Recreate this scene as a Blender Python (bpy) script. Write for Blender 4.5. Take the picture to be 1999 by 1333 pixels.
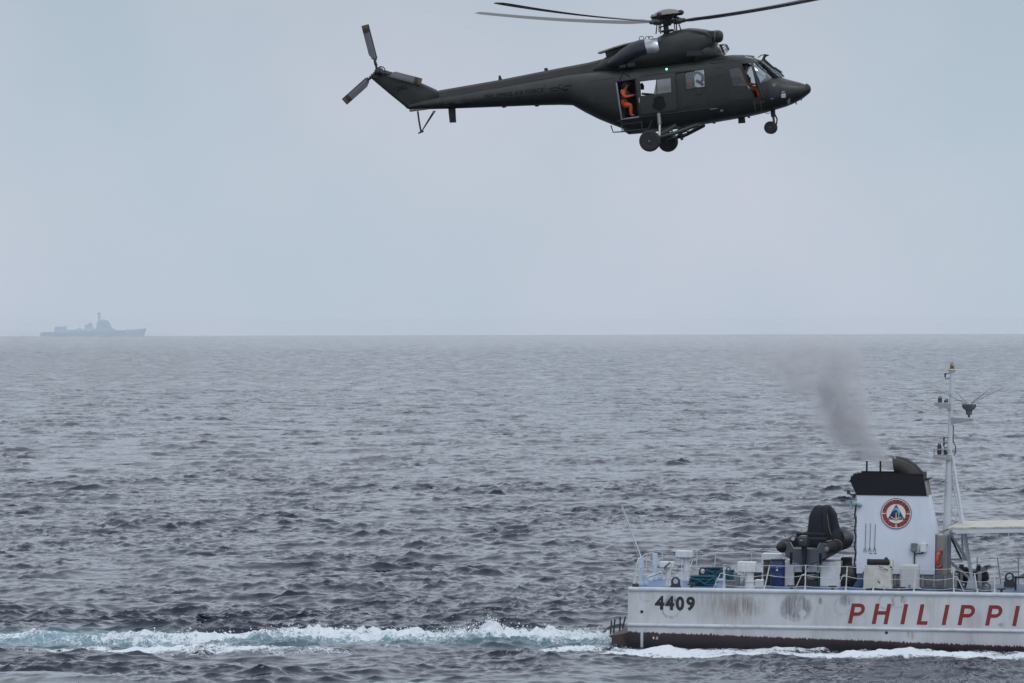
import bpy, bmesh, math, random
import numpy as np
from mathutils import Vector, Matrix, noise as mnoise

for o in list(bpy.data.objects):
    bpy.data.objects.remove(o)
SC = bpy.context.scene
COL = SC.collection
R = math.radians
random.seed(7)
RNG = np.random.default_rng(11)

# ------------------------------------------------------------------ camera
CAM_H = 12.6                # eye height above the water, metres
F_PX = 10000.0              # focal length in photograph pixels (180 mm lens)
cam_d = bpy.data.cameras.new('camera')
cam = bpy.data.objects.new('camera', cam_d)
COL.objects.link(cam)
cam_d.sensor_width = 36.0
cam_d.lens = 36.0 * F_PX / 1999.0
cam_d.clip_start = 1.0
cam_d.clip_end = 60000.0
cam.matrix_world = (Matrix.Translation((0, 0, CAM_H)) @ Matrix.Rotation(R(90) - 32.5 / F_PX, 4, 'X')
                    @ Matrix.Rotation(R(-0.14), 4, 'Z'))
SC.camera = cam
CAM_P = Vector((0, 0, CAM_H))
CAM_R = cam.matrix_world.to_3x3()

# ------------------------------------------------------------------ sky and sun
SUN_EL, SUN_AZ = R(52), R(148)      # azimuth from +Y (into the picture) clockwise: behind the camera, to the right
world = bpy.data.worlds.new('World')
SC.world = world
world.use_nodes = True
wn = world.node_tree
wn.nodes.clear()
w_out = wn.nodes.new('ShaderNodeOutputWorld')
sky = wn.nodes.new('ShaderNodeTexSky')
sky.sky_type = 'NISHITA'
sky.sun_disc = False
sky.sun_elevation = SUN_EL
sky.sun_rotation = SUN_AZ
bg1 = wn.nodes.new('ShaderNodeBackground')
bg1.inputs['Strength'].default_value = 0.05
wn.links.new(sky.outputs[0], bg1.inputs['Color'])
# thick even overcast: pale grey-blue, a little brighter overhead, with hardly visible soft cloud
tc = wn.nodes.new('ShaderNodeTexCoord')
sep = wn.nodes.new('ShaderNodeSeparateXYZ')
wn.links.new(tc.outputs['Generated'], sep.inputs[0])
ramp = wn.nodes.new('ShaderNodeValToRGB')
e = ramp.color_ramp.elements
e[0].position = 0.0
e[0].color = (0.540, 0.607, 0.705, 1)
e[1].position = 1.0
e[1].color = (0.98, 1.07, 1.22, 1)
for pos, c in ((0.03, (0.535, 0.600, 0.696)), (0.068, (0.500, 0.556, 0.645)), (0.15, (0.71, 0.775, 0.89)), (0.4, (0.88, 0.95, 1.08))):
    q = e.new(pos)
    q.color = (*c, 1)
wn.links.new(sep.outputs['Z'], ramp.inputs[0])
cn = wn.nodes.new('ShaderNodeTexNoise')
cn.inputs['Scale'].default_value = 17.0
cn.inputs['Detail'].default_value = 5.0
cn.inputs['Roughness'].default_value = 0.45
wn.links.new(tc.outputs['Generated'], cn.inputs['Vector'])
cramp = wn.nodes.new('ShaderNodeValToRGB')
cramp.color_ramp.elements[0].position = 0.30
cramp.color_ramp.elements[0].color = (0.89, 0.965, 0.97, 1)
cramp.color_ramp.elements[1].position = 0.70
cramp.color_ramp.elements[1].color = (1.07, 1.02, 1.03, 1)
wn.links.new(cn.outputs[0], cramp.inputs[0])
mulc = wn.nodes.new('ShaderNodeMix')
mulc.data_type = 'RGBA'
mulc.blend_type = 'MULTIPLY'
mulc.inputs[0].default_value = 1.0
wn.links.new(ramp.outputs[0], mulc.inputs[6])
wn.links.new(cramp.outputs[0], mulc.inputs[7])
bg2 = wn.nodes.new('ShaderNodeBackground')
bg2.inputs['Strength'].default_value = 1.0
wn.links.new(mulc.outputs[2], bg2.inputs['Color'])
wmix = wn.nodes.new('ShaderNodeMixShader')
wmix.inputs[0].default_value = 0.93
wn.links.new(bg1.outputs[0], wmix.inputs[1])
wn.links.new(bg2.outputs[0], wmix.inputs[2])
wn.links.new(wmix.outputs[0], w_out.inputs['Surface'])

sun_d = bpy.data.lights.new('sun', 'SUN')
sun_d.energy = 0.8
sun_d.angle = R(20)
sun_d.color = (1.0, 0.98, 0.95)
sun = bpy.data.objects.new('sun', sun_d)
COL.objects.link(sun)
sd = Vector((math.sin(SUN_AZ) * math.cos(SUN_EL), math.cos(SUN_AZ) * math.cos(SUN_EL), math.sin(SUN_EL)))
sun.rotation_euler = sd.to_track_quat('Z', 'Y').to_euler()

SC.view_settings.view_transform = 'Standard'
SC.view_settings.look = 'None'
SC.view_settings.gamma = 1.0
SC.view_settings.use_curve_mapping = False
SC.view_settings.exposure = 0.0
SC.cycles.use_denoising = True
SC.cycles.denoiser = 'OPENIMAGEDENOISE'
SC.cycles.volume_bounces = 2
SC.cycles.max_bounces = 10
SC.cycles.sample_clamp_indirect = 1.2
SC.cycles.transparent_max_bounces = 16
SC.cycles.volume_step_rate = 1.0
SC.cycles.volume_max_steps = 256

# ------------------------------------------------------------------ frames of reference
def ray(px, py):
    return (CAM_R @ Vector(((px - 999.5) / F_PX, -(py - 666.5) / F_PX, -1.0)))

class Frame:
    """A ship's or aircraft's own axes: x forward, y to the far side, z up."""
    def __init__(s, rot, anchor_local, px, py, depth):
        d = ray(px, py)
        w = CAM_P + d * (depth / d.y)
        s.M = Matrix.Translation(w - rot @ Vector(anchor_local)) @ rot.to_4x4()
        s.I = s.M.inverted()
        s.o = s.I @ CAM_P
    def y(s, px, py, yl):
        """point of the frame's plane y = yl that the photograph shows at px, py"""
        d = s.I.to_3x3() @ ray(px, py)
        return s.o + d * ((yl - s.o.y) / d.y)
    def z(s, px, py, zl):
        d = s.I.to_3x3() @ ray(px, py)
        return s.o + d * ((zl - s.o.z) / d.z)

SHIP = Frame((Matrix.Rotation(R(-8.0), 3, 'Z') @ Matrix.Rotation(R(0.6), 3, 'Y')), (0, -3.5, 2.3), 1226, 1148, 200.0)
HELI = Frame((Matrix.Rotation(R(-11.0), 3, 'Z') @ Matrix.Rotation(R(-6.9), 3, 'Y') @ Matrix.Rotation(R(1.2), 3, 'X')),
             (0, 0, 0), 1302, 178, 165.0)

# ------------------------------------------------------------------ things, parts, meshes
BASE = {}
def thing(name, label, cat, base=(0, 0, 0), frame=None, group=None, rot=None):
    o = bpy.data.objects.new(name, None)
    o.empty_display_size = 0.3
    COL.objects.link(o)
    M = frame.M if frame else Matrix.Identity(4)
    o.matrix_world = M @ Matrix.Translation(base) @ (rot.to_4x4() if rot else Matrix.Identity(4))
    BASE[o.name] = (Vector(base), rot.inverted() if rot else None)
    tag(o, label, cat, group)
    return o

def tag(o, label=None, cat=None, group=None, kind=None):
    for k, v in (('label', label), ('category', cat), ('group', group), ('kind', kind)):
        if v:
            o[k] = v
    return o

class MB:
    def __init__(s):
        s.v, s.f, s.m = [], [], []
        s.mi = 0
    def add(s, vs, fs):
        n = len(s.v)
        s.v += [tuple(p) for p in vs]
        s.f += [tuple(i + n for i in f) for f in fs]
        s.m += [s.mi] * len(fs)
        return s
    def box(s, lo, hi, tf=None):
        x0, y0, z0 = lo
        x1, y1, z1 = hi
        vs = [Vector(p) for p in ((x0, y0, z0), (x1, y0, z0), (x1, y1, z0), (x0, y1, z0), (x0, y0, z1), (x1, y0, z1), (x1, y1, z1), (x0, y1, z1))]
        if tf:
            vs = [tf @ p for p in vs]
        return s.add(vs, [(0, 3, 2, 1), (4, 5, 6, 7), (0, 1, 5, 4), (1, 2, 6, 5), (2, 3, 7, 6), (3, 0, 4, 7)])
    def prism(s, pts, y0, y1):
        """closed outline pts (x, z) carried from y0 to y1; y may be given per point as lists"""
        n = len(pts)
        a = y0 if isinstance(y0, (list, tuple)) else [y0] * n
        b = y1 if isinstance(y1, (list, tuple)) else [y1] * n
        vs = [(p[0], a[i], p[1]) for i, p in enumerate(pts)] + [(p[0], b[i], p[1]) for i, p in enumerate(pts)]
        fs = [tuple(range(n)), tuple(range(2 * n - 1, n - 1, -1))]
        fs += [(i, i + n, (i + 1) % n + n, (i + 1) % n) for i in range(n)]
        return s.add(vs, fs)
    def slab(s, pts3, off):
        """polygon of 3-D points thickened by the vector off"""
        n = len(pts3)
        off = Vector(off)
        vs = [Vector(p) for p in pts3] + [Vector(p) + off for p in pts3]
        fs = [tuple(range(n)), tuple(range(2 * n - 1, n - 1, -1))]
        fs += [(i, i + n, (i + 1) % n + n, (i + 1) % n) for i in range(n)]
        return s.add(vs, fs)
    def loft(s, rings, caps=True, closed=True):
        n = len(rings[0])
        vs = [p for r in rings for p in r]
        fs = []
        for k in range(len(rings) - 1):
            for i in range(n if closed else n - 1):
                j = (i + 1) % n
                fs.append((k * n + i, k * n + j, (k + 1) * n + j, (k + 1) * n + i))
        if caps:
            fs.append(tuple(range(n - 1, -1, -1)))
            fs.append(tuple((len(rings) - 1) * n + i for i in range(n)))
        return s.add(vs, fs)
    def tube(s, path, r, n=8, caps=True):
        path = [Vector(p) for p in path]
        rr = r if isinstance(r, (list, tuple)) else [r] * len(path)
        rings = []
        up = None
        for i, p in enumerate(path):
            a = path[max(i - 1, 0)]
            b = path[min(i + 1, len(path) - 1)]
            t = (b - a).normalized()
            if up is None:
                up = Vector((0, 0, 1)) if abs(t.z) < 0.9 else Vector((1, 0, 0))
            u = t.cross(up)
            if u.length < 1e-5:
                u = t.cross(Vector((0, 1, 0)))
            u.normalize()
            w = u.cross(t).normalized()
            up = w
            rings.append([p + (u * math.cos(2 * math.pi * k / n) + w * math.sin(2 * math.pi * k / n)) * rr[i] for k in range(n)])
        return s.loft(rings, caps)
    def lathe(s, prof, c, axis='Z', n=20):
        """prof: (r, h) pairs about an axis through c"""
        rings = []
        c = Vector(c)
        if isinstance(axis, str):
            ax = {'X': Vector((1, 0, 0)), 'Y': Vector((0, 1, 0)), 'Z': Vector((0, 0, 1))}[axis]
        else:
            ax = Vector(axis).normalized()
        u = ax.orthogonal().normalized()
        w = ax.cross(u)
        for r_, h in prof:
            rings.append([c + ax * h + (u * math.cos(2 * math.pi * k / n) + w * math.sin(2 * math.pi * k / n)) * max(r_, 1e-4) for k in range(n)])
        return s.loft(rings)
    def ball(s, c, r, n=12, sc=(1, 1, 1)):
        prof = []
        rings = []
        c = Vector(c)
        for i in range(n // 2 + 1):
            t = math.pi * i / (n // 2)
            rings.append([c + Vector((max(math.sin(t), 1e-3) * math.cos(2 * math.pi * k / n) * r * sc[0],
                                      max(math.sin(t), 1e-3) * math.sin(2 * math.pi * k / n) * r * sc[1], -math.cos(t) * r * sc[2])) for k in range(n)])
        return s.loft(rings)
    def torus(s, c, R_, r_, axis, n=24, m=10):
        c = Vector(c)
        ax = Vector(axis).normalized()
        u = ax.orthogonal().normalized()
        w = ax.cross(u)
        vs, fs = [], []
        for i in range(n):
            a = 2 * math.pi * i / n
            d = u * math.cos(a) + w * math.sin(a)
            for j in range(m):
                b = 2 * math.pi * j / m
                vs.append(c + d * (R_ + r_ * math.cos(b)) + ax * (r_ * math.sin(b)))
        for i in range(n):
            for j in range(m):
                fs.append((i * m + j, ((i + 1) % n) * m + j, ((i + 1) % n) * m + (j + 1) % m, i * m + (j + 1) % m))
        return s.add(vs, fs)
    def build(s, name, mat, parent=None, smooth=40, bevel=0.0, base=None):
        me = bpy.data.meshes.new(name)
        b, ri = BASE.get(parent.name, (Vector((0, 0, 0)), None)) if parent is not None else (Vector(base or (0, 0, 0)), None)
        vs = [Vector(p) - b for p in s.v]
        if ri is not None:
            vs = [ri @ p for p in vs]
        me.from_pydata([tuple(p) for p in vs], [], s.f)
        mats = mat if isinstance(mat, (list, tuple)) else [mat]
        for m_ in mats:
            me.materials.append(m_)
        if len(mats) > 1:
            me.polygons.foreach_set('material_index', s.m)
        me.update()
        bm = bmesh.new()
        bm.from_mesh(me)
        bmesh.ops.recalc_face_normals(bm, faces=bm.faces)
        bm.to_mesh(me)
        bm.free()
        if smooth:
            me.shade_smooth()
            me.set_sharp_from_angle(angle=R(smooth))
        o = bpy.data.objects.new(name, me)
        COL.objects.link(o)
        if parent is not None:
            o.parent = parent
            BASE[o.name] = (b, ri)
        if bevel:
            md = o.modifiers.new('bevel', 'BEVEL')
            md.width = bevel
            md.segments = 2
            md.limit_method = 'ANGLE'
        return o

def mesh_from_text(body, bold=0.0, shear=0.0, extrude=0.004):
    cu = bpy.data.curves.new('text', 'FONT')
    cu.body = body
    cu.size = 1.0
    cu.offset = bold
    cu.shear = shear
    cu.extrude = extrude
    cu.resolution_u = 3
    ob = bpy.data.objects.new('text', cu)
    COL.objects.link(ob)
    dg = bpy.context.evaluated_depsgraph_get()
    me = bpy.data.meshes.new_from_object(ob.evaluated_get(dg))
    vs = [v.co.copy() for v in me.vertices]
    fs = [tuple(p.vertices) for p in me.polygons]
    bpy.data.objects.remove(ob)
    bpy.data.meshes.remove(me)
    bpy.data.curves.remove(cu)
    return vs, fs

def text_part(name, body, mat, parent, origin, ux, uz, thick, height, width=None, bold=0.0, shear=0.0):
    """flat lettering: lower-left corner at origin, ux along the line, uz up; fitted to height and width"""
    vs, fs = mesh_from_text(body, bold, shear, 0.5)
    x0 = min(v.x for v in vs); x1 = max(v.x for v in vs)
    y0 = min(v.y for v in vs); y1 = max(v.y for v in vs)
    sy = height / (y1 - y0)
    sx = (width / (x1 - x0)) if width else sy
    ux = Vector(ux).normalized(); uz = Vector(uz).normalized()
    nrm = ux.cross(uz)
    b = MB()
    b.add([Vector(origin) + ux * ((v.x - x0) * sx) + uz * ((v.y - y0) * sy) + nrm * (v.z * thick) for v in vs], fs)
    return b.build(name, mat, parent, smooth=0)

# ------------------------------------------------------------------ materials
def nd(nt, kind, **kw):
    n = nt.nodes.new(kind)
    for k, v in kw.items():
        if k in n.inputs:
            n.inputs[k].default_value = v
        else:
            setattr(n, k, v)
    return n

def mat(name, col, rough=0.5, metal=0.0, var=0.12, scale=3.0, bump=0.0, bscale=20.0, streak=0.0, dirt=None, dirt_amt=0.0, spec=0.5):
    """painted or plain surface: base colour with uneven tone, optional dirt patches, vertical streaks and relief"""
    m = bpy.data.materials.new(name)
    m.use_nodes = True
    nt = m.node_tree
    bs = nt.nodes['Principled BSDF']
    bs.inputs['Roughness'].default_value = rough
    bs.inputs['Metallic'].default_value = metal
    bs.inputs['Specular IOR Level'].default_value = spec
    co = nd(nt, 'ShaderNodeTexCoord')
    n1 = nd(nt, 'ShaderNodeTexNoise', Scale=scale, Detail=6.0, Roughness=0.6)
    mp = nd(nt, 'ShaderNodeMapping')
    mp.inputs['Scale'].default_value = (1, 1, 1.0 - 0.85 * streak)
    nt.links.new(co.outputs['Object'], mp.inputs[0])
    nt.links.new(mp.outputs[0], n1.inputs['Vector'])
    mr = nd(nt, 'ShaderNodeMapRange')
    mr.inputs['From Min'].default_value = 0.3
    mr.inputs['From Max'].default_value = 0.7
    mr.inputs['To Min'].default_value = 1.0 - var
    mr.inputs['To Max'].default_value = 1.0 + var
    nt.links.new(n1.outputs[0], mr.inputs[0])
    mx = nd(nt, 'ShaderNodeVectorMath', operation='SCALE')
    mx.inputs[0].default_value = col
    nt.links.new(mr.outputs[0], mx.inputs['Scale'])
    out = mx.outputs[0]
    if dirt:
        n2 = nd(nt, 'ShaderNodeTexNoise', Scale=scale * 0.6, Detail=8.0, Roughness=0.7)
        mp2 = nd(nt, 'ShaderNodeMapping')
        mp2.inputs['Scale'].default_value = (1.6, 1.6, 0.35 if streak else 1.2)
        mp2.inputs['Location'].default_value = (3.1, 5.2, 1.7)
        nt.links.new(co.outputs['Object'], mp2.inputs[0])
        nt.links.new(mp2.outputs[0], n2.inputs['Vector'])
        dr = nd(nt, 'ShaderNodeMapRange')
        dr.inputs['From Min'].default_value = 0.52
        dr.inputs['From Max'].default_value = 0.75
        dr.inputs['To Max'].default_value = dirt_amt
        nt.links.new(n2.outputs[0], dr.inputs[0])
        dm = nd(nt, 'ShaderNodeMix', data_type='RGBA')
        dm.inputs[7].default_value = (*dirt, 1)
        nt.links.new(dr.outputs[0], dm.inputs[0])
        nt.links.new(out, dm.inputs[6])
        out = dm.outputs[2]
    nt.links.new(out, bs.inputs['Base Color'])
    rr = nd(nt, 'ShaderNodeMapRange')
    rr.inputs['To Min'].default_value = max(rough - 0.12, 0.03)
    rr.inputs['To Max'].default_value = min(rough + 0.12, 1)
    nt.links.new(n1.outputs[0], rr.inputs[0])
    nt.links.new(rr.outputs[0], bs.inputs['Roughness'])
    if bump:
        n3 = nd(nt, 'ShaderNodeTexNoise', Scale=bscale, Detail=4.0)
        nt.links.new(co.outputs['Object'], n3.inputs['Vector'])
        bp = nd(nt, 'ShaderNodeBump', Strength=bump, Distance=0.05)
        nt.links.new(n3.outputs[0], bp.inputs['Height'])
        nt.links.new(bp.outputs[0], bs.inputs['Normal'])
    return m

def glass(name, tint, refl=0.12, alpha=0.75):
    """thin window: mostly clear with a dark tint, and a reflection that grows at glancing angles"""
    m = bpy.data.materials.new(name)
    m.use_nodes = True
    nt = m.node_tree
    nt.nodes.clear()
    out = nd(nt, 'ShaderNodeOutputMaterial')
    tr = nd(nt, 'ShaderNodeBsdfTransparent')
    tr.inputs[0].default_value = (*[c * alpha for c in tint], 1)
    gl = nd(nt, 'ShaderNodeBsdfGlossy', Roughness=0.03)
    fr = nd(nt, 'ShaderNodeFresnel', IOR=1.5)
    ad = nd(nt, 'ShaderNodeMath', operation='ADD')
    ad.inputs[1].default_value = refl - 0.04
    nt.links.new(fr.outputs[0], ad.inputs[0])
    mx = nd(nt, 'ShaderNodeMixShader')
    nt.links.new(ad.outputs[0], mx.inputs[0])
    nt.links.new(tr.outputs[0], mx.inputs[1])
    nt.links.new(gl.outputs[0], mx.inputs[2])
    nt.links.new(mx.outputs[0], out.inputs[0])
    return m
# ------------------------------------------------------------------ the sea
EARTH_R = 6.371e6

def ocean_tile(N, L, wind, wdir, lmin, lmax, spread, seed, rms, slope):
    """heights and sideways shift of a periodic patch of wind sea (spectrum summed by FFT)"""
    rng = np.random.default_rng(seed)
    k1 = np.fft.fftfreq(N, d=L / N) * 2 * np.pi
    kx, ky = np.meshgrid(k1, k1)
    k = np.sqrt(kx ** 2 + ky ** 2)
    k[0, 0] = 1e-6
    Lw = wind ** 2 / 9.81
    P = np.exp(-1.0 / (k * Lw) ** 2) / k ** slope
    c = (kx * math.cos(wdir) + ky * math.sin(wdir)) / k
    P *= (0.05 + np.abs(c) ** spread)
    P[(k > 2 * np.pi / lmin) | (k < 2 * np.pi / lmax)] = 0
    P[0, 0] = 0
    h = np.sqrt(P) * (rng.normal(size=(N, N)) + 1j * rng.normal(size=(N, N)))
    z = np.real(np.fft.ifft2(h))
    s = rms / z.std()
    dx = np.real(np.fft.ifft2(1j * kx / k * h)) * s
    dy = np.real(np.fft.ifft2(1j * ky / k * h)) * s
    return (z * s).astype(np.float32), dx.astype(np.float32), dy.astype(np.float32)

def sample(tile, L, x, y):
    N = tile.shape[0]
    u = (x / L * N) % N
    v = (y / L * N) % N
    i = np.floor(u).astype(np.int32); j = np.floor(v).astype(np.int32)
    a = (u - i).astype(np.float32); b = (v - j).astype(np.float32)
    i %= N; j %= N
    i1 = (i + 1) % N; j1 = (j + 1) % N
    return (tile[j, i] * (1 - a) + tile[j, i1] * a) * (1 - b) + (tile[j1, i] * (1 - a) + tile[j1, i1] * a) * b

def vnoise(x, y, seed=0):
    """smooth value noise on arrays, -1..1"""
    rng = np.random.default_rng(seed)
    T = rng.random((256, 256)).astype(np.float32) * 2 - 1
    i = np.floor(x).astype(np.int64); j = np.floor(y).astype(np.int64)
    a = x - i; b = y - j
    a = a * a * (3 - 2 * a); b = b * b * (3 - 2 * b)
    g = lambda p, q: T[q & 255, p & 255]
    return (g(i, j) * (1 - a) + g(i + 1, j) * a) * (1 - b) + (g(i, j + 1) * (1 - a) + g(i + 1, j + 1) * a) * b

WDIR = R(-68)
T1 = ocean_tile(1024, 127.0, 3.3, WDIR, 0.55, 16.0, 2.5, 3, 0.086, 3.4)
T2 = ocean_tile(1024, 43.0, 7.0, WDIR + 0.25, 0.20, 1.6, 1.5, 5, 0.0255, 3.1)
T3 = ocean_tile(512, 331.0, 6.0, WDIR - 0.3, 5.0, 50.0, 2.0, 8, 0.13, 3.6)
CH1, CH2 = 1.3, 1.05

def sstep(a, b, x):
    t = np.clip((x - a) / (b - a), 0, 1)
    return t * t * (3 - 2 * t)

SHM = SHIP.I
def wake_fields(x, y):
    """foam cover, aerated-water tint and extra height from the ship's passage, in world x, y"""
    xs = SHM[0][0] * x + SHM[0][1] * y + SHM[0][3]
    ys = SHM[1][0] * x + SHM[1][1] * y + SHM[1][3]
    s = -xs                                                  # metres aft of the stern
    n1 = vnoise(xs * 0.55 + 7, ys * 0.55, 21)
    n2 = vnoise(xs * 1.7, ys * 1.7 + 3, 22)
    n3 = vnoise(xs * 4.5, ys * 4.5, 23)
    n0 = vnoise(xs * 0.16 + 11, ys * 0.22, 24)
    n4 = vnoise(xs * 10.0, ys * 9.0, 25)
    # churned screw race straight aft
    wid = 2.3 + 0.035 * np.clip(s, 0, 80)
    c = np.exp(-(ys / wid) ** 2 * 1.1)
    aft = sstep(-0.3, 0.9, s)
    race = c * aft * (0.49 + 0.44 * np.exp(-np.clip(s, 0, 200) / 26.0)) * (0.84 + 0.34 * n1 + 0.20 * n0 + 0.12 * n2)
    # flatter foam on the near side of the race, breaking up
    near = np.exp(-((ys + 4.6 + 0.10 * np.clip(s, 0, 80)) / (2.6 + 0.03 * np.clip(s, 0, 80))) ** 2) * sstep(-2.0, 1.5, s)
    near = near * (0.57 + 0.34 * n0 + 0.30 * n1) * (0.72 + 0.4 * np.exp(-np.clip(s, 0, 200) / 50.0))
    # wash along the hull side
    on = sstep(-1.5, 0.5, xs)
    side = on * sstep(-11.0 + 1.8 * n0, -7.4 + 1.4 * n1, ys) * sstep(0.4, -0.4, ys + 3.4)
    d = -(ys + 3.5)
    side = side * (0.79 + 0.20 * np.exp(-((d - 3.2) / 2.2) ** 2) + 0.34 * n1 + 0.26 * n0 + 0.14 * n2 - 0.22 * np.exp(-(d / 0.7) ** 2))
    foam = np.clip(np.maximum(np.maximum(race, near), side) + 0.06 * n2, 0, 1.2)
    aer = np.clip(c * aft * (0.35 + 0.65 * np.exp(-np.clip(s - 4, 0, 100) / 60)) , 0, 1)
    # height of the race
    amp = 0.48 * sstep(0.2, 1.8, s) * np.exp(-np.clip(s - 7, 0, 80) / 15.0) + 0.40 * np.exp(-((s - 6.3) / 1.5) ** 2) + 0.16 * np.exp(-((s - 14) / 2.0) ** 2)
    lump = 0.55 + 0.45 * n1 + 0.35 * n2 + 0.22 * n3 + 0.10 * n4
    h = amp * c * lump
    h = h + 0.05 * np.clip(foam, 0, 1) * (n2 + 0.7 * n3 + 0.4 * n4)
    h = h + side * (0.13 * n1 + 0.05 * n2)
    prox = sstep(-24.0, -11.0, ys) * sstep(14.0, 5.0, ys) * sstep(-30.0, -6.0, xs) * sstep(46.0, 40.0, xs)
    calm = 1.0 - 0.35 * np.clip(foam, 0, 1) * 0.8 - 0.45 * sstep(-14.0, -6.0, ys) * sstep(3.0, 0.0, ys) * sstep(-3.0, 2.0, xs)
    return foam.astype(np.float32), aer.astype(np.float32), h.astype(np.float32), calm.astype(np.float32), prox.astype(np.float32)

def sea_points(X, Y):
    foam, aer, hw, calm, prox = wake_fields(X, Y)
    z1 = sample(T1[0], 127.0, X, Y); dx1 = sample(T1[1], 127.0, X, Y); dy1 = sample(T1[2], 127.0, X, Y)
    c2, s2 = math.cos(0.4), math.sin(0.4)
    U, V = X * c2 + Y * s2, -X * s2 + Y * c2
    z2 = sample(T2[0], 43.0, U, V); dx2 = sample(T2[1], 43.0, U, V); dy2 = sample(T2[2], 43.0, U, V)
    gust = np.clip(0.92 + 0.42 * vnoise(X / 17.0, Y / 33.0, 41) + 0.72 * vnoise(X / 4.2, Y / 7.5, 43), 0.26, 1.7)
    g1 = np.clip(1.0 + 0.55 * vnoise(X / 8.0, Y / 15.0, 45), 0.5, 1.6)
    z3 = sample(T3[0], 331.0, X, Y)
    Z = z3 * (1 - 0.75 * prox) + z1 * calm * g1 + z2 * calm * gust + hw - (X ** 2 + Y ** 2) / (2 * EARTH_R)
    px = X + CH1 * dx1 * calm * g1 + CH2 * np.minimum(gust, 1.25) * (dx2 * c2 - dy2 * s2)
    py = Y + CH1 * dy1 * calm * g1 + CH2 * np.minimum(gust, 1.25) * (dx2 * s2 + dy2 * c2)
    return np.stack([px, py, Z], -1).reshape(-1, 3).astype(np.float32), foam, aer

def build_sea():
    # three bands of rows by distance from the photographer's ship, each as fine as its distance asks
    def span(a, b, f):
        out = [a]
        while out[-1] < b:
            out.append(out[-1] + f(out[-1]))
        out[-1] = b
        return out
    rows1 = list(np.geomspace(40, 160, 30)[:-1]) + span(160, 178, lambda y: 0.5)[:-1] + span(178, 230, lambda y: 0.12)
    rows2 = span(230, 420, lambda y: 0.185 + (y - 230) * 0.0007)
    rows3 = span(420, 1000, lambda y: 0.45 + (y - 420) * 0.0014)
    rows4 = span(1000, 13500, lambda y: 3.0 if y < 2500 else 3.0 + (y - 2500) * 0.010) + list(np.linspace(13700, 17000, 8))
    side = 0.112 * (1 + np.geomspace(0.008, 18, 36))
    cos, qs, fos, aes = [], [], [], []
    nv = 0
    for rows, ncol, extra in ((rows1, 700, True), (rows2, 590, True), (rows3, 410, True), (rows4, 250, True)):
        rows = np.array(rows)
        tm = np.linspace(-0.112, 0.112, ncol)
        t = np.concatenate([-side[::-1], tm, side])
        Y, Tt = np.meshgrid(rows, t, indexing='ij')
        X = Y * Tt
        co, foam, aer = sea_points(X, Y)
        nr, nc = X.shape
        idx = np.arange(nr * nc).reshape(nr, nc) + nv
        qs.append(np.stack([idx[:-1, :-1], idx[:-1, 1:], idx[1:, 1:], idx[1:, :-1]], -1).reshape(-1, 4))
        cos.append(co); fos.append(foam.ravel()); aes.append(aer.ravel())
        nv += nr * nc
    co = np.concatenate(cos); q = np.concatenate(qs); foam = np.concatenate(fos); aer = np.concatenate(aes)
    # open water behind and beside, coarse
    me = bpy.data.meshes.new('water')
    me.vertices.add(nv)
    me.vertices.foreach_set('co', co.ravel())
    nq = len(q)
    me.loops.add(nq * 4)
    me.loops.foreach_set('vertex_index', q.ravel().astype(np.int32))
    me.polygons.add(nq)
    me.polygons.foreach_set('loop_start', np.arange(nq, dtype=np.int32) * 4)
    me.polygons.foreach_set('loop_total', np.full(nq, 4, np.int32))
    me.update(calc_edges=True)
    me.shade_smooth()
    for nm, a in (('foam', foam), ('aerated', aer)):
        at = me.attributes.new(nm, 'FLOAT', 'POINT')
        at.data.foreach_set('value', a.ravel().astype(np.float32))
    o = bpy.data.objects.new('water', me)
    COL.objects.link(o)
    tag(o, 'choppy grey sea with a white wake running across it', None, None, 'structure')
    me.materials.append(sea_material())
    return o

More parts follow.
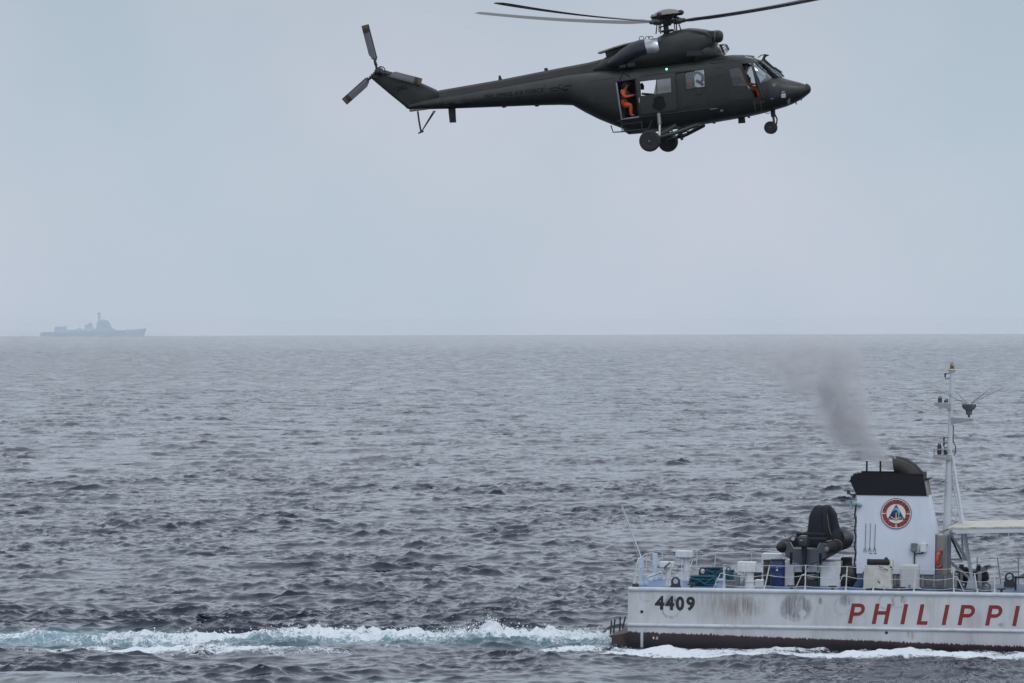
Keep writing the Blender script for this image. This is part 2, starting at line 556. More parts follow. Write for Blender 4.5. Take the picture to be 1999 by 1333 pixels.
def sea_material():
    m = bpy.data.materials.new('sea_water')
    m.use_nodes = True
    nt = m.node_tree
    L = nt.links.new
    bs = nt.nodes['Principled BSDF']
    bs.inputs['IOR'].default_value = 1.333
    co = nd(nt, 'ShaderNodeTexCoord')
    P = co.outputs['Object']
    # ripples too small for the mesh
    mp = nd(nt, 'ShaderNodeMapping')
    mp.inputs['Rotation'].default_value = (0, 0, R(18))
    mp.inputs['Scale'].default_value = (0.62, 1.0, 1.0)
    L(P, mp.inputs[0])
    b1 = nd(nt, 'ShaderNodeTexNoise', Scale=4.0, Detail=5.0, Roughness=0.62)
    L(mp.outputs[0], b1.inputs['Vector'])
    bp1 = nd(nt, 'ShaderNodeBump', Strength=0.07, Distance=0.10)
    L(b1.outputs[0], bp1.inputs['Height'])
    b0 = nd(nt, 'ShaderNodeTexNoise', Scale=0.55, Detail=4.0, Roughness=0.65)
    L(mp.outputs[0], b0.inputs['Vector'])
    bp0 = nd(nt, 'ShaderNodeBump', Strength=0.06, Distance=0.75)
    L(b0.outputs[0], bp0.inputs['Height'])
    # farther out the mesh no longer carries the short waves: their slopes go over to relief
    ln = nd(nt, 'ShaderNodeVectorMath', operation='LENGTH')
    L(P, ln.inputs[0])
    far = nd(nt, 'ShaderNodeMapRange')
    far.inputs['From Min'].default_value = 330.0
    far.inputs['From Max'].default_value = 1250.0
    far.inputs['To Min'].default_value = 0.02
    far.inputs['To Max'].default_value = 1.05
    L(ln.outputs['Value'], far.inputs[0])
    # gusts: rougher and smoother patches of water
    gm = nd(nt, 'ShaderNodeMapping')
    gm.inputs['Scale'].default_value = (0.22, 0.035, 1.0)
    L(P, gm.inputs[0])
    gn = nd(nt, 'ShaderNodeTexNoise', Scale=1.0, Detail=4.0, Roughness=0.7)
    L(gm.outputs[0], gn.inputs['Vector'])
    gr = nd(nt, 'ShaderNodeMapRange')
    gr.inputs['From Min'].default_value = 0.36
    gr.inputs['From Max'].default_value = 0.64
    gr.inputs['To Min'].default_value = 0.15
    gr.inputs['To Max'].default_value = 2.2
    L(gn.outputs[0], gr.inputs[0])
    gx = nd(nt, 'ShaderNodeMath', operation='MULTIPLY')
    L(far.outputs[0], gx.inputs[0]); L(gr.outputs[0], gx.inputs[1])
    L(gx.outputs[0], bp0.inputs['Strength'])
    L(bp0.outputs[0], bp1.inputs['Normal'])
    # foam: cover from the mesh, broken into cells, holes and threads
    fa = nd(nt, 'ShaderNodeAttribute', attribute_name='foam')
    ae = nd(nt, 'ShaderNodeAttribute', attribute_name='aerated')
    wz = nd(nt, 'ShaderNodeMapping')
    wz.inputs['Scale'].default_value = (1, 0.55, 1)
    L(P, wz.inputs[0])
    warp = nd(nt, 'ShaderNodeTexNoise', Scale=1.6, Detail=3.0)
    L(wz.outputs[0], warp.inputs['Vector'])
    wv = nd(nt, 'ShaderNodeVectorMath', operation='SCALE')
    wv.inputs['Scale'].default_value = 0.9
    L(warp.outputs['Color'], wv.inputs[0])
    wa = nd(nt, 'ShaderNodeVectorMath', operation='ADD')
    L(wz.outputs[0], wa.inputs[0]); L(wv.outputs[0], wa.inputs[1])
    vo = nd(nt, 'ShaderNodeTexVoronoi', feature='DISTANCE_TO_EDGE', Scale=1.7)
    L(wa.outputs[0], vo.inputs['Vector'])
    vo2 = nd(nt, 'ShaderNodeTexVoronoi', feature='DISTANCE_TO_EDGE', Scale=5.5)
    L(wa.outputs[0], vo2.inputs['Vector'])
    fn = nd(nt, 'ShaderNodeTexNoise', Scale=2.4, Detail=7.0, Roughness=0.7)
    L(wa.outputs[0], fn.inputs['Vector'])
    f9 = nd(nt, 'ShaderNodeTexNoise', Scale=9.0, Detail=5.0, Roughness=0.7)
    L(wa.outputs[0], f9.inputs['Vector'])
    def mth(op, a, b=None, clamp=False):
        n = nd(nt, 'ShaderNodeMath', operation=op, use_clamp=clamp)
        for i, v in enumerate((a, b)):
            if v is None:
                continue
            if isinstance(v, (int, float)):
                n.inputs[i].default_value = v
            else:
                L(v, n.inputs[i])
        return n.outputs[0]
    cell = mth('ADD', mth('MULTIPLY', vo.outputs['Distance'], 1.0), mth('MULTIPLY', vo2.outputs['Distance'], 1.1))
    thr = mth('ADD', mth('ADD', mth('MULTIPLY', cell, 0.75), mth('MULTIPLY', fn.outputs[0], 0.75)), mth('MULTIPLY', mth('SUBTRACT', f9.outputs[0], 0.5), 1.1))     # about 0.4 .. 1
    mask = nd(nt, 'ShaderNodeMapRange')
    mask.interpolation_type = 'SMOOTHSTEP'
    L(mth('SUBTRACT', mth('MULTIPLY', fa.outputs['Fac'], 1.15), thr), mask.inputs[0])
    mask.inputs['From Min'].default_value = -0.20
    mask.inputs['From Max'].default_value = 0.24
    # bubbles below the surface turn the water pale turquoise
    tq = nd(nt, 'ShaderNodeMix', data_type='RGBA')
    tq.inputs[6].default_value = (0.008, 0.014, 0.026, 1)
    tq.inputs[7].default_value = (0.15, 0.31, 0.36, 1)
    L(mth('MULTIPLY', ae.outputs['Fac'], mth('ADD', fn.outputs[0], 0.45), True), tq.inputs[0])
    fc = nd(nt, 'ShaderNodeMix', data_type='RGBA')
    fc.inputs[7].default_value = (0.60, 0.64, 0.67, 1)
    L(tq.outputs[2], fc.inputs[6])
    L(mask.outputs[0], fc.inputs[0])
    L(fc.outputs[2], bs.inputs['Base Color'])
    rg = nd(nt, 'ShaderNodeMapRange')
    rg.inputs['To Min'].default_value = 0.035
    rg.inputs['To Max'].default_value = 0.85
    L(mask.outputs[0], rg.inputs[0])
    L(rg.outputs[0], bs.inputs['Roughness'])
    fb = nd(nt, 'ShaderNodeBump', Strength=0.6, Distance=0.06)
    L(mask.outputs[0], fb.inputs['Height'])
    L(bp1.outputs[0], fb.inputs['Normal'])
    L(fb.outputs[0], bs.inputs['Normal'])
    return m

build_sea()

# ------------------------------------------------------------------ sea haze
def build_haze():
    b = MB()
    b.box((-17500, -2000, -48), (17500, 17500, 24.2))
    m = bpy.data.materials.new('sea_haze')
    m.use_nodes = True
    nt = m.node_tree
    nt.nodes.clear()
    out = nd(nt, 'ShaderNodeOutputMaterial')
    pv = nd(nt, 'ShaderNodeVolumePrincipled')
    pv.inputs['Color'].default_value = (0.94, 0.97, 1.0, 1)
    pv.inputs['Density'].default_value = 2.7e-5
    pv.inputs['Anisotropy'].default_value = 0.0
    nt.links.new(pv.outputs[0], out.inputs['Volume'])
    o = b.build('haze', m, None, smooth=0)
    tag(o, 'thin grey sea haze that pales the far water and the far ship', None, None, 'stuff')
build_haze()
# ------------------------------------------------------------------ the patrol ship
M_WHITE = mat('white_ship_paint', (0.66, 0.68, 0.70), 0.42, var=0.06, scale=1.4, streak=0.8, dirt=(0.30, 0.27, 0.24), dirt_amt=0.35, bump=0.05, bscale=3)
M_WHITE2 = mat('white_fitting_paint', (0.60, 0.62, 0.63), 0.5, var=0.08, scale=6, dirt=(0.28, 0.22, 0.17), dirt_amt=0.4, streak=0.5)
M_FUNNEL = mat('funnel_white_paint', (0.62, 0.67, 0.75), 0.40, var=0.04, scale=1.0, streak=0.8, dirt=(0.45, 0.43, 0.42), dirt_amt=0.22, bump=0.04, bscale=2.5)
M_BLACK = mat('funnel_black_paint', (0.011, 0.011, 0.016), 0.6, var=0.25, scale=2, spec=0.2)
M_DARK = mat('dark_fitting_paint', (0.030, 0.030, 0.033), 0.55, var=0.3, scale=5)
M_SOOT = mat('sooty_exhaust_metal', (0.024, 0.023, 0.022), 0.6, var=0.4, scale=3, spec=0.3)
M_GREY = mat('grey_panel_paint', (0.16, 0.165, 0.175), 0.5, var=0.15, scale=3, streak=0.6)
M_STEEL = mat('weathered_steel', (0.30, 0.29, 0.28), 0.45, metal=0.4, var=0.2, scale=4, streak=0.8)
M_DECK = mat('blue_deck_paint', (0.045, 0.105, 0.23), 0.45, var=0.25, scale=1.2, dirt=(0.16, 0.17, 0.18), dirt_amt=0.6)
M_RUSTDK = mat('brown_antifouling_step', (0.050, 0.032, 0.030), 0.7, var=0.3, scale=3)
M_RED = mat('red_lettering_paint', (0.185, 0.014, 0.015), 0.5, var=0.12, scale=2)
M_INK = mat('black_lettering_paint', (0.012, 0.012, 0.015), 0.5, var=0.2, scale=2)
M_PALE = mat('pale_lettering_edge', (0.70, 0.66, 0.64), 0.5, var=0.05)
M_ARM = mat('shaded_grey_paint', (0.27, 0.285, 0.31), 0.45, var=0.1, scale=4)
M_WIRE = mat('rail_wire_white', (0.52, 0.52, 0.50), 0.5, var=0.2, scale=8, dirt=(0.2, 0.13, 0.09), dirt_amt=0.5)
M_ALU = mat('grey_mast_paint', (0.48, 0.51, 0.55), 0.4, var=0.08, scale=3, streak=0.6)

def S(px, py, yl=-3.5):
    return SHIP.y(px, py, yl)

def hull_material():
    """white topsides with scuffs and stains of their own shape, worn dark red boot-top below"""
    m = mat('hull_side_paint', (0.47, 0.49, 0.51), 0.42, var=0.10, scale=1.6, streak=0.85, dirt=(0.25, 0.21, 0.17), dirt_amt=0.5)
    nt = m.node_tree
    L = nt.links.new
    bs = nt.nodes['Principled BSDF']
    src = bs.inputs['Base Color'].links[0].from_socket
    co = nd(nt, 'ShaderNodeTexCoord')
    sp = nd(nt, 'ShaderNodeSeparateXYZ')
    L(co.outputs['Object'], sp.inputs[0])
    def mth(op, a, b=None, c=None, clamp=False):
        n = nd(nt, 'ShaderNodeMath', operation=op, use_clamp=clamp)
        for i, v in enumerate((a, b, c)):
            if v is None:
                continue
            if isinstance(v, (int, float)):
                n.inputs[i].default_value = v
            else:
                L(v, n.inputs[i])
        return n.outputs[0]
    mpv = nd(nt, 'ShaderNodeMapping')
    mpv.inputs['Scale'].default_value = (9.0, 9.0, 0.9)
    L(co.outputs['Object'], mpv.inputs[0])
    streak = nd(nt, 'ShaderNodeTexNoise', Scale=1.0, Detail=5.0, Roughness=0.7)
    L(mpv.outputs[0], streak.inputs['Vector'])
    blot = nd(nt, 'ShaderNodeTexNoise', Scale=2.6, Detail=6.0, Roughness=0.65)
    L(co.outputs['Object'], blot.inputs['Vector'])
    X, Z = sp.outputs['X'], sp.outputs['Z']
    def smooth(v, a, b):
        r = nd(nt, 'ShaderNodeMapRange', interpolation_type='SMOOTHSTEP')
        r.inputs['From Min'].default_value = a
        r.inputs['From Max'].default_value = b
        L(v, r.inputs[0])
        return r.outputs[0]
    cur = src
    def stain(cx, cz, rx, rz, col, amt, ring=False, soft=0.25, use=None):
        nonlocal cur
        dx = mth('DIVIDE', mth('SUBTRACT', X, cx), rx)
        dz = mth('DIVIDE', mth('SUBTRACT', Z, cz), rz)
        d = mth('SQRT', mth('ADD', mth('MULTIPLY', dx, dx), mth('MULTIPLY', dz, dz)))
        d = mth('ADD', d, mth('MULTIPLY', mth('SUBTRACT', blot.outputs[0], 0.5), 0.5))
        k = smooth(d, 1.0 + soft * 0.2, 1.0 - soft)
        if ring:
            k = mth('MULTIPLY', k, smooth(d, 0.62, 0.85))
        k = mth('MULTIPLY', k, smooth((use or streak).outputs[0], 0.30, 0.62))
        k = mth('MULTIPLY', k, amt)
        mx = nd(nt, 'ShaderNodeMix', data_type='RGBA')
        mx.inputs[7].default_value = (*col, 1)
        L(k, mx.inputs[0])
        L(cur, mx.inputs[6])
        cur = mx.outputs[2]
    for px, py, rx, rz, col, amt, ring, soft in (
            (1452, 1183, 0.85, 0.50, (0.10, 0.065, 0.042), 0.85, False, 0.9),
            (1420, 1190, 1.5, 0.75, (0.20, 0.16, 0.13), 0.55, False, 0.9),
            (1400, 1168, 1.3, 0.5, (0.22, 0.20, 0.18), 0.5, False, 0.9),
            (1554, 1185, 0.62, 0.50, (0.10, 0.10, 0.11), 0.85, False, 0.3),
            (1553, 1186, 0.68, 0.58, (0.16, 0.16, 0.17), 0.6, True, 0.2),
            (1567, 1197, 0.16, 0.16, (0.60, 0.62, 0.64), 0.9, False, 0.4),
            (1310, 1188, 0.42, 0.42, (0.12, 0.12, 0.13), 0.75, True, 0.2),
            (1310, 1174, 0.30, 0.34, (0.13, 0.13, 0.14), 0.6, False, 0.5),
            (1262, 1160, 0.34, 0.34, (0.24, 0.24, 0.24), 0.6, True, 0.2),
            (1644, 1184, 0.36, 0.40, (0.14, 0.13, 0.13), 0.75, True, 0.5),
            (1650, 1172, 0.34, 0.26, (0.12, 0.11, 0.11), 0.75, False, 0.6),
            (1730, 1176, 0.36, 0.30, (0.13, 0.13, 0.14), 0.75, True, 0.4),
            (1754, 1174, 0.30, 0.30, (0.12, 0.11, 0.12), 0.8, True, 0.5),
            (1764, 1170, 0.16, 0.20, (0.10, 0.09, 0.10), 0.8, False, 0.5),
            (1602, 1173, 0.10, 0.16, (0.10, 0.10, 0.11), 0.8, False, 0.5),
            (1902, 1208, 0.5, 0.45, (0.36, 0.26, 0.28), 0.5, False, 0.8),
            (1954, 1220, 0.16, 0.10, (0.20, 0.18, 0.18), 0.7, False, 0.6),
            (1558, 1155, 1.3, 0.05, (0.06, 0.06, 0.065), 0.9, False, 0.8)):
        p = S(px, py)
        stain(p.x, p.z, rx, rz, col, amt, ring, soft)
    p = S(1779, 1238)
    stain(p.x, p.z, 0.20, 0.26, (0.26, 0.20, 0.12), 0.9, False, 0.5)
    # worn red boot-top: its edge slopes with the trim and is nibbled into upright ticks
    tick = nd(nt, 'ShaderNodeTexNoise', Scale=1.0, Detail=4.0, Roughness=0.75)
    mt = nd(nt, 'ShaderNodeMapping')
    mt.inputs['Scale'].default_value = (14.0, 14.0, 0.7)
    L(co.outputs['Object'], mt.inputs[0])
    L(mt.outputs[0], tick.inputs['Vector'])
    line = mth('MULTIPLY_ADD', X, -0.0210, 0.645)
    edge = mth('SUBTRACT', mth('ADD', line, mth('MULTIPLY', mth('SUBTRACT', tick.outputs[0], 0.62), 0.34)), Z)
    # one clean gap below the drain
    gap = smooth(mth('ABSOLUTE', mth('SUBTRACT', X, S(1253, 1240).x)), 0.035, 0.07)
    rb = mth('MULTIPLY', smooth(edge, -0.012, 0.012), gap)
    rc = nd(nt, 'ShaderNodeMix', data_type='RGBA')
    rc.inputs[6].default_value = (0.012, 0.011, 0.015, 1)
    rc.inputs[7].default_value = (0.045, 0.012, 0.016, 1)
    L(smooth(mth('ADD', edge, mth('MULTIPLY', mth('SUBTRACT', blot.outputs[0], 0.5), 0.5)), 0.22, 0.0), rc.inputs[0])
    mx = nd(nt, 'ShaderNodeMix', data_type='RGBA')
    L(rb, mx.inputs[0])
    L(cur, mx.inputs[6])
    L(rc.outputs[2], mx.inputs[7])
    L(mx.outputs[2], bs.inputs['Base Color'])
    # slight hollows between the frames inside the plating
    wv = nd(nt, 'ShaderNodeTexNoise', Scale=0.9, Detail=2.0)
    L(co.outputs['Object'], wv.inputs['Vector'])
    bp = nd(nt, 'ShaderNodeBump', Strength=0.35, Distance=0.06)
    L(wv.outputs[0], bp.inputs['Height'])
    L(bp.outputs[0], bs.inputs['Normal'])
    return m

DECK_Z = 2.3
LOA = 44.0

def half_beam(x):
    if x < 26:
        return 3.5
    t = (x - 26) / (LOA - 26)
    return max(3.5 * (1 - t ** 2.2), 0.06)

def build_ship():
    t = thing('patrol_ship', 'white patrol ship seen from its stern half, with number 4409 and a black-topped funnel', 'ship', (0, 0, 0), SHIP)
    # hull: section rings from transom to stem
    b = MB()
    rings = []
    for x in [0, 4, 8, 12, 16, 20, 24, 26] + list(np.linspace(27, LOA, 12)):
        w = half_beam(x)
        zt = DECK_Z + 0.02 + (0 if x < 16 else ((x - 16) / 28) ** 2 * 2.2)
        fl = 0.0 if x < 22 else (x - 22) / 22 * 0.55
        wl = max(w * (1 - fl), 0.04)
        pts = []
        for (f, z) in ((1, zt), (1, 0.87), (1, 0.4), (0.985, -0.2), (0.90, -0.8), (0.45, -1.4), (0, -1.7)):
            ww = w if z > 1.5 else (w + wl) / 2 if z > 0.6 else wl
            pts.append((x, -ww * f, z))
        ring = pts + [(p[0], -p[1], p[2]) for p in pts[-2::-1]]
        rings.append([Vector(p) for p in ring])
    b.loft(rings)
    hull = b.build('hull', hull_material(), t, smooth=30)
    # rounded gunwale and knuckle strakes
    for nm, z, r_ in (('rub_rail', DECK_Z - 0.03, 0.085), ('knuckle_strake', 0.875, 0.075)):
        for sgn in (-1, 1):
            b = MB()
            path = [(x, sgn * (half_beam(x) if z > 1.5 else half_beam(x) * (1 if x < 22 else 1 - (x - 22) / 22 * 0.27)), z + (0 if x < 16 else ((x - 16) / 28) ** 2 * (2.2 if z > 1.5 else 0.9))) for x in np.linspace(0.02, 42.5, 44)]
            b.tube(path, r_, 10)
            b.build(nm, M_HULLTRIM, t)
    # deck
    b = MB()
    xs = list(np.linspace(0.05, 43, 30))
    top = [(x, -half_beam(x) + 0.06, DECK_Z + 0.035 + (0 if x < 16 else ((x - 16) / 28) ** 2 * 2.2)) for x in xs]
    for k in range(len(xs) - 1):
        x0, y0, z0 = top[k]
        x1, y1, z1 = top[k + 1]
        b.add([(x0, y0, z0), (x1, y1, z1), (x1, -y1, z1), (x0, -y0, z0), (x0, y0, z0 - .2), (x1, y1, z1 - .2), (x1, -y1, z1 - .2), (x0, -y0, z0 - .2)],
              [(0, 1, 2, 3), (4, 7, 6, 5), (0, 4, 5, 1), (3, 2, 6, 7)])
    b.build('deck', M_DECK, t)
    # portholes and drain openings in the side
    for px, py, r_ in ((1253, 1194, 0.04), (1730.5, 1235, 0.04), (1388, 1238, 0.03)):
        p = S(px, py)
        b = MB()
        b.lathe([(r_, 0), (r_ * 1.5, 0.0), (r_ * 1.5, 0.015), (r_, 0.02), (r_, -0.05)], (p.x, -3.503, p.z), (0, -1, 0), 14)
        b.build('drain_opening', M_DARK, t)
    # number and name along the side, each character painted separately
    for ch, px0, px1, pyb, pyt in (('4', 1278, 1297.5, 1190, 1163), ('4', 1298.5, 1316.5, 1191, 1163.5), ('0', 1319, 1336, 1192, 1164), ('9', 1339.5, 1357, 1192.5, 1164.5)):
        a = S(px0, pyb); c = S(px1, pyt)
        text_part('hull_number', ch, M_INK, t, (a.x, -3.503, a.z), (1, 0, 0), (0, 0, 1), 0.006, c.z - a.z, c.x - a.x, bold=0.042)
    names = [('P', 1655, 1691, 1217, 1178), ('H', 1701.5, 1740.5, 1218, 1178.5), ('I', 1757.3, 1772.5, 1218.5, 1179), ('L', 1789, 1818, 1219.3, 1179.5),
             ('I', 1838, 1853.5, 1220, 1180.3), ('P', 1869, 1906, 1220.3, 1181), ('P', 1923, 1959.5, 1221, 1181.5), ('I', 1975.5, 1991.5, 1222, 1182.3),
             ('N', 2008, 2047, 1222.5, 1183), ('E', 2061, 2094, 1223, 1183.5)]
    for ch, px0, px1, pyb, pyt in names:
        a = S(px0, pyb); c = S(px1, pyt)
        if ch in 'ILH' or True:
            name_letter(ch, a.x, c.x, a.z, c.z, t)
    # draught mark
    for ch, px0, px1, pyb, pyt in (('1', 1274.6, 1277, 1247.2, 1242.8), ('.', 1279, 1280, 1247.6, 1246.6), ('5', 1281, 1284.6, 1248, 1243)):
        a = S(px0, pyb); c = S(px1, pyt)
        text_part('draught_mark', ch, M_PALE, t, (a.x, -3.503, a.z), (1, 0, 0), (0, 0, 1), 0.006, c.z - a.z, c.x - a.x, bold=0.02)
    # stern step
    b = MB()
    zt = 0.60
    b.prism([(-0.02, 0.55), (-0.02, 0.02), (-0.66, 0.02), (-0.66, 0.33), (-0.80, 0.40)], -3.25, 3.2)
    b.build('stern_step', M_RUSTDK, t, smooth=0, bevel=0.015)
    for px, py, px2, py2, yl in ((1191.5, 1235, 1194, 1210.5, -3.1), (1197.5, 1232, 1200.5, 1208, -2.4), (1209.5, 1227, 1211, 1204, -0.6), (1215, 1224.5, 1221, 1203, 0.8)):
        a = S(px, py, yl); c = S(px2, py2, yl)
        b = MB()
        b.tube([(a.x, yl, min(a.z, 0.5) - 0.05), (c.x, yl, c.z)], 0.032, 8)
        b.build('step_post', M_DARK, t)
    # mooring cleats and low pipes along the gunwale
    for px, yl in ((1350, -3.1), (1545, -3.15), (1625, -3.1), (1760, -3.15), (1835, -3.1), (1955, -3.1)):
        q = S(px, 1150, yl)
        b = MB()
        b.box((q.x - 0.05, yl - 0.05, DECK_Z + 0.03), (q.x + 0.05, yl + 0.05, DECK_Z + 0.15))
        b.tube([(q.x - 0.16, yl, DECK_Z + 0.17), (q.x + 0.16, yl, DECK_Z + 0.17)], 0.03, 8)
        b.build('cleat', M_DARK, t)
    b = MB()
    b.tube([(S(1690, 1150, -2.9).x, -2.9, DECK_Z + 0.07), (S(1755, 1150, -2.9).x, -2.9, DECK_Z + 0.07), (S(1800, 1150, -2.9).x, -2.8, DECK_Z + 0.10), (S(1930, 1150, -2.9).x, -2.8, DECK_Z + 0.08)], 0.035, 8)
    b.build('deck_pipe', M_DARK, t)
    build_funnel(t)
    build_mast(t)
    build_deck_fittings(t)
    build_rails(t)
    build_canopy(t)
    build_forward(t)
    return t

def name_letter(ch, x0, x1, z0, z1, t):
    """slanted block capital built from strokes, with a thin pale edge behind it"""
    h = z1 - z0
    sl = 0.19 * h               # slant over the full height
    sw = 0.160            # stroke width in metres
    w = (x1 - x0) - sl
    polys = []
    def q(u0, v0, u1, v1):
        polys.append([(u0, v0), (u1, v0), (u1, v1), (u0, v1)])
    st = sw
    if ch == 'I':
        q(0, 0, st, h)
    elif ch == 'L':
        q(0, 0, st, h); q(st, 0, w, st * 0.9)
    elif ch == 'E':
        q(0, 0, st, h); q(st, 0, w, st * .9); q(st, h - st * .9, w, h); q(st, h * .46, w * .9, h * .46 + st * .9)
    elif ch == 'H':
        q(0, 0, st, h); q(w - st, 0, w, h); q(st, h * 0.46, w - st, h * 0.46 + st * 0.9)
    elif ch == 'N':
        q(0, 0, st, h); q(w - st, 0, w, h)
        polys.append([(st, h), (st, h - st * 1.4), (w - st, 0), (w - st, st * 1.4)])
    elif ch == 'P':
        q(0, 0, st, h)
        zb, zt_ = h * 0.38, h
        r_o = (zt_ - zb) / 2
        cx = w - r_o
        cz = (zb + zt_) / 2
        q(st, zb, cx, zb + st * 0.9); q(st, zt_ - st * 0.9, cx, zt_)
        n = 9
        r_i = r_o - st * 0.9
        for k in range(n):
            a0 = -math.pi / 2 + math.pi * k / n
            a1 = -math.pi / 2 + math.pi * (k + 1) / n
            polys.append([(cx + r_i * math.cos(a0), cz + r_i * math.sin(a0)), (cx + r_o * math.cos(a0), cz + r_o * math.sin(a0)),
                          (cx + r_o * math.cos(a1), cz + r_o * math.sin(a1)), (cx + r_i * math.cos(a1), cz + r_i * math.sin(a1))])
    b = MB()
    for poly in polys:
        pts = [(x0 + u + sl * v / h, z0 + v) for u, v in poly]
        b.prism(pts, -3.502, -3.510)
    o = b.build('name_letter', M_RED, t, smooth=0)
    e = MB()
    for poly in polys:
        cu = sum(u for u, v in poly) / 4
        cv = sum(v for u, v in poly) / 4
        pts = []
        for u, v in poly:
            pts.append((x0 + u + (0.008 if u > cu else -0.008) + sl * v / h, z0 + v + (0.008 if v > cv else -0.008)))
        e.prism(pts, -3.500, -3.505)
    eo = e.build('letter_edge', M_PALE, o, smooth=0)

FY0, FY1 = -0.75, 1.35        # near and far side of the funnel

def build_funnel(t):
    P = lambda px, py: S(px, py, FY0)
    # deckhouse plinth of grey panels
    b = MB()
    a, c = P(1668, 1118), P(1868, 1118)
    zp = a.z - 0.03
    b.box((a.x + 0.1, FY0 + 0.06, DECK_Z + 0.03), (c.x, FY1 - 0.06, zp))
    pl = b.build('deckhouse', M_GREY, t)
    for k, px in enumerate((1747, 1765, 1801, 1823, 1845, 1866)):
        x = P(px, 1130).x
        b = MB()
        b.box((x - 0.045, FY0 + 0.025, DECK_Z + 0.08), (x + 0.045, FY0 + 0.058, zp - 0.03))
        b.build('panel_rib', M_STEEL, pl, smooth=0)
    for x0, x1 in ((1748, 1764), (1803, 1821), (1825, 1843)):
        b = MB()
        b.box((P(x0, 1130).x + 0.06, FY0 + 0.035, DECK_Z + 0.14), (P(x1, 1130).x - 0.05, FY0 + 0.056, zp - 0.08))
        b.build('panel', M_GREY, pl, smooth=0, bevel=0.01)
    # white trunk: raked front face above the knee, plain below
    zb, zk, zw = zp, P(1833, 1044).z, P(1674, 966).z
    xl, xr = P(1672.5, 1050).x, P(1824.5, 1050).x
    xtr = P(1810.5, 970).x
    xbk = P(1826.5, 1043).x
    b = MB()
    prof = [(xl, zb), (xbk - 0.02, zb), (xbk - 0.02, zk), (xtr, zw), (xl, zw)]
    b.prism(prof, FY0, FY1)
    tr = b.build('funnel', M_FUNNEL, t, smooth=0, bevel=0.012)
    # raked cheek of the front face
    b = MB()
    b.prism([(xbk - 0.018, zk + 0.02), (xbk + 0.02, zk + 0.0), (xtr + 0.03, zw - 0.01), (xtr - 0.01, zw - 0.01)], FY0 + 0.03, FY1 - 0.03)
    b.build('front_plate', M_FUNNEL, tr, smooth=0)
    # plate seams: thin raised straps
    for px in (1706, 1768, 1786):
        x = P(px, 1000).x
        b = MB()
        b.box((x - 0.008, FY0 - 0.004, zb + 0.02), (x + 0.008, FY0 + 0.002, zw - 0.01))
        b.build('seam', M_FUNNEL, tr, smooth=0)
    for py, x0, x1 in ((1044, 1815, 1825), (1043, 1674, 1700)):
        b = MB()
        z = P(1800, py).z
        b.box((P(x0, py).x, FY0 - 0.004, z - 0.008), (P(x1, py).x, FY0 + 0.002, z + 0.008))
        b.build('seam', M_FUNNEL, tr, smooth=0)
    # black cap flaring aft
    zc0, zc1 = zw, P(1672, 940).z
    zrim = P(1665, 928).z
    b = MB()
    prof = [(P(1671.5, 966).x, zc0), (P(1809, 970).x, zc0 - 0.01), (P(1804.5, 938).x, zc1), (P(1803, 930).x, zrim - 0.05), (P(1661, 932).x, zrim - 0.02), (P(1660, 936).x, zc1 - 0.0)]
    b.prism(prof, FY0 - 0.03, FY1 + 0.03)
    cap = b.build('funnel_cap', M_BLACK, t, smooth=0, bevel=0.012)
    b = MB()
    b.prism([(P(1656.5, 938).x, zc1 - 0.02), (P(1662, 938).x, zc1 - 0.02), (P(1664, 932).x, zc1 + 0.06), (P(1659, 933).x, zc1 + 0.06)], FY0 - 0.06, FY1 + 0.06)
    b.build('cap_lip', M_BLACK, cap, smooth=0)
    # hollow rim round the cap's top
    rim0, rim1 = zrim - 0.05, zrim + 0.12
    xa, xb = P(1674, 928).x, P(1800, 930).x
    b = MB()
    b.box((xa, FY0, rim0), (xb, FY0 + 0.04, rim1 - 0.02))
    b.box((xa, FY1 - 0.04, rim0), (xb + 0.06, FY1, rim1))
    b.box((xb, FY0 + 0.042, rim0), (xb + 0.05, FY1 - 0.042, rim1 - 0.02))
    b.box((xa - 0.18, FY0 + 0.1, rim0), (xa - 0.002, FY1 - 0.1, rim1 - 0.06))
    b.build('cap_rim', M_BLACK, cap, smooth=0)
    # louvres in the raked front of the cap
    fr0, fr1 = P(1809.5, 970), P(1804.5, 940)
    for k in range(6):
        y = FY0 + 0.38 + k * 0.25
        b = MB()
        b.prism([(fr0.x + 0.004, fr0.z), (fr0.x + 0.05, fr0.z), (fr1.x + 0.05, fr1.z), (fr1.x + 0.004, fr1.z)], y, y + 0.10)
        b.build('louvre', M_STEEL, cap, smooth=0)
    b = MB()
    b.prism([(fr0.x + 0.006, fr0.z), (fr0.x + 0.06, fr0.z), (fr1.x + 0.06, fr1.z), (fr1.x + 0.006, fr1.z)], FY0 + 0.0, FY0 + 0.28)
    b.build('louvre_frame', M_STEEL, cap, smooth=0)
    b = MB()
    b.prism([(fr0.x + 0.006, fr0.z), (fr0.x + 0.06, fr0.z), (fr1.x + 0.06, fr1.z), (fr1.x + 0.006, fr1.z)], FY1 - 0.12, FY1 + 0.0)
    b.build('louvre_frame', M_STEEL, cap, smooth=0)
    for k in range(7):
        b = MB()
        y = FY0 + 0.1 + k * 0.3
        b.box((fr1.x + 0.03, y, fr1.z + 0.06), (fr1.x + 0.16, y + 0.12, fr1.z + 0.10))
        b.build('ledge_bracket', M_BLACK, cap, smooth=0)
    b = MB()
    b.tube([(fr1.x + 0.15, FY0 + 0.0, fr1.z + 0.08), (fr1.x + 0.15, FY1 + 0.15, fr1.z + 0.08)], 0.03, 8)
    b.build('ledge_bar', M_BLACK, cap)
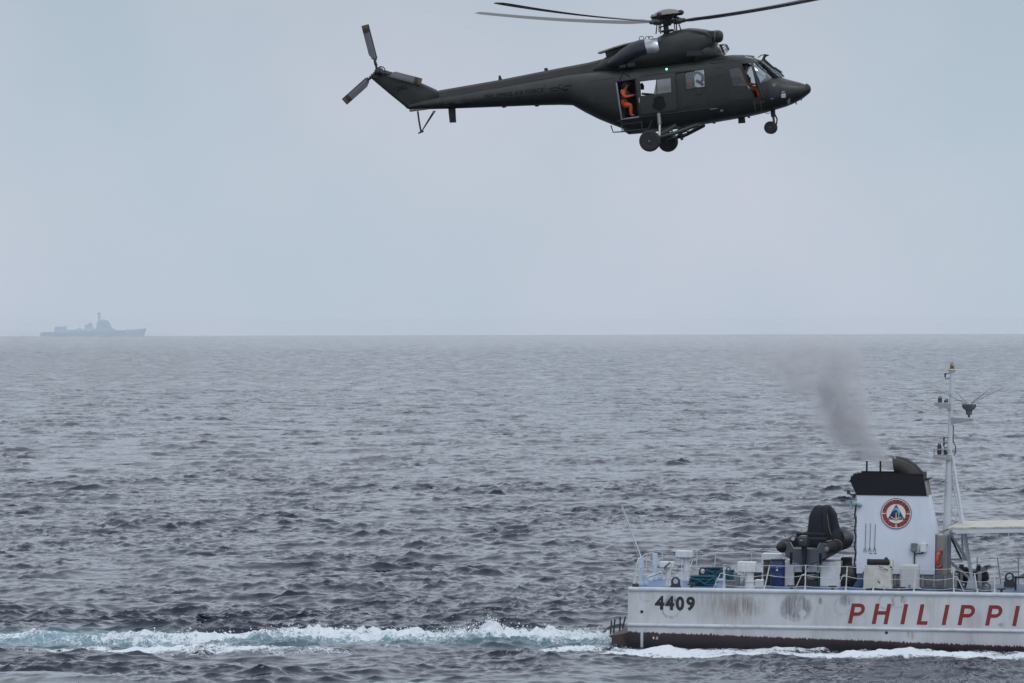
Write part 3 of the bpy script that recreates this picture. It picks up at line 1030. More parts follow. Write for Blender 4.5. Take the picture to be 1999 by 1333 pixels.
    # twin exhausts bending aft, cut off upright
    for yc in (-0.05, 0.75):
        b = MB()
        base = S(1786, 940, yc)
        dx_, dy_ = (0, 0) if yc < 0 else (7, -4)
        pts = [S(x + dx_, y + dy_, yc) for x, y in ((1783, 942), (1780, 930), (1770, 920), (1757, 912), (1744, 908))]
        n = 18
        rings = []
        rr = [0.33, 0.33, 0.32, 0.31, 0.30]
        for i, p in enumerate(pts):
            ang = R((88, 72, 45, 24, 12)[i])
            # ring plane square to the pipe, the mouth cut obliquely
            tdir = Vector((-math.cos(ang), 0, math.sin(ang)))
            u = Vector((0, 1, 0))
            w = tdir.cross(u)
            ring = []
            for k in range(n):
                a = 2 * math.pi * k / n
                q = p + u * (math.cos(a) * rr[i]) + w * (math.sin(a) * rr[i])
                ring.append(q)
            rings.append(ring)
        last = rings[-1]
        zmid = sum(q.z for q in last) / n
        rings[-1] = [q + Vector((-(q.z - zmid) * 0.35, 0, 0)) for q in last]
        rings.append([q.lerp(sum(rings[-1], Vector()) / n, 0.10) for q in rings[-1]])
        rings.append([q + Vector((0.35, 0, -0.10)) for q in rings[-1]])
        b.loft(rings)
        b.build('exhaust_pipe', M_SOOT, t, smooth=50)
    for px, yl in ((1692, 0.1), (1718.5, 0.1)):
        a = S(px, 930, yl)
        top = S(px, 900, yl)
        b = MB()
        b.tube([(a.x, yl, a.z - 0.2), (a.x, yl, top.z)], 0.037, 10)
        b.build('vent_pipe', M_BLACK, t)
    # round badge
    build_badge(tr, P(1749.5, 1002.5), 0.605)
    # three whip cables with handles
    for px, pt in ((1690, 1022), (1699, 1021), (1708.5, 1023)):
        a, c = P(px - 1, 1070), P(px + 0.5, pt)
        b = MB()
        b.tube([(c.x, FY0 - 0.02, c.z), (a.x, FY0 - 0.02, a.z)], 0.009, 6)
        b.tube([(a.x, FY0 - 0.02, a.z), (a.x - 0.06, FY0 - 0.03, a.z - 0.13), (a.x + 0.06, FY0 - 0.03, a.z - 0.13), (a.x, FY0 - 0.02, a.z)], 0.010, 6)
        b.build('pull_cable', M_DARK, tr)
        b = MB()
        b.box((a.x - 0.045, FY0 - 0.035, a.z - 0.04), (a.x - 0.02, FY0 - 0.002, a.z + 0.06))
        b.box((a.x + 0.02, FY0 - 0.035, a.z - 0.04), (a.x + 0.045, FY0 - 0.002, a.z + 0.06))
        b.build('cable_bracket', M_WHITE2, tr, smooth=0)
    for px in (1699.5, 1708.5):
        a = P(px, 1080.5)
        b = MB()
        b.box((a.x - 0.05, FY0 - 0.005, a.z - 0.014), (a.x + 0.05, FY0 + 0.001, a.z + 0.014))
        b.build('name_plate', M_INK, tr, smooth=0)
    # junction boxes with a pipe
    for (x0, y0, x1, y1, m) in ((1779, 1060, 1790.5, 1076, M_GBOX), (1797, 1060.5, 1809, 1077, M_WBOX)):
        a, c = P(x0, y1), P(x1, y0)
        b = MB()
        b.box((a.x, FY0 - 0.16, a.z), (c.x, FY0 - 0.004, c.z))
        o = b.build('junction_box', m, tr, smooth=0, bevel=0.012)
        b = MB()
        b.box((a.x - 0.05, FY0 - 0.02, a.z + 0.04), (a.x - 0.002, FY0 - 0.003, a.z + 0.08))
        b.build('bracket', M_STEEL, o, smooth=0)
        b = MB()
        b.box((c.x + 0.002, FY0 - 0.02, c.z - 0.08), (c.x + 0.05, FY0 - 0.003, c.z - 0.04))
        b.build('bracket', M_STEEL, o, smooth=0)
    a, c, d = P(1785.5, 1118), P(1785.5, 1077), P(1803, 1078)
    b = MB()
    b.tube([(a.x, FY0 - 0.06, a.z), (c.x, FY0 - 0.06, c.z)], 0.028, 8)
    b.tube([(c.x, FY0 - 0.06, c.z - 0.14), (c.x + 0.1, FY0 - 0.06, c.z - 0.06), (d.x - 0.05, FY0 - 0.06, c.z - 0.06), (d.x, FY0 - 0.06, c.z + 0.02)], 0.024, 8)
    b.build('cable_pipe', M_DARK, tr)
    # aft edge: cable run, horn loudspeaker, small lamp
    b = MB()
    a, c = P(1668.5, 1120), P(1669.5, 985)
    pts = []
    for k in range(14):
        f = k / 13
        pts.append((a.x + (c.x - a.x) * f + 0.03 * math.sin(k * 2.1), FY0 + 0.15, a.z + (c.z - a.z) * f))
    b.tube(pts, 0.04, 6)
    b.build('cable_run', M_DARK, tr)
    b = MB()
    a = P(1669, 984)
    b.lathe([(0.03, -0.2), (0.05, -0.12), (0.06, 0.0), (0.15, 0.17), (0.16, 0.18), (0.13, 0.17), (0.02, 0.02)], (a.x + 0.02, FY0 - 0.05, a.z), (-0.9, -0.3, 0.05), 16)
    b.lathe([(0.07, 0.0), (0.08, 0.1), (0.05, 0.16)], (a.x + 0.12, FY0 - 0.08, a.z - 0.02), (0.9, -0.2, -0.1), 12)
    b.build('horn_loudspeaker', M_TEAL, tr, smooth=50)
    b = MB()
    a = P(1666, 966)
    b.tube([(a.x + 0.1, FY0 + 0.1, a.z), (a.x - 0.1, FY0 + 0.1, a.z), (a.x - 0.16, FY0 + 0.1, a.z + 0.07)], 0.035, 8)
    b.box((a.x - 0.26, FY0 + 0.04, a.z + 0.02), (a.x - 0.15, FY0 + 0.16, a.z + 0.19))
    b.tube([(a.x - 0.05, FY0 + 0.1, a.z - 0.05), (a.x + 0.08, FY0 + 0.1, a.z - 0.10)], 0.05, 8)
    b.build('flood_lamp', M_DARK, tr)
    # weathered plate at the forward corner
    b = MB()
    a, c = P(1828, 1116), P(1828, 1046)
    b.box((xbk + 0.0, FY0 + 0.35, zb), (xbk + 0.45, FY1 - 0.1, zk - 0.02))
    b.build('steel_locker', M_STEEL, tr, smooth=0, bevel=0.01)

def build_badge(tr, c, r):
    """round coast guard emblem: red ring with lettering, white field, blue triangle, dolphin and anchor"""
    y = FY0
    def disc(name, ro, ri, y0, y1, m, n=48, a0=0.0, a1=2 * math.pi, par=tr):
        b = MB()
        full = abs(a1 - a0 - 2 * math.pi) < 1e-6
        if ri <= 0:
            b.prism([(c.x + ro * math.cos(2 * math.pi * k / n), c.z + ro * math.sin(2 * math.pi * k / n)) for k in range(n)], y0, y1)
        else:
            for k in range(n):
                p0 = a0 + (a1 - a0) * k / n
                p1 = a0 + (a1 - a0) * (k + 1) / n
                b.prism([(c.x + rr * math.cos(p), c.z + rr * math.sin(p)) for rr, p in ((ri, p0), (ro, p0), (ro, p1), (ri, p1))], y0, y1)
        return b.build(name, m, par, smooth=0)
    badge = disc('badge', r, 0, y - 0.001, y - 0.030, M_INK)
    K = dict(par=tr)
    disc('badge_edge', r * 0.955, r * 0.91, y - 0.028, y - 0.036, M_PALE, **K)
    g = 0.035
    for a0, a1 in ((g, math.pi - g), (math.pi + g, 1.5 * math.pi - g), (1.5 * math.pi + g, 2 * math.pi - g)):
        disc('badge_ring', r * 0.91, r * 0.66, y - 0.028, y - 0.035, M_BADGE_RED, n=24, a0=a0, a1=a1, **K)
    disc('badge_edge', r * 0.66, r * 0.63, y - 0.028, y - 0.037, M_INK, **K)
    disc('badge_field', r * 0.905, 0, y - 0.027, y - 0.032, M_PALE, **K)
    ht = r * 0.62
    b = MB()
    b.prism([(c.x, c.z + ht * 0.98), (c.x - ht * 0.90, c.z - ht * 0.62), (c.x + ht * 0.90, c.z - ht * 0.62)], y - 0.031, y - 0.040)
    b.build('badge_triangle', M_BADGE_BLUE, tr, smooth=0)
    # dolphin arching down over the anchor
    b = MB()
    path = [(-0.09, 0.06), (-0.03, 0.13), (0.045, 0.11), (0.09, 0.02), (0.095, -0.08), (0.07, -0.16)]
    rad = [0.012, 0.045, 0.055, 0.048, 0.028, 0.010]
    b.tube([(c.x + u * 1.15, y - 0.042, c.z + v * 1.15 + 0.03) for u, v in path], rad, 8)
    b.prism([(c.x + 0.03, c.z + 0.20), (c.x + 0.07, c.z + 0.14), (c.x - 0.01, c.z + 0.15)], y - 0.04, y - 0.05)
    b.prism([(c.x + 0.05, c.z - 0.13), (c.x + 0.09, c.z - 0.21), (c.x + 0.12, c.z - 0.13)], y - 0.04, y - 0.05)
    b.build('badge_dolphin', M_BADGE_SKY, tr)
    b = MB()
    arc = [(c.x + 0.24 * math.sin(R(a)), y - 0.045, c.z - 0.02 - 0.19 * math.cos(R(a))) for a in range(-62, 63, 12)]
    b.tube(arc, 0.022, 8)
    b.tube([(c.x, y - 0.05, c.z + 0.06), (c.x, y - 0.05, c.z - 0.24)], [0.018, 0.035], 8)
    b.prism([(c.x - 0.07, c.z - 0.19), (c.x, c.z - 0.25), (c.x + 0.07, c.z - 0.19), (c.x, c.z - 0.14)], y - 0.04, y - 0.062)
    b.build('badge_anchor', M_BADGE_GOLD, tr)
    for u, v in ((-0.245, -0.19), (0.245, -0.19), (0, 0.25)):
        b = MB()
        b.lathe([(0.018, 0), (0.018, 0.012)], (c.x + u, y - 0.038, c.z + v), (0, -1, 0), 8)
        b.build('badge_star', M_PALE, tr)
    # lettering round the ring
    hl = r * 0.20
    def ring_text(word, a_mid, step, up):
        n = len(word)
        for i, ch in enumerate(word):
            if ch == ' ':
                continue
            off = (i - (n - 1) / 2) * step
            a = a_mid - off if up else a_mid + off
            rad = r * 0.785
            ux = Vector((math.sin(a), 0, -math.cos(a))) if up else Vector((-math.sin(a), 0, math.cos(a)))
            uz = Vector((math.cos(a), 0, math.sin(a))) if up else Vector((-math.cos(a), 0, -math.sin(a)))
            wd = hl * (0.28 if ch == 'I' else 0.72)
            cen = Vector((c.x + rad * math.cos(a), y - 0.036, c.z + rad * math.sin(a)))
            text_part('badge_letter', ch, M_INK, tr, cen - ux * wd / 2 - uz * hl / 2, ux, uz, 0.008, hl, wd, bold=0.03)
    ring_text('PHILIPPINE', math.pi / 2, R(15.6), True)
    ring_text('COAST', R(222), R(16.5), False)
    ring_text('GUARD', R(318), R(16.5), False)

def build_mast(t):
    Y = 0.5
    P = lambda px, py: S(px, py, Y)
    a, m1, top = P(1847, 1117), P(1853, 900), P(1858.5, 720)
    b = MB()
    b.tube([(a.x, Y, DECK_Z + 0.5), tuple(P(1849, 1030)), tuple(m1)], [0.19, 0.17, 0.125], 14)
    b.tube([tuple(m1), tuple(P(1857, 790)), tuple(top)], [0.115, 0.095, 0.082], 14)
    mast = b.build('mast', M_ALU, t)
    # lower ladder rungs and clamps
    for py in (1052, 1072):
        q = P(1845, py)
        b = MB()
        b.tube([(q.x - 0.24, Y - 0.28, q.z), (q.x + 0.12, Y - 0.28, q.z), (q.x + 0.12, Y, q.z)], 0.016, 6)
        b.tube([(q.x - 0.24, Y - 0.28, q.z), (q.x - 0.24, Y, q.z)], 0.016, 6)
        b.build('mast_clamp', M_WHITE2, mast)
    for py in (768, 800, 852, 880, 940, 965, 1005):
        q = P(1856 - (py - 770) * 0.03, py)
        b = MB()
        b.lathe([(0.10, -0.02), (0.15 if py > 900 else 0.125, -0.02), (0.15 if py > 900 else 0.125, 0.02), (0.10, 0.02)], (q.x, Y, q.z), 'Z', 14)
        b.build('mast_band', M_ALU, mast)
    # head plate with lamp
    q = P(1858.5, 721)
    b = MB()
    b.lathe([(0.09, -0.14), (0.12, -0.08), (0.20, -0.02), (0.20, 0.015), (0.0, 0.015)], (q.x, Y, q.z), 'Z', 16)
    b.build('mast_head', M_WHITE2, mast)
    b = MB()
    b.lathe([(0.10, 0.016), (0.10, 0.05), (0.075, 0.06), (0.09, 0.12), (0.085, 0.18), (0.05, 0.22), (0.05, 0.25), (0.015, 0.26), (0.012, 0.31)], (q.x, Y, q.z), 'Z', 16)
    b.build('masthead_lamp', M_BRASS, mast)
    # forward and aft brackets with lanterns
    for (xo, xi, yt, yb, h) in ((1825, 1856, 785.5, 799, 0.10), (1823, 1856, 875, 899, 0.0)):
        q0, q1 = P(xo, yt), P(xi, yb)
        b = MB()
        if yt > 800:
            b.prism([(q0.x, q0.z), (q0.x, q0.z - 0.42), (q1.x, q1.z), (q1.x, q1.z + 0.12), (q0.x + 0.03, q0.z - 0.30), (q0.x + 0.03, q0.z)], Y - 0.2, Y + 0.2)
            b.box((q0.x + 0.03, Y - 0.2, q0.z - 0.06), (q1.x, Y - 0.17, q0.z - 0.02))
            b.box((q0.x + 0.03, Y - 0.2, q0.z - 0.30), (q1.x, Y - 0.17, q0.z - 0.25))
            b.box((q0.x + 0.35, Y - 0.199, q0.z - 0.25), (q0.x + 0.40, Y - 0.17, q0.z - 0.06))
        else:
            b.prism([(q0.x, q0.z), (q0.x, q0.z - 0.13), (q1.x, q1.z), (q1.x, q0.z - 0.03)], Y - 0.17, Y + 0.17)
        b.build('mast_bracket', M_ARM, mast, smooth=0, bevel=0.008)
        b = MB()
        lx = q0.x + (0.20 if yt < 800 else 0.22)
        lz = q0.z + (0.0 if yt < 800 else -0.25)
        hh = 0.20 if yt < 800 else 0.42
        b.lathe([(0.085, 0.0), (0.085, hh * 0.8), (0.06, hh), (0.0, hh)], (lx, Y, lz), 'Z', 14)
        b.tube([(lx - 0.05, Y, lz + hh), (lx - 0.04, Y, lz + hh + 0.05), (lx + 0.04, Y, lz + hh + 0.05), (lx + 0.05, Y, lz + hh)], 0.010, 6)
        b.build('lantern', M_DARK, mast)
        b = MB()
        b.box((lx + 0.16, Y - 0.07, lz), (lx + 0.32, Y + 0.07, lz + hh * 0.45))
        b.tube([(lx + 0.2, Y, lz + hh * .4), (lx + 0.23, Y, lz + hh * .7), (lx + 0.33, Y, lz + hh * .6)], 0.02, 6)
        b.build('lamp_housing', M_DARK, mast)
    # cross arm with covered dome base and four whip aerials
    q0, q1 = P(1857, 816), P(1900, 821)
    b = MB()
    b.prism([(q0.x - 0.02, q0.z + 0.03), (q1.x, q0.z - 0.02), (q1.x, q0.z - 0.10), (q0.x, q0.z - 0.24)], Y - 0.12, Y + 0.12)
    arm = b.build('mast_arm', M_ARM, mast, smooth=0, bevel=0.008)
    d = P(1891.5, 815)
    b = MB()
    b.lathe([(0.045, 0.0), (0.045, 0.10), (0.12, 0.11), (0.13, 0.28), (0.22, 0.34), (0.27, 0.40), (0.28, 0.53), (0.0, 0.54)], (d.x, Y, d.z), 'Z', 18)
    b.build('antenna_base', M_ANT, mast)
    hub = (d.x, Y, d.z + 0.50)
    for px, py, dy in ((1826.5, 760, -0.5), (1863.5, 762, 0.6), (1929.5, 761.5, -0.4), (1960, 756, 0.6)):
        q = S(px, py, Y + dy)
        b = MB()
        dirv = Vector((q.x - hub[0], dy, q.z - hub[2])).normalized()
        st = Vector(hub) + dirv * 0.12
        b.tube([tuple(st), tuple(q)], [0.014, 0.007], 6)
        b.build('whip_aerial', M_ANT, mast)
    # cables, small lamps on stalks
    b = MB()
    b.tube([tuple(P(1861, 830)), tuple(P(1860.5, 860)), tuple(P(1865.5, 872)), tuple(P(1865, 884)), tuple(P(1860.5, 890))], 0.025, 6)
    b.build('mast_cable', M_DARK, mast)
    for (px, py) in ((1848, 733), (1845.5, 858), (1845.5, 868)):
        q = P(px, py)
        b = MB()
        b.tube([(q.x + 0.2, Y, q.z + 0.1), (q.x, Y, q.z + 0.08), (q.x - 0.06, Y, q.z - 0.02), (q.x - 0.03, Y, q.z - 0.14), (q.x + 0.08, Y, q.z - 0.10), (q.x + 0.2, Y, q.z - 0.04)], 0.017, 6)
        b.box((q.x - 0.09, Y - 0.05, q.z - 0.06), (q.x - 0.03, Y + 0.05, q.z + 0.10))
        b.build('stalk_lamp', M_DARK, mast)
    # raking legs on the forward side
    for yl0, yl1 in ((Y - 0.05, -0.35), (Y + 0.05, 1.25)):
        b = MB()
        a = P(1859, 888)
        c = S(1899, 1135, yl1)
        b.tube([(a.x, yl0, a.z), (c.x - 0.02, yl1, c.z)], [0.05, 0.075], 8)
        b.build('mast_leg', M_ALU, mast)
    for (x0, y0, x1, y1, r_, m) in ((1858, 930, 1877, 1026, 0.030, M_ALU), (1855.5, 992, 1878, 1028, 0.03, M_ALU), (1861, 931, 1867.5, 931, 0.02, M_ALU), (1854, 986, 1871, 986, 0.02, M_ALU),
                                    (1854, 1040, 1886, 1090, 0.055, M_ALU), (1852, 1041, 1877, 1092, 0.04, M_DARK), (1878, 1044, 1880, 1090, 0.04, M_ALU),
                                    (1852, 1092, 1890, 1092, 0.04, M_ALU), (1853, 1095, 1892, 1128, 0.055, M_ALU), (1847, 1092, 1888, 1091.5, 0.03, M_ALU)):
        b = MB()
        b.tube([tuple(P(x0, y0)), tuple(P(x1, y1))], r_, 8)
        b.build('mast_brace', m, mast)
    b = MB()
    q = P(1896, 1130)
    b.prism([(q.x - 0.15, DECK_Z + 0.03), (q.x + 0.25, DECK_Z + 0.03), (q.x + 0.12, q.z + 0.1), (q.x - 0.06, q.z + 0.1)], -0.55, 0.9)
    b.build('leg_foot', M_ALU, mast, smooth=0, bevel=0.01)

def build_deck_fittings(t):
    dz = DECK_Z + 0.03
    # ventilators: round trunk with a square hood
    def vent(px0, px1, pyt, pyb, sx0, sx1, fo_y, far, step=True):
        p0, p1 = S(px0, pyt, fo_y), S(px1, pyb, fo_y)
        q0, q1 = S(sx0, 1130, fo_y), S(sx1, 1130, fo_y)
        w = (p1.x - p0.x) / 2
        r_ = (q1.x - q0.x) / 2
        cx = (q0.x + q1.x) / 2
        b = MB()
        b.lathe([(r_ * 1.12, 0), (r_ * 1.12, 0.10), (r_, 0.11), (r_ * 0.95, p1.z - dz + 0.02)], (cx, fo_y, dz), 'Z', 20)
        o = b.build('ventilator', M_WHITE2, t)
        b = MB()
        b.box((p0.x, fo_y - w * 0.8, p1.z), (p1.x, fo_y + w * 0.8, p0.z))
        if step:
            b.box((p0.x, fo_y - w * 0.6, p1.z - 0.12), (p0.x + w * 0.62, fo_y + w * 0.6, p1.z - 0.002))
        b.build('vent_hood', M_WHITE2, o, smooth=0, bevel=0.02)
        b = MB()
        b.lathe([(r_ * 1.02, -0.02), (r_ * 1.10, -0.02), (r_ * 1.10, 0.03), (r_ * 1.02, 0.03)], (cx, fo_y, dz + (p1.z - dz) * 0.42), 'Z', 20)
        b.build('vent_collar', M_WHITE2, o)
    vent(1320, 1352, 1074.5, 1088, 1334, 1347, 2.2, True)
    vent(1289, 1315.5, 1096, 1107.5, 1299, 1310, -2.3, False)
    vent(1441, 1476, 1096, 1116, 1454.5, 1472, -3.0, False)
    vent(1488, 1526, 1079.5, 1104, 1500, 1520, 1.6, False, step=False)
    b = MB()
    a = S(1473, 1132, -2.4); c = S(1489, 1150, -2.4)
    b.box((a.x, -2.4, dz), (c.x, -1.8, a.z))
    b.build('deck_hatch', M_WHITE2, t, smooth=0, bevel=0.02)
    b = MB()
    a = S(1432, 1117, -1.0); c = S(1443, 1132, -1.0)
    b.box((a.x, -1.0, dz), (c.x, -0.5, a.z))
    b.prism([(c.x + 0.01, dz), (c.x + 0.40, dz), (c.x + 0.22, dz + 0.33)], -1.1, -0.7)
    b.build('winch_box', M_GREY, t, smooth=0, bevel=0.015)
    # panama chocks: upright plate with a round eye
    def chock(px0, px1, pyt, pyb, yl, dark=True):
        p0, p1 = S(px0, pyt, yl), S(px1, pyb, yl)
        w = (p1.x - p0.x) / 2
        cx = (p0.x + p1.x) / 2
        h = p0.z - dz
        cz = p0.z - w * 0.82
        ro, ri = w * 0.82, w * 0.52
        b = MB()
        n = 24
        ths = [2 * math.pi * k / n for k in range(n)]
        for y0, y1 in ((yl - 0.1, yl + 0.1),):
            for k in range(n):
                a0, a1 = ths[k], 2 * math.pi * (k + 1) / n
                def outer(a):
                    ca, sa = math.cos(a), math.sin(a)
                    if sa >= 0:
                        return (cx + ro * ca, cz + ro * sa)
                    f = max(abs(ca) / 1.0, abs(sa) / 1.0)
                    return (cx + ro * ca / f, max(cz + ro * sa / f, cz - ro))
                b.prism([(cx + ri * math.cos(a0), cz + ri * math.sin(a0)), outer(a0), outer(a1), (cx + ri * math.cos(a1), cz + ri * math.sin(a1))], y0, y1)
        if cz - ro > dz:
            b.box((cx - w, yl - 0.13, dz), (cx + w, yl + 0.13, cz - ro - 0.002))
        b.build('chock', M_DARK if dark else M_ANT, t, smooth=30)
    chock(1309, 1329, 1126, 1149, -3.2)
    chock(1363, 1381, 1107, 1122, 2.6)
    chock(1916, 1936, 1137, 1158, -3.1, False)
    chock(1960, 1981.5, 1117, 1143, 1.4, False)
    chock(1417, 1427, 1106, 1120, 2.8)
    # stern posts and sloping bar
    for px0, px1, pyt, pyb, yl in ((1246, 1256, 1088.5, 1142, -1.6), (1274, 1282.5, 1080, 1132.5, 2.6), (1257.5, 1265, 1121, 1142, -1.5), (1267, 1274, 1128, 1137, 1.4), (1285.5, 1292, 1115, 1132, 2.9)):
        a, c = S(px0, pyt, yl), S(px1, pyb, yl)
        b = MB()
        b.prism([(a.x, a.z), (c.x, a.z), (c.x - 0.02, dz), (a.x + 0.04, dz)], yl - 0.09, yl + 0.09)
        b.box((a.x - 0.02, yl - 0.12, dz), (c.x + 0.02, yl - 0.092, dz + 0.12))
        b.build('stern_post', M_BLUEWHITE, t, smooth=0, bevel=0.012)
    b = MB()
    a, c = S(1264, 1126.5, -2.0), S(1291, 1117, -2.0)
    b.tube([(a.x, -2.0, a.z), (c.x, -2.0, c.z)], 0.045, 10)
    b.build('sloping_bar', M_WHITE2, t)
    b = MB()
    a, c = S(1299, 1107, -2.5), S(1310, 1097, -2.5)
    b.tube([(a.x, -2.8, a.z), (c.x, -2.8, c.z)], 0.03, 8)
    b.build('hood_strut', M_DARK, t)
    # lattice flag gaff leaning aft
    f0, f1 = S(1251, 1087, -0.5), S(1214, 986, -0.5)
    b = MB()
    b.tube([tuple(f0), tuple(f1)], [0.035, 0.02], 8)
    b.tube([(f0.x - 0.10, -0.5, f0.z), (f1.x - 0.03, -0.5, f1.z)], 0.008, 6)
    for k in range(12):
        fr = (k + 0.5) / 12
        q = f0.lerp(f1, fr)
        b.tube([tuple(q), (q.x - 0.10 + 0.06 * fr, -0.5, q.z - 0.03)], 0.007, 6)
    b.build('flag_gaff', M_ALU, t)
    b = MB()
    a = S(1237, 1138, -3.2)
    b.box((S(1235, 1139, -3.2).x, -3.35, dz), (S(1246, 1139, -3.2).x, -2.95, S(1240, 1139, -3.2).z))
    b.build('roller_block', M_DARK, t, smooth=0, bevel=0.02)
    # white housing under the boat
    a, c = S(1526, 1094, -0.6), S(1641, 1148, -0.6)
    b = MB()
    xs = [S(p, 1120, -0.6).x for p in (1530, 1550, 1601, 1641)]
    zt = S(1600, 1096, -0.6).z
    b.box((xs[0], -0.6, dz), (xs[1], 1.6, zt))
    b.box((xs[2], -0.6, dz), (xs[3], 1.6, zt))
    b.box((xs[1] + 0.002, -0.55, dz + 0.55), (xs[2] - 0.002, 1.6, zt - 0.02))
    b.build('boat_housing', M_WHITE2, t, smooth=0, bevel=0.02)
    b = MB()
    b.box((xs[1] + 0.02, -0.2, dz), (xs[2] - 0.02, 0.5, dz + 0.50))
    b.build('winch_drum', M_DARK, t, smooth=0, bevel=0.05)

def build_rails(t):
    dz = DECK_Z + 0.02
    near = [(1413, 1150, 1413, 1101, 'b'), (1492, 1151, 1502.5, 1103, ''), (1571.5, 1153, 1573, 1102.5, 'b'), (1651, 1154.5, 1654, 1105, 'b'), (1704.5, 1155, 1708.5, 1107, 'c'),
            (1784, 1156, 1788.5, 1108.5, ''), (1862, 1157.5, 1861, 1109.5, 'c'), (1908, 1158.5, 1902.5, 1119, ''), (1941.6, 1158.5, 1941.6, 1108, '')]
    tops, mids, lows = [], [], []
    for bx, by, tx, ty, kind in near:
        a = S(bx, by, -3.38); c = S(tx, ty, -3.38)
        b = MB()
        b.tube([(a.x, -3.38, dz), (c.x, -3.38, c.z)], 0.024, 8)
        b.lathe([(0.05, 0), (0.05, 0.03), (0.035, 0.06), (0.035, 0.16)], (a.x, -3.38, dz), 'Z', 10)
        if kind:
            s_ = -1 if kind == 'b' else 1
            zz = dz + 0.62
            xx = a.x + (c.x - a.x) * 0.62
            b.tube([(xx, -3.38, zz), (xx + s_ * 0.14, -3.36, zz - 0.02), (xx + s_ * 0.42, -3.3, dz)], 0.018, 8)
        b.build('stanchion', M_WIRE, t)
        f = lambda k: (a.x + (c.x - a.x) * k, -3.38, dz + (c.z - dz) * k)
        tops.append(f(0.985)); mids.append(f(0.60)); lows.append(f(0.16))
    far = [(1293, 1131, 1293, 1079), (1358, 1131, 1361, 1078.5), (1392, 1131, 1398, 1079.5), (1467.5, 1132, 1467.5, 1080), (1447, 1110, 1447, 1090), (1907, 1140, 1907.5, 1088), (1954, 1140, 1947, 1088.5), (1988, 1141, 1988, 1089)]
    ft = []
    for bx, by, tx, ty in far:
        a = S(bx, by, 3.38); c = S(tx, ty, 3.38)
        b = MB()
        b.tube([(a.x, 3.38, dz), (c.x, 3.38, c.z)], 0.022, 8)
        b.build('stanchion', M_ALU, t)
        ft.append((c.x, 3.38, c.z - 0.02))
    # wires sag a little between posts
    def wire(pts, sag, r_=0.011):
        for p, q in zip(pts[:-1], pts[1:]):
            b = MB()
            b.tube([(p[0] + (q[0] - p[0]) * f, p[1], p[2] + (q[2] - p[2]) * f - sag * 4 * f * (1 - f)) for f in np.linspace(0, 1, 7)], r_, 6)
            b.build('rail_wire', M_WIRE, t)
    wire(tops, 0.03); wire(mids, 0.09); wire(lows, 0.05)
    wire([ft[0], ft[1], ft[2], ft[3]], 0.03, 0.009)
    wire(ft[5:], 0.02, 0.009)
    # stern corner rail, near and across
    for pts in (((1236, 1150, -3.3), (1242, 1108, -3.3), (1246, 1090, -3.2)), ((1239, 1147, -2.6), (1243, 1100, -2.4)), ((1236, 1146, -3.0), (1238, 1118, -3.0)), ((1261, 1140, 0.2), (1262.5, 1080, 0.2)),
                ((1337, 1134, -3.3), (1352, 1094, -3.3)), ((1303, 1149, -3.3), (1311, 1098, -3.3)), ((1331, 1150, -3.3), (1331, 1092, -3.3)), ((1336, 1135, -2.9), (1344, 1108, -2.9))):
        b = MB()
        b.tube([tuple(S(*p)) for p in pts], 0.022, 8)
        b.build('stanchion', M_WIRE, t)
    b = MB()
    b.tube([tuple(S(1246, 1091, -3.2)), tuple(S(1262, 1081, 0.2)), tuple(S(1275, 1079, 2.9))], 0.016, 6)
    b.tube([tuple(S(1243, 1112, -3.1)), tuple(S(1263, 1104, 0.2)), tuple(S(1278, 1102, 2.9))], 0.012, 6)
    b.build('stern_rail', M_WIRE, t)

def build_canopy(t):
    # flat weather-worn roof forward of the mast, on posts
    near, far = -2.2, 3.0
    z0 = S(1849, 1033, near).z
    xa = S(1849, 1033, near).x
    slope = 0.028
    xb = xa + 7.5
    b = MB()
    pts = [(xa, near, z0), (xb, near, z0 + slope * 7.5), (xb, far, z0 + slope * 7.5 + 0.06), (xa + 0.3, far, z0 + 0.06)]
    b.slab(pts, (0, 0, 0.07))
    roof = b.build('canopy_roof', M_CANOPY, t, smooth=0, bevel=0.01)
    b = MB()
    b.prism([(xa + 0.35, z0 - 0.17), (xb, z0 + slope * 7.5 - 0.15), (xb, z0 + slope * 7.5 - 0.004), (xa + 0.25, z0 + 0.0)], near + 0.02, near + 0.06)
    b.build('canopy_edge', M_ALU, roof, smooth=0)
    for k, px in enumerate((1919, 1930, 1969)):
        x = S(px, 1035, near).x
        b = MB()
        b.tube([(x, near + 0.04, z0 + slope * (x - xa) - 0.1), (x, near + 0.04, z0 + slope * (x - xa) - 0.33)], 0.012, 6)
        b.build('hook', M_ALU, roof)
    for x in (xa + 5.0, xb - 0.3):
        for y in (near + 0.2, far - 0.2):
            b = MB()
            b.tube([(x, y, DECK_Z + 0.02), (x, y, z0 + slope * (x - xa))], 0.05, 8)
            b.build('canopy_post', M_ALU, t)
    # stringers under the roof at the mast
    b = MB()
    b.tube([tuple(S(1840, 1038, near)), (xa + 0.05, near, z0 - 0.0)], 0.022, 6)
    b.build('canopy_tie', M_DARK, roof)

def build_forward(t):
    # deckhouse and wheelhouse farther forward
    b = MB()
    zt = DECK_Z
    b.prism([(20.5, zt), (33.5, zt), (32.9, zt + 2.5), (20.5, zt + 2.5)], -2.7, 2.7)
    b.prism([(23.5, zt + 2.502), (31.5, zt + 2.502), (30.9, zt + 4.9), (23.8, zt + 4.9)], -2.4, 2.4)
    b.build('superstructure', M_WHITE, t, smooth=0, bevel=0.04)
    for k in range(6):
        for s_ in (-1, 1):
            b = MB()
            b.box((24.2 + k * 1.1, s_ * 2.401 - 0.012, zt + 3.7), (25.0 + k * 1.1, s_ * 2.401 + 0.012, zt + 4.5))
            b.build('window', M_INK, t, smooth=0)

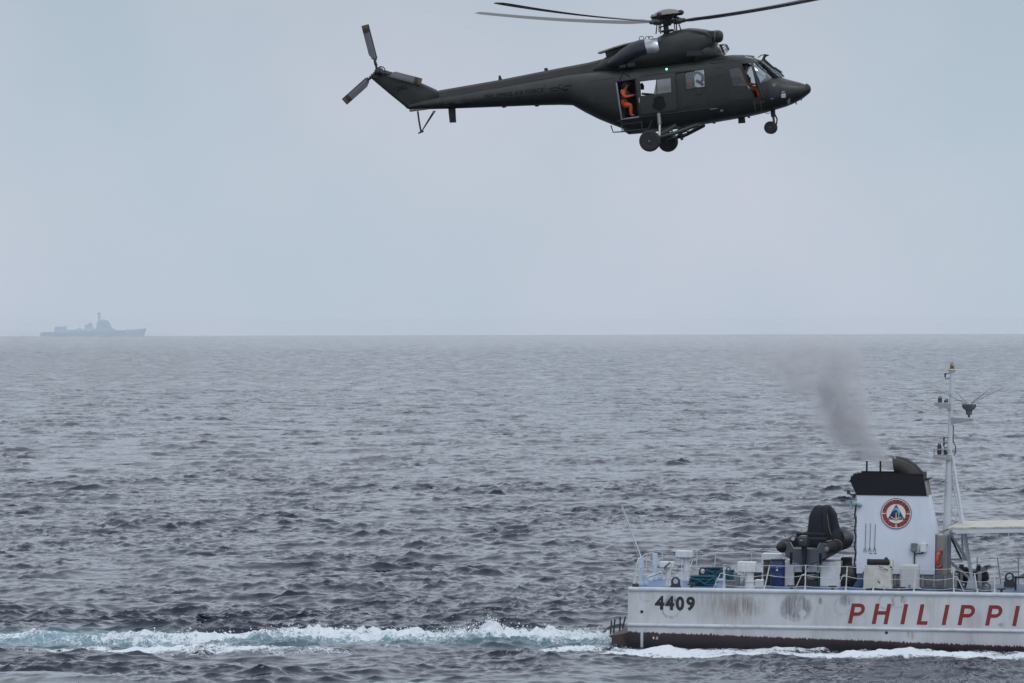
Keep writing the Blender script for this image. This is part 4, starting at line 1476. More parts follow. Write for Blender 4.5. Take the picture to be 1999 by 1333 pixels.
M_HULLTRIM = mat('hull_trim_paint', (0.49, 0.525, 0.56), 0.4, var=0.08, scale=2.0, dirt=(0.25, 0.22, 0.20), dirt_amt=0.5)
M_GBOX = mat('grey_green_box', (0.13, 0.17, 0.16), 0.5, var=0.2, scale=8, dirt=(0.2, 0.1, 0.05), dirt_amt=0.5)
M_WBOX = mat('pale_grey_box', (0.58, 0.64, 0.66), 0.45, var=0.05)
M_TEAL = mat('teal_horn_paint', (0.16, 0.30, 0.31), 0.5, var=0.15, scale=8)
M_BRASS = mat('brass_lamp', (0.22, 0.17, 0.07), 0.35, metal=0.7, var=0.3, scale=20)
M_ANT = mat('dark_grey_antenna', (0.085, 0.09, 0.10), 0.5, var=0.2, scale=6)
M_BADGE_RED = mat('badge_red', (0.36, 0.060, 0.045), 0.45, var=0.08)
M_BADGE_BLUE = mat('badge_navy', (0.014, 0.022, 0.10), 0.45, var=0.08)
M_BADGE_SKY = mat('badge_sky_blue', (0.15, 0.42, 0.62), 0.45, var=0.1)
M_BADGE_GOLD = mat('badge_gold', (0.55, 0.40, 0.16), 0.45, var=0.1)
M_BLUEWHITE = mat('bluish_white_paint', (0.46, 0.55, 0.64), 0.45, var=0.1, scale=3, dirt=(0.3, 0.24, 0.2), dirt_amt=0.4, streak=0.5)
M_CANOPY = mat('weathered_canvas_roof', (0.46, 0.44, 0.385), 0.7, var=0.15, scale=2.2, dirt=(0.10, 0.085, 0.06), dirt_amt=1.0)
PATROL = build_ship()
# ------------------------------------------------------------------ the helicopter
def olive_material():
    m = mat('dark_olive_paint', (0.0155, 0.018, 0.0155), 0.42, var=0.22, scale=1.6, dirt=(0.050, 0.045, 0.036), dirt_amt=0.7, bump=0.05, bscale=4, spec=0.45)
    return m
M_OLIVE = olive_material()
M_OLIVE2 = mat('olive_panel_paint', (0.017, 0.020, 0.019), 0.48, var=0.14, scale=3)
M_KHAKI = mat('worn_khaki_paint', (0.15, 0.145, 0.115), 0.55, var=0.15, scale=2, dirt=(0.08, 0.07, 0.05), dirt_amt=0.5)
M_INSIDE = mat('cabin_lining', (0.018, 0.019, 0.020), 0.7, var=0.2, scale=3)
M_HBLACK = mat('black_rubber_and_paint', (0.012, 0.012, 0.014), 0.6, var=0.25, scale=6)
M_HMARK = mat('low_visibility_marking', (0.006, 0.006, 0.007), 0.75, var=0.1, spec=0.25)
M_BLADE = mat('rotor_blade_grey', (0.075, 0.070, 0.066), 0.5, var=0.15, scale=2)
M_TBLADE = mat('tail_blade_grey', (0.13, 0.125, 0.14), 0.45, var=0.12, scale=5)
M_TIPBAND = mat('tail_blade_brown_band', (0.032, 0.014, 0.011), 0.5, var=0.2, scale=5)
M_TIP = mat('tail_blade_yellow_tip', (0.10, 0.065, 0.025), 0.5, var=0.2, scale=5)
M_HUB = mat('rotor_hub_metal', (0.07, 0.075, 0.085), 0.4, metal=0.5, var=0.3, scale=12)
M_EXH = mat('bare_exhaust_metal', (0.50, 0.52, 0.55), 0.38, metal=0.55, var=0.2, scale=5)
M_SHROUD = mat('dark_exhaust_shroud', (0.020, 0.022, 0.032), 0.42, var=0.3, scale=3)
M_TYRE = mat('aircraft_tyre_rubber', (0.014, 0.014, 0.016), 0.75, var=0.2, scale=8)
M_RIM = mat('wheel_rim_grey', (0.035, 0.037, 0.043), 0.5, var=0.2, scale=10)
M_PALEM = mat('pale_worn_metal', (0.45, 0.45, 0.44), 0.45, metal=0.3, var=0.15, scale=10)
G_CLEAR = glass('clear_cockpit_glass', (0.86, 0.90, 0.92), 0.08, 0.9)
G_TINT = glass('smoky_cabin_glass', (0.30, 0.33, 0.40), 0.16, 0.85)
G_HAZY = glass('scratched_door_glass', (0.16, 0.17, 0.20), 0.24, 0.8)
G_NEARCLEAR = glass('bulged_window_glass', (0.62, 0.63, 0.68), 0.08, 0.95)

def H(px, py, yl=0.0):
    return HELI.y(px, py, yl)

NEAR = -0.86

def fus_ring(x, zt, zb, w, e=2.6, n=40, zc=None, ins=0.0, drop=0.0):
    """closed super-ellipse ring, zt top, zb bottom, half width w"""
    cz = (zt + zb) / 2
    hz = (zt - zb) / 2 - ins
    w = w - ins
    pts = []
    for k in range(n):
        a = 2 * math.pi * k / n
        ca, sa = math.cos(a), math.sin(a)
        y = w * math.copysign(abs(ca) ** (2 / e), ca)
        z = hz * math.copysign(abs(sa) ** (2 / e), sa)
        pts.append(Vector((x, y, cz + z)))
    return pts

# outline of the body, from photograph columns: px, top, bottom, half width, squareness
FUS = [(1582.5, 170, 176, 0.05, 2.0), (1580, 167.5, 179, 0.12, 2.0), (1574, 164.5, 186, 0.20, 2.0), (1563, 160.5, 194, 0.31, 2.1), (1545, 155.5, 203, 0.45, 2.2),
       (1531, 151.5, 208.5, 0.56, 2.3), (1512, 136.5, 214, 0.68, 2.5), (1500, 126, 217.5, 0.74, 2.7), (1488, 116, 220.5, 0.79, 2.9), (1476, 109.5, 223.5, 0.83, 3.1),
       (1460, 106, 227, 0.86, 3.3), (1440, 106, 231, 0.87, 3.4), (1410, 108.5, 236, 0.87, 3.4), (1370, 115, 243, 0.87, 3.4), (1330, 121, 249, 0.87, 3.4),
       (1290, 126.5, 254, 0.87, 3.3), (1250, 131, 258.5, 0.87, 3.2), (1222, 134, 257, 0.87, 3.0), (1195, 136, 246.5, 0.85, 2.8), (1165, 138, 234, 0.78, 2.6),
       (1140, 140, 221, 0.69, 2.4), (1115, 143, 206, 0.58, 2.3), (1090, 148, 205.2, 0.52, 2.2), (1040, 157, 206.2, 0.45, 2.1), (980, 167.5, 208.5, 0.38, 2.0),
       (920, 178, 210.8, 0.31, 2.0), (870, 186.5, 212.6, 0.25, 2.0), (830, 194, 213.5, 0.20, 2.0), (803, 202, 213.3, 0.13, 2.0), (793, 207.5, 211.5, 0.04, 2.0)]

def fus_profile():
    out = []
    for px, yt, yb, w, e in FUS:
        a, c = H(px, yt), H(px, yb)
        out.append(((a.x + c.x) / 2, a.z, c.z, w, e))
    return out

FP = fus_profile()

def fus_side(x, z):
    """half width of the body at station x, height z"""
    xs = [p[0] for p in FP][::-1]
    i = np.interp(x, xs, list(range(len(xs))))
    g = lambda k: float(np.interp(x, xs, [p[k] for p in FP][::-1]))
    zt, zb, w, e = g(1), g(2), g(3), g(4)
    s_ = min(abs((z - (zt + zb) / 2) / ((zt - zb) / 2)), 0.999)
    return w * (1 - s_ ** e) ** (1 / e)

def HS(px, py, side=-1, off=0.0):
    """point on the outside skin that the photograph shows at px, py (near side by default)"""
    y = side * 0.8
    for _ in range(6):
        p = H(px, py, y)
        y = side * (fus_side(p.x, p.z) + off)
    return H(px, py, y)

def bool_cut(obj, cutters):
    for c in cutters:
        md = obj.modifiers.new('cut', 'BOOLEAN')
        md.operation = 'DIFFERENCE'
        md.solver = 'EXACT'
        md.object = c
    dg = bpy.context.evaluated_depsgraph_get()
    me = bpy.data.meshes.new_from_object(obj.evaluated_get(dg))
    obj.modifiers.clear()
    old = obj.data
    obj.data = me
    me.name = old.name
    for c in cutters:
        bpy.data.objects.remove(c)
    return me

def cutter(quad_px, side, depth=0.5, yl=0.8, parent=None, far_from=None):
    """prism through the skin on one side for a window outline given in photograph pixels"""
    b = MB()
    pts = [H(px, py, side * yl) for px, py in quad_px]
    y0, y1 = (side * (yl - depth), side * (yl + 0.35))
    b.prism([(p.x, p.z) for p in pts], y0, y1)
    return b.build('cutter', M_OLIVE, parent, smooth=0)

def build_helicopter():
    t = thing('helicopter', 'dark olive military helicopter hovering with open side door and wheels down', 'helicopter', (0, 0, -1.7), HELI)
    # body shell: outer skin and lining, closed, then opened for door and windows
    b = MB()
    fp = FP
    outer = [fus_ring(x, zt, zb, w, e) for x, zt, zb, w, e in fp]
    b.loft(outer)
    fus = b.build('fuselage', [M_OLIVE, M_INSIDE], t, smooth=35)
    # hollow cabin cut from the solid
    b = MB()
    inner = []
    for x, zt, zb, w, e in fp:
        if -1.95 < x < 3.45:
            inner.append(fus_ring(x, zt - 0.02, zb + 0.10, w, e, ins=0.055))
    b.mi = 1
    b.loft(inner)
    b.mi = 0
    cab = b.build('cutter', [M_OLIVE, M_INSIDE], t, smooth=0)
    door_q = [(1203.5, 161.5), (1240.5, 155.5), (1248, 227.8), (1214, 232.8)]
    win1 = [(1249.5, 159.5), (1308.5, 151.5), (1310, 179), (1252, 187)]
    win2 = [(1336.5, 140), (1374.5, 135.5), (1376, 169), (1338, 174)]
    pdoor = [(1423.5, 134.5), (1444, 131), (1459, 168), (1431, 168)]
    gap = [(1448, 124), (1465, 122.5), (1487, 189), (1472.5, 190)]
    quarter = [(1468.5, 122), (1479, 121), (1507, 152.5), (1484, 162.5)]
    cuts = [cab]
    for q in (door_q, win1, win2, pdoor, gap, quarter):
        cuts.append(cutter(q, -1, parent=t))
    far1 = [(1240, 144), (1298, 142), (1294, 185), (1246, 189)]
    far2 = [(1353, 131), (1384, 128), (1384, 176), (1357, 176)]
    far3 = [(1448, 122), (1466, 121), (1487, 166), (1470, 168)]
    far4 = [(1467.5, 120), (1480, 120), (1510, 155), (1488, 168)]
    for q in (far1, far2, far3, far4):
        cuts.append(cutter(q, 1, parent=t))
    # windscreen openings, one each side of a centre post
    wl = [(1483.5, 113.5), (1489, 114), (1530, 149), (1529, 153.5), (1514, 152), (1482, 119)]
    for y0, y1 in ((-0.64, -0.05), (0.05, 0.64)):
        b = MB()
        pts = [H(px, py) for px, py in ((1484, 116.5), (1478, 100), (1545, 130), (1527, 148.5), (1513, 155), (1490, 128))]
        b.prism([(p.x, p.z) for p in pts], y0, y1)
        cuts.append(b.build('cutter', M_OLIVE, t, smooth=0))
    bool_cut(fus, cuts)
    me = fus.data
    me.shade_smooth()
    me.set_sharp_from_angle(angle=R(35))

    def skin_patch(name, quad, m, off=0.012, th=0.02, side=-1, sub=4, parent=None, inset=0.0):
        """curved panel lying on the skin inside a photograph quad"""
        q = [Vector((x, y, 0)) for x, y in quad]
        b = MB()
        n = sub
        g0, g1 = [], []
        for j in range(n + 1):
            for i in range(n + 1):
                u, v = i / n, j / n
                p = q[0].lerp(q[1], u).lerp(q[3].lerp(q[2], u), v)
                s0 = HS(p.x, p.y, side, off)
                g0.append(s0)
                g1.append(s0 + Vector((0, -side * th, 0)))
        m_ = n + 1
        vs = g0 + g1
        N = m_ * m_
        fs = []
        for j in range(n):
            for i in range(n):
                a = j * m_ + i
                fs.append((a, a + 1, a + 1 + m_, a + m_))
                fs.append((N + a, N + a + m_, N + a + 1 + m_, N + a + 1))
        rim = [i for i in range(m_)] + [j * m_ + n for j in range(1, m_)] + [n * m_ + i for i in range(n - 1, -1, -1)] + [j * m_ for j in range(n - 1, 0, -1)]
        for k in range(len(rim)):
            a, c = rim[k], rim[(k + 1) % len(rim)]
            fs.append((a, N + a, N + c, c))
        b.add(vs, fs)
        return b.build(name, m, parent or t, smooth=30)

    def skin_line(name, pts, r_, m, side=-1, off=0.005, parent=None, n=6):
        b = MB()
        path = []
        for (x0, y0), (x1, y1) in zip(pts[:-1], pts[1:]):
            for k in range(4):
                f = k / 4
                path.append(HS(x0 + (x1 - x0) * f, y0 + (y1 - y0) * f, side, off))
        path.append(HS(*pts[-1], side, off))
        b.tube(path, r_, n)
        return b.build(name, m, parent or t)

    # ------- doors and windows
    dfr = skin_line('door_frame', [(1203, 161), (1213.5, 233), (1248, 228.2)], 0.028, M_SILL)
    skin_line('door_frame', [(1240.5, 155), (1243.5, 190), (1248, 228)], 0.02, M_OLIVE2)
    # sliding door as a frame proud of the skin around its window
    sd = None
    for q in ([(1242, 152), (1318, 142), (1318, 151), (1243.2, 160)], [(1250.5, 187.5), (1311, 179.5), (1322, 214), (1250, 224)], [(1242, 160), (1249, 159.5), (1251.5, 187.5), (1248, 224)],
              [(1309, 151.5), (1318, 150.5), (1322, 214), (1310.5, 180)]):
        o = skin_patch('sliding_door' if sd is None else 'door_panel', q, M_OLIVE2, off=0.045, th=0.03, parent=sd or t)
        sd = sd or o
    skin_patch('window_pane', [(1281.5, 154.5), (1309, 150.5), (1311, 180), (1276, 185)], G_HAZY, off=0.03, th=0.012, parent=sd)
    skin_patch('window_bar', [(1280.5, 154.5), (1282.2, 154.2), (1283.4, 182.8), (1281.8, 183)], M_OLIVE, off=0.038, th=0.02, parent=sd)
    skin_line('door_handle', [(1247.5, 191), (1248.2, 200)], 0.016, M_PALEM, off=0.05, parent=sd)
    skin_line('door_rail', [(1202, 159.5), (1352, 137)], 0.022, M_HBLACK, off=0.02)
    skin_line('door_rail', [(1247, 229), (1390, 210.5)], 0.020, M_HBLACK, off=0.012)
    skin_line('window_frame', [(1336, 140), (1374.8, 135), (1376.3, 169.2), (1338, 174.3), (1336, 140)], 0.013, M_OLIVE2, off=0.006)
    skin_patch('window_pane', [(1336, 139.5), (1375, 135), (1376.5, 169.5), (1337.5, 174.5)], G_CLEAR, off=-0.02, th=0.012)
    skin_patch('window_pane', far2, G_CLEAR, off=-0.02, th=0.012, side=1)
    # pilot door with its bulged window, and the side glazing
    for q in ([(1416, 130.5), (1447.5, 123.5), (1448.5, 129.5), (1417.5, 134.8)], [(1416.5, 134.5), (1423.5, 134), (1431.5, 168.5), (1424, 170)], [(1424, 168.5), (1459, 168.5), (1472, 191), (1428, 196)],
              [(1444.5, 130), (1448.5, 129), (1472, 190), (1459, 168.5)]):
        o = skin_patch('pilot_door' if q[0][0] == 1416 else 'door_panel', q, M_OLIVE2, off=0.020, th=0.03, parent=t if q[0][0] == 1416 else pdo)
        if q[0][0] == 1416:
            pdo = o
    skin_patch('window_pane', [(1423.5, 134.5), (1444, 131), (1459, 168), (1431, 168)], G_NEARCLEAR, off=0.04, th=0.015, parent=pdo)
    skin_line('door_edge', [(1448.5, 128), (1472.5, 190.5)], 0.018, M_HBLACK, off=0.03, parent=pdo)
    skin_line('door_handle', [(1459.5, 167), (1463, 173)], 0.014, M_PALEM, off=0.05, parent=pdo)
    skin_patch('side_window', quarter, G_CLEAR, off=-0.015, th=0.012)
    skin_line('window_post', [(1465.5, 121), (1487.5, 189.5)], 0.030, M_OLIVE2, off=0.0)
    skin_patch('side_window', far3, G_CLEAR, off=-0.015, th=0.012, side=1)
    skin_patch('side_window', far4, G_CLEAR, off=-0.015, th=0.012, side=1)
    skin_line('window_post', [(1467, 120), (1478, 168)], 0.03, M_OLIVE2, side=1)
    # lower half of the chin behind the quarter light
    # windscreen panes
    a, c = H(1486, 115), H(1528, 149.5)
    for s_ in (-1, 1):
        b = MB()
        p0, p1 = Vector((a.x + 0.01, s_ * 0.05, a.z - 0.02)), Vector((a.x - 0.02, s_ * 0.62, a.z - 0.06))
        p2, p3 = Vector((c.x - 0.10, s_ * 0.50, c.z - 0.0)), Vector((c.x - 0.02, s_ * 0.05, c.z + 0.01))
        b.slab([p0, p1, p2, p3], (-0.015, 0, -0.012))
        b.build('windscreen', G_CLEAR, t, smooth=0)
        b = MB()
        b.tube([p1 + Vector((0.01, 0, 0.01)), p2 + Vector((0.02, 0, 0.01))], 0.017, 8)
        b.build('windscreen_frame', M_HBLACK, t)
        b = MB()
        w0 = p3 + Vector((0.03, s_ * 0.12, 0.03)); w1 = p0.lerp(p1, 0.5) * 0.45 + p3 * 0.55 + Vector((0.05, 0, 0.06))
        b.tube([w0, w1], 0.014, 6)
        b.tube([w1 + Vector((0.0, -0.0, 0.0)), w1 + Vector((0.22, s_ * 0.03, -0.20))], 0.02, 6)
        b.build('wiper', M_HBLACK, t)
    b = MB()
    b.tube([Vector((a.x + 0.03, 0, a.z)), Vector((c.x + 0.02, 0, c.z + 0.03))], 0.020, 8)
    b.build('windscreen_post', M_HBLACK, t)
    # wire cutter on the brow and the roof light
    b = MB()
    k = [H(1487, 117), H(1491, 107.5), H(1499, 106.2), H(1502, 107.5), H(1495, 111), H(1492, 119)]
    b.prism([(p.x, p.z) for p in k], -0.02, 0.02)
    b.tube([H(1479.5, 112.5), H(1486, 107.5), H(1496, 106)], 0.015, 6)
    b.tube([H(1491, 114), H(1531, 150.5)], 0.02, 6)
    b.build('wire_cutter', M_HBLACK, t, smooth=0)
    skin_patch('roof_window', [(1457, 106.8), (1474, 109), (1470, 114.5), (1454, 112)], G_HAZY, off=0.012, th=0.01)
    # nose cap, sensor ports, small plates and antennas
    b = MB()
    n0 = H(1581.5, 172.5)
    b.lathe([(0.0, 0.06), (0.10, 0.03), (0.16, -0.03), (0.19, -0.10)], (n0.x - 0.03, 0, n0.z - 0.02), (0.985, 0, -0.12), 16)
    b.build('nose_cap', M_HBLACK, t)
    skin_line('nose_seam', [(1559, 160.5), (1560.5, 178), (1556, 196)], 0.008, M_HBLACK, off=0.0)
    skin_line('nose_seam', [(1521, 150), (1524, 178), (1520, 210)], 0.008, M_HBLACK, off=0.0)
    skin_patch('nose_plate', [(1525, 183), (1533.5, 181.8), (1533.8, 190.3), (1525.3, 191)], M_WPLATE, off=0.012, th=0.02, sub=2)
    skin_patch('nose_plate', [(1526, 178.8), (1531.5, 177.8), (1531.5, 179.3), (1526, 180.4)], M_WPLATE, off=0.012, th=0.02, sub=2)
    skin_patch('antenna_panel', [(1499.5, 165), (1521, 160), (1523, 189), (1503, 192)], M_SHROUD, off=0.004, th=0.01)
    skin_patch('emblem_mark', [(1507, 163.5), (1513, 162), (1514, 168), (1508.5, 169)], M_KHAKI, off=0.016, th=0.01, sub=2)
    skin_patch('access_mark', [(1504.5, 192.3), (1510, 191.5), (1510, 192.8), (1504.5, 193.8)], M_PALEM, off=0.01, th=0.01, sub=2)
    skin_patch('landing_light', [(1536.5, 197), (1542, 191), (1543, 200), (1539, 204)], M_LENS, off=0.02, th=0.04, sub=3)
    skin_patch('access_mark', [(1386, 212.6), (1400, 210.8), (1400, 212), (1386, 214)], M_PALEM, off=0.008, th=0.01, sub=2)
    skin_patch('access_mark', [(1406, 214.4), (1411.5, 213.8), (1411.5, 217), (1406, 217.4)], M_PALEM, off=0.008, th=0.01, sub=2)
    for q in ([(1383, 152), (1395, 150)], [(1381, 183), (1398.5, 180.5)], [(1397, 147), (1411, 145.5)], [(1394.5, 132.5), (1410, 131)], [(1407, 193), (1423, 190)], [(1410.5, 198), (1447, 192)],
              [(1384, 124), (1414, 121.5)]):
        skin_line('footstep_slot', q, 0.014, M_HBLACK, off=0.0)
    for q in ([(1320, 141), (1328, 213)], [(1374, 130), (1381, 212)], [(1333, 140), (1376, 134)], [(1203, 157), (1200, 160)], [(1320, 214.5), (1362, 209)]):
        skin_line('panel_seam', q, 0.009, M_HBLACK, off=-0.002)
    for px, yt, yb in ((1112, 150, 203), (1062, 158, 204), (1010, 166, 206), (955, 176, 208), (905, 184, 210), (862, 191, 211)):
        skin_line('frame_seam', [(px, yt), (px + 1.5, (yt + yb) / 2), (px + 2, yb)], 0.006, M_HMARK, off=-0.001)
    for q in ([(1150, 160), (1200, 152)], [(1150, 205), (1205, 200)], [(1160, 150), (1168, 226)], [(1330, 226), (1480, 203)], [(1395, 214), (1398, 232)], [(1436, 205), (1439, 228)], [(1255, 236), (1330, 226)],
              [(870, 199), (1110, 181)], [(1380, 118), (1452, 109.5)], [(1416, 122), (1420, 131)], [(1250, 150), (1330, 138)]):
        skin_line('panel_seam', q, 0.006, M_HMARK, off=-0.001)
    skin_line('hand_line', [(1471.5, 197.5), (1475.5, 219)], 0.006, M_TAN, off=0.015)
    skin_line('hand_line', [(1485, 198), (1486.5, 217)], 0.006, M_TAN, off=0.015)
    skin_line('lift_strut', [(1209, 154), (1215.5, 139), (1229, 148.5)], 0.018, M_HBLACK, off=0.04)
    skin_line('antenna_handle', [(1360, 178), (1361, 183), (1368, 183.5), (1370, 178)], 0.02, M_HBLACK, off=0.02)
    # port running lamp: green on this side
    b = MB()
    p = HS(1301.2, 134.8, -1, 0.03)
    b.ball(p, 0.034, 10)
    b.build('navigation_lamp', M_GREENLAMP, t)
    b = MB()
    b.lathe([(0.045, -0.03), (0.045, 0.02), (0.03, 0.02)], tuple(p + Vector((0, 0.03, -0.01))), (0, -1, 0), 10)
    b.build('lamp_mount', M_HBLACK, t)
    # shield emblem on the sliding door
    em = [(1277.5, 191), (1284, 187.5), (1291, 187.2), (1297, 190), (1295.5, 195), (1300, 203), (1298.5, 210), (1292, 214.5), (1287, 216.5), (1282, 214), (1274.5, 211), (1273, 205), (1277.5, 199), (1275, 195)]
    b = MB()
    front = [HS(x, y, -1, 0.052) for x, y in em]
    b.slab(front, (0, 0.012, 0))
    b.build('shield_emblem', M_HMARK, sd, smooth=0)
    # lettering along the boom, roundel with bars, fin number
    def skin_text(name, body, p0, p1, hpx, m, bold=0.02, off=0.008):
        vs, fs = mesh_from_text(body, bold, 0, 0.0)
        x0 = min(v.x for v in vs); x1 = max(v.x for v in vs); y0 = min(v.y for v in vs); y1 = max(v.y for v in vs)
        b = MB()
        out = []
        for v in vs:
            u = (v.x - x0) / (x1 - x0); w = (v.y - y0) / (y1 - y0)
            px = p0[0] + (p1[0] - p0[0]) * u + (-0.14 * hpx * (1 - w) * 0)
            py = p0[1] + (p1[1] - p0[1]) * u - hpx * w
            out.append(HS(px, py, -1, off))
        b.add(out, fs)
        return b.build(name, m, t, smooth=0)
    skin_text('service_name', 'PHILIPPINE AIR FORCE', (946, 193.5), (1061, 179.5), 8.5, M_HMARK)
    star = []
    for k in range(4):
        a0 = R(90 * k + 83)
        star.append((1094 + 6.5 * math.cos(a0), 172.5 - 9.5 * math.sin(a0)))
    b = MB()
    b.slab([HS(x, y, -1, 0.008) for x, y in star], (0, 0.006, 0))
    ro = b.build('roundel', M_HMARK, t, smooth=0)
    for poly in ([(1069, 172), (1088, 169.5), (1088.5, 171.3), (1074, 173.2)], [(1073, 176.5), (1089, 175), (1089, 177.2), (1076, 178.6)], [(1099, 167.5), (1118, 165), (1115, 167.2), (1100, 169.3)], [(1100, 173.5), (1110, 172.5), (1107.5, 177.5), (1099, 178.5)]):
        b = MB()
        b.slab([HS(x, y, -1, 0.008) for x, y in poly], (0, 0.006, 0))
        b.build('roundel_bar', M_HMARK, ro, smooth=0)
    # ------- engine and gearbox housing on the roof
    COWL = [(1397, 63, 90, 0.50, 2.5), (1392, 60, 97, 0.61, 2.6), (1382, 57, 107, 0.70, 2.7), (1366, 54.8, 120, 0.74, 2.8), (1352, 54, 124, 0.76, 2.8), (1334, 57, 128, 0.77, 2.8), (1312, 63.5, 132, 0.77, 2.7),
            (1296, 68.5, 134, 0.75, 2.6), (1284, 75.5, 136, 0.72, 2.6), (1262, 80, 138, 0.70, 2.5), (1240, 86, 139, 0.64, 2.4), (1215, 96, 140, 0.54, 2.3), (1196, 105, 141, 0.42, 2.2), (1180, 114, 143, 0.30, 2.1), (1160, 128, 146, 0.20, 2.0), (1150, 137, 148, 0.10, 2.0)]
    b = MB()
    rings = []
    for px, yt, yb, w, e in COWL:
        p, q = H(px, yt), H(px, yb)
        rings.append(fus_ring((p.x + q.x) / 2, p.z, q.z, w, e, n=36))
    b.loft(rings)
    cw = b.build('engine_cowling', M_OLIVE, t, smooth=40)
    # gearbox skirt sloping to the cabin roof
    b = MB()
    rings = []
    for px, yt, yb, w in ((1414, 106, 112, 0.10), (1409, 100, 114, 0.34), (1402, 90, 116, 0.52), (1388, 84, 120, 0.66), (1360, 80, 126, 0.72)):
        p, q = H(px, yt), H(px, yb)
        rings.append(fus_ring((p.x + q.x) / 2, p.z, q.z, w, 2.8, n=28))
    b.loft(rings)
    b.build('cowling_skirt', M_OLIVE2, t, smooth=40)
    # twin intakes: round snouts
    for yc in (-0.36, 0.36):
        c = H(1401.5, 71, yc)
        b = MB()
        ax = Vector((0.98, 0, -0.18))
        b.lathe([(0.17, -0.35), (0.185, -0.12), (0.20, -0.05), (0.20, 0.03), (0.175, 0.11), (0.11, 0.16), (0.0, 0.175)], tuple(c), ax, 22)
        o = b.build('intake', M_OLIVE2, t)
        b = MB()
        b.lathe([(0.19, -0.10), (0.212, -0.07), (0.19, -0.04)], tuple(c), ax, 22)
        b.build('intake_ring', M_KHAKI, o)
    # louvre box below the intakes
    q = [H(1406, 88), H(1416, 86.5), H(1421, 95), H(1413.5, 106.5)]
    for y in (-0.30, -0.10, 0.10, 0.30):
        b = MB()
        b.tube([q[0] + Vector((0, y, 0)), q[1] + Vector((0, y, 0)), q[2] + Vector((0, y, 0)), q[3] + Vector((0, y, 0)), q[0] + Vector((0, y, 0))], 0.016, 6)
        b.build('grille_frame', M_PALEM if y < -0.2 else M_HBLACK, t)
    for i in range(3):
        f = (i + 0.5) / 3
        s0 = q[1].lerp(q[2], f); 
        b = MB()
        b.tube([s0 + Vector((0, -0.30, 0)), s0 + Vector((0, 0.30, 0))], 0.016, 6)
        b.build('grille_bar', M_HBLACK, t)
        e0 = q[0].lerp(q[3], f)
        b = MB()
        b.tube([e0 + Vector((0, -0.30, 0)), s0 + Vector((0, -0.30, 0))], 0.012, 6)
        b.build('grille_bar', M_HBLACK, t)
    # upper plate sweeping aft to a thin lip
    tops = [(1168, 100.8), (1180, 97), (1200, 90.5), (1222, 84.5), (1245, 79.5), (1262, 76.8), (1284, 73.6)]
    wid = [0.16, 0.26, 0.40, 0.52, 0.60, 0.64, 0.66]
    b = MB()
    vs = []
    for (px, py), w in zip(tops, wid):
        p = H(px, py)
        for y in (-w, -w * 0.5, 0, w * 0.5, w):
            vs.append(p + Vector((0, y, -0.05 * (y / w) ** 2)))
        for y in (w, w * 0.5, 0, -w * 0.5, -w):
            vs.append(p + Vector((0, y, -0.03 - 0.05 * (y / w) ** 2)))
    n = 10
    b.loft([vs[i * n:(i + 1) * n] for i in range(len(tops))])
    b.build('exhaust_plate', M_KHAKI, t, smooth=40)
    b = MB()
    pts = [(1181.5, 99), (1186, 117), (1176, 129), (1215, 128), (1240, 110), (1262, 90), (1262, 79)]
    pp = [H(px, py) for px, py in pts]
    b.prism([(p.x, p.z) for p in pp], -0.14, 0.14)
    b.build('plate_web', M_OLIVE, t, smooth=0, bevel=0.02)
    for yc in (-0.50, 0.50):
        # bulged exhaust shroud and bare metal collar of each engine
        b = MB()
        rings = []
        for px, py, ry, rz in ((1262, 94, 0.30, 0.30), (1250, 95.5, 0.31, 0.30), (1232, 102, 0.29, 0.29), (1214, 111, 0.24, 0.25), (1200, 119, 0.17, 0.18), (1188, 125, 0.08, 0.08)):
            p = H(px, py, yc)
            rings.append([p + Vector((0, ry * math.cos(2 * math.pi * k / 20), rz * math.sin(2 * math.pi * k / 20))) for k in range(20)])
        b.loft(rings)
        b.build('exhaust_shroud', M_SHROUD, t)
        b = MB()
        rings = []
        for px, py, r_ in ((1262.5, 92.5, 0.275), (1263, 92.5, 0.30), (1273, 92, 0.305), (1284, 91, 0.30), (1288, 91, 0.27)):
            p = H(px, py, yc - math.copysign(0.0, yc))
            rings.append([p + Vector((0.10 * math.sin(2 * math.pi * k / 24) * -0.3, (r_ + 0.0) * math.cos(2 * math.pi * k / 24), r_ * 0.92 * math.sin(2 * math.pi * k / 24))) for k in range(24)])
        b.loft(rings)
        b.build('exhaust_collar', M_EXH, t)
    for px in (1252, 1264, 1270):
        b = MB()
        yy = -0.3 if px != 1270 else 0.3
        b.tube([H(px - 4, 77.5, yy), H(px - 4, 72.5, yy), H(px, 70.8, yy), H(px + 4, 71.5, yy), H(px + 5, 76, yy)], 0.013, 6)
        b.build('grab_loop', M_HBLACK, t)
    for q in ([(1209, 127), (1222, 125.5), (1222, 131.5), (1209, 133)], [(1225, 123), (1240, 121.5), (1240, 129), (1225, 130.5)]):
        skin = []
        b = MB()
        pts = [H(x, y, -0.70) for x, y in q]
        b.prism([(p.x, p.z) for p in pts], -0.72, -0.55)
        b.build('vent_opening', M_HBLACK, t, smooth=0)
    b = MB()
    pts = [H(x, y, -0.78) for x, y in ((1340, 99), (1370, 97.5), (1370, 108), (1340, 109.5))]
    b.prism([(p.x, p.z) for p in pts], -0.785, -0.6)
    b.build('vent_opening', M_HBLACK, t, smooth=0)
    b = MB()
    b.lathe([(0.055, -0.06), (0.055, 0.02), (0.0, 0.02)], tuple(H(1334, 90, -0.77)), (0, -1, 0), 12)
    b.build('vent_opening', M_HBLACK, t)
    # drive shaft fairing on the boom
    top = [(1184, 113.5), (1148, 122.5), (1105, 130.5), (1066, 138), (978, 155.5), (915, 166.5), (857, 176.5)]
    b = MB()
    rings = []
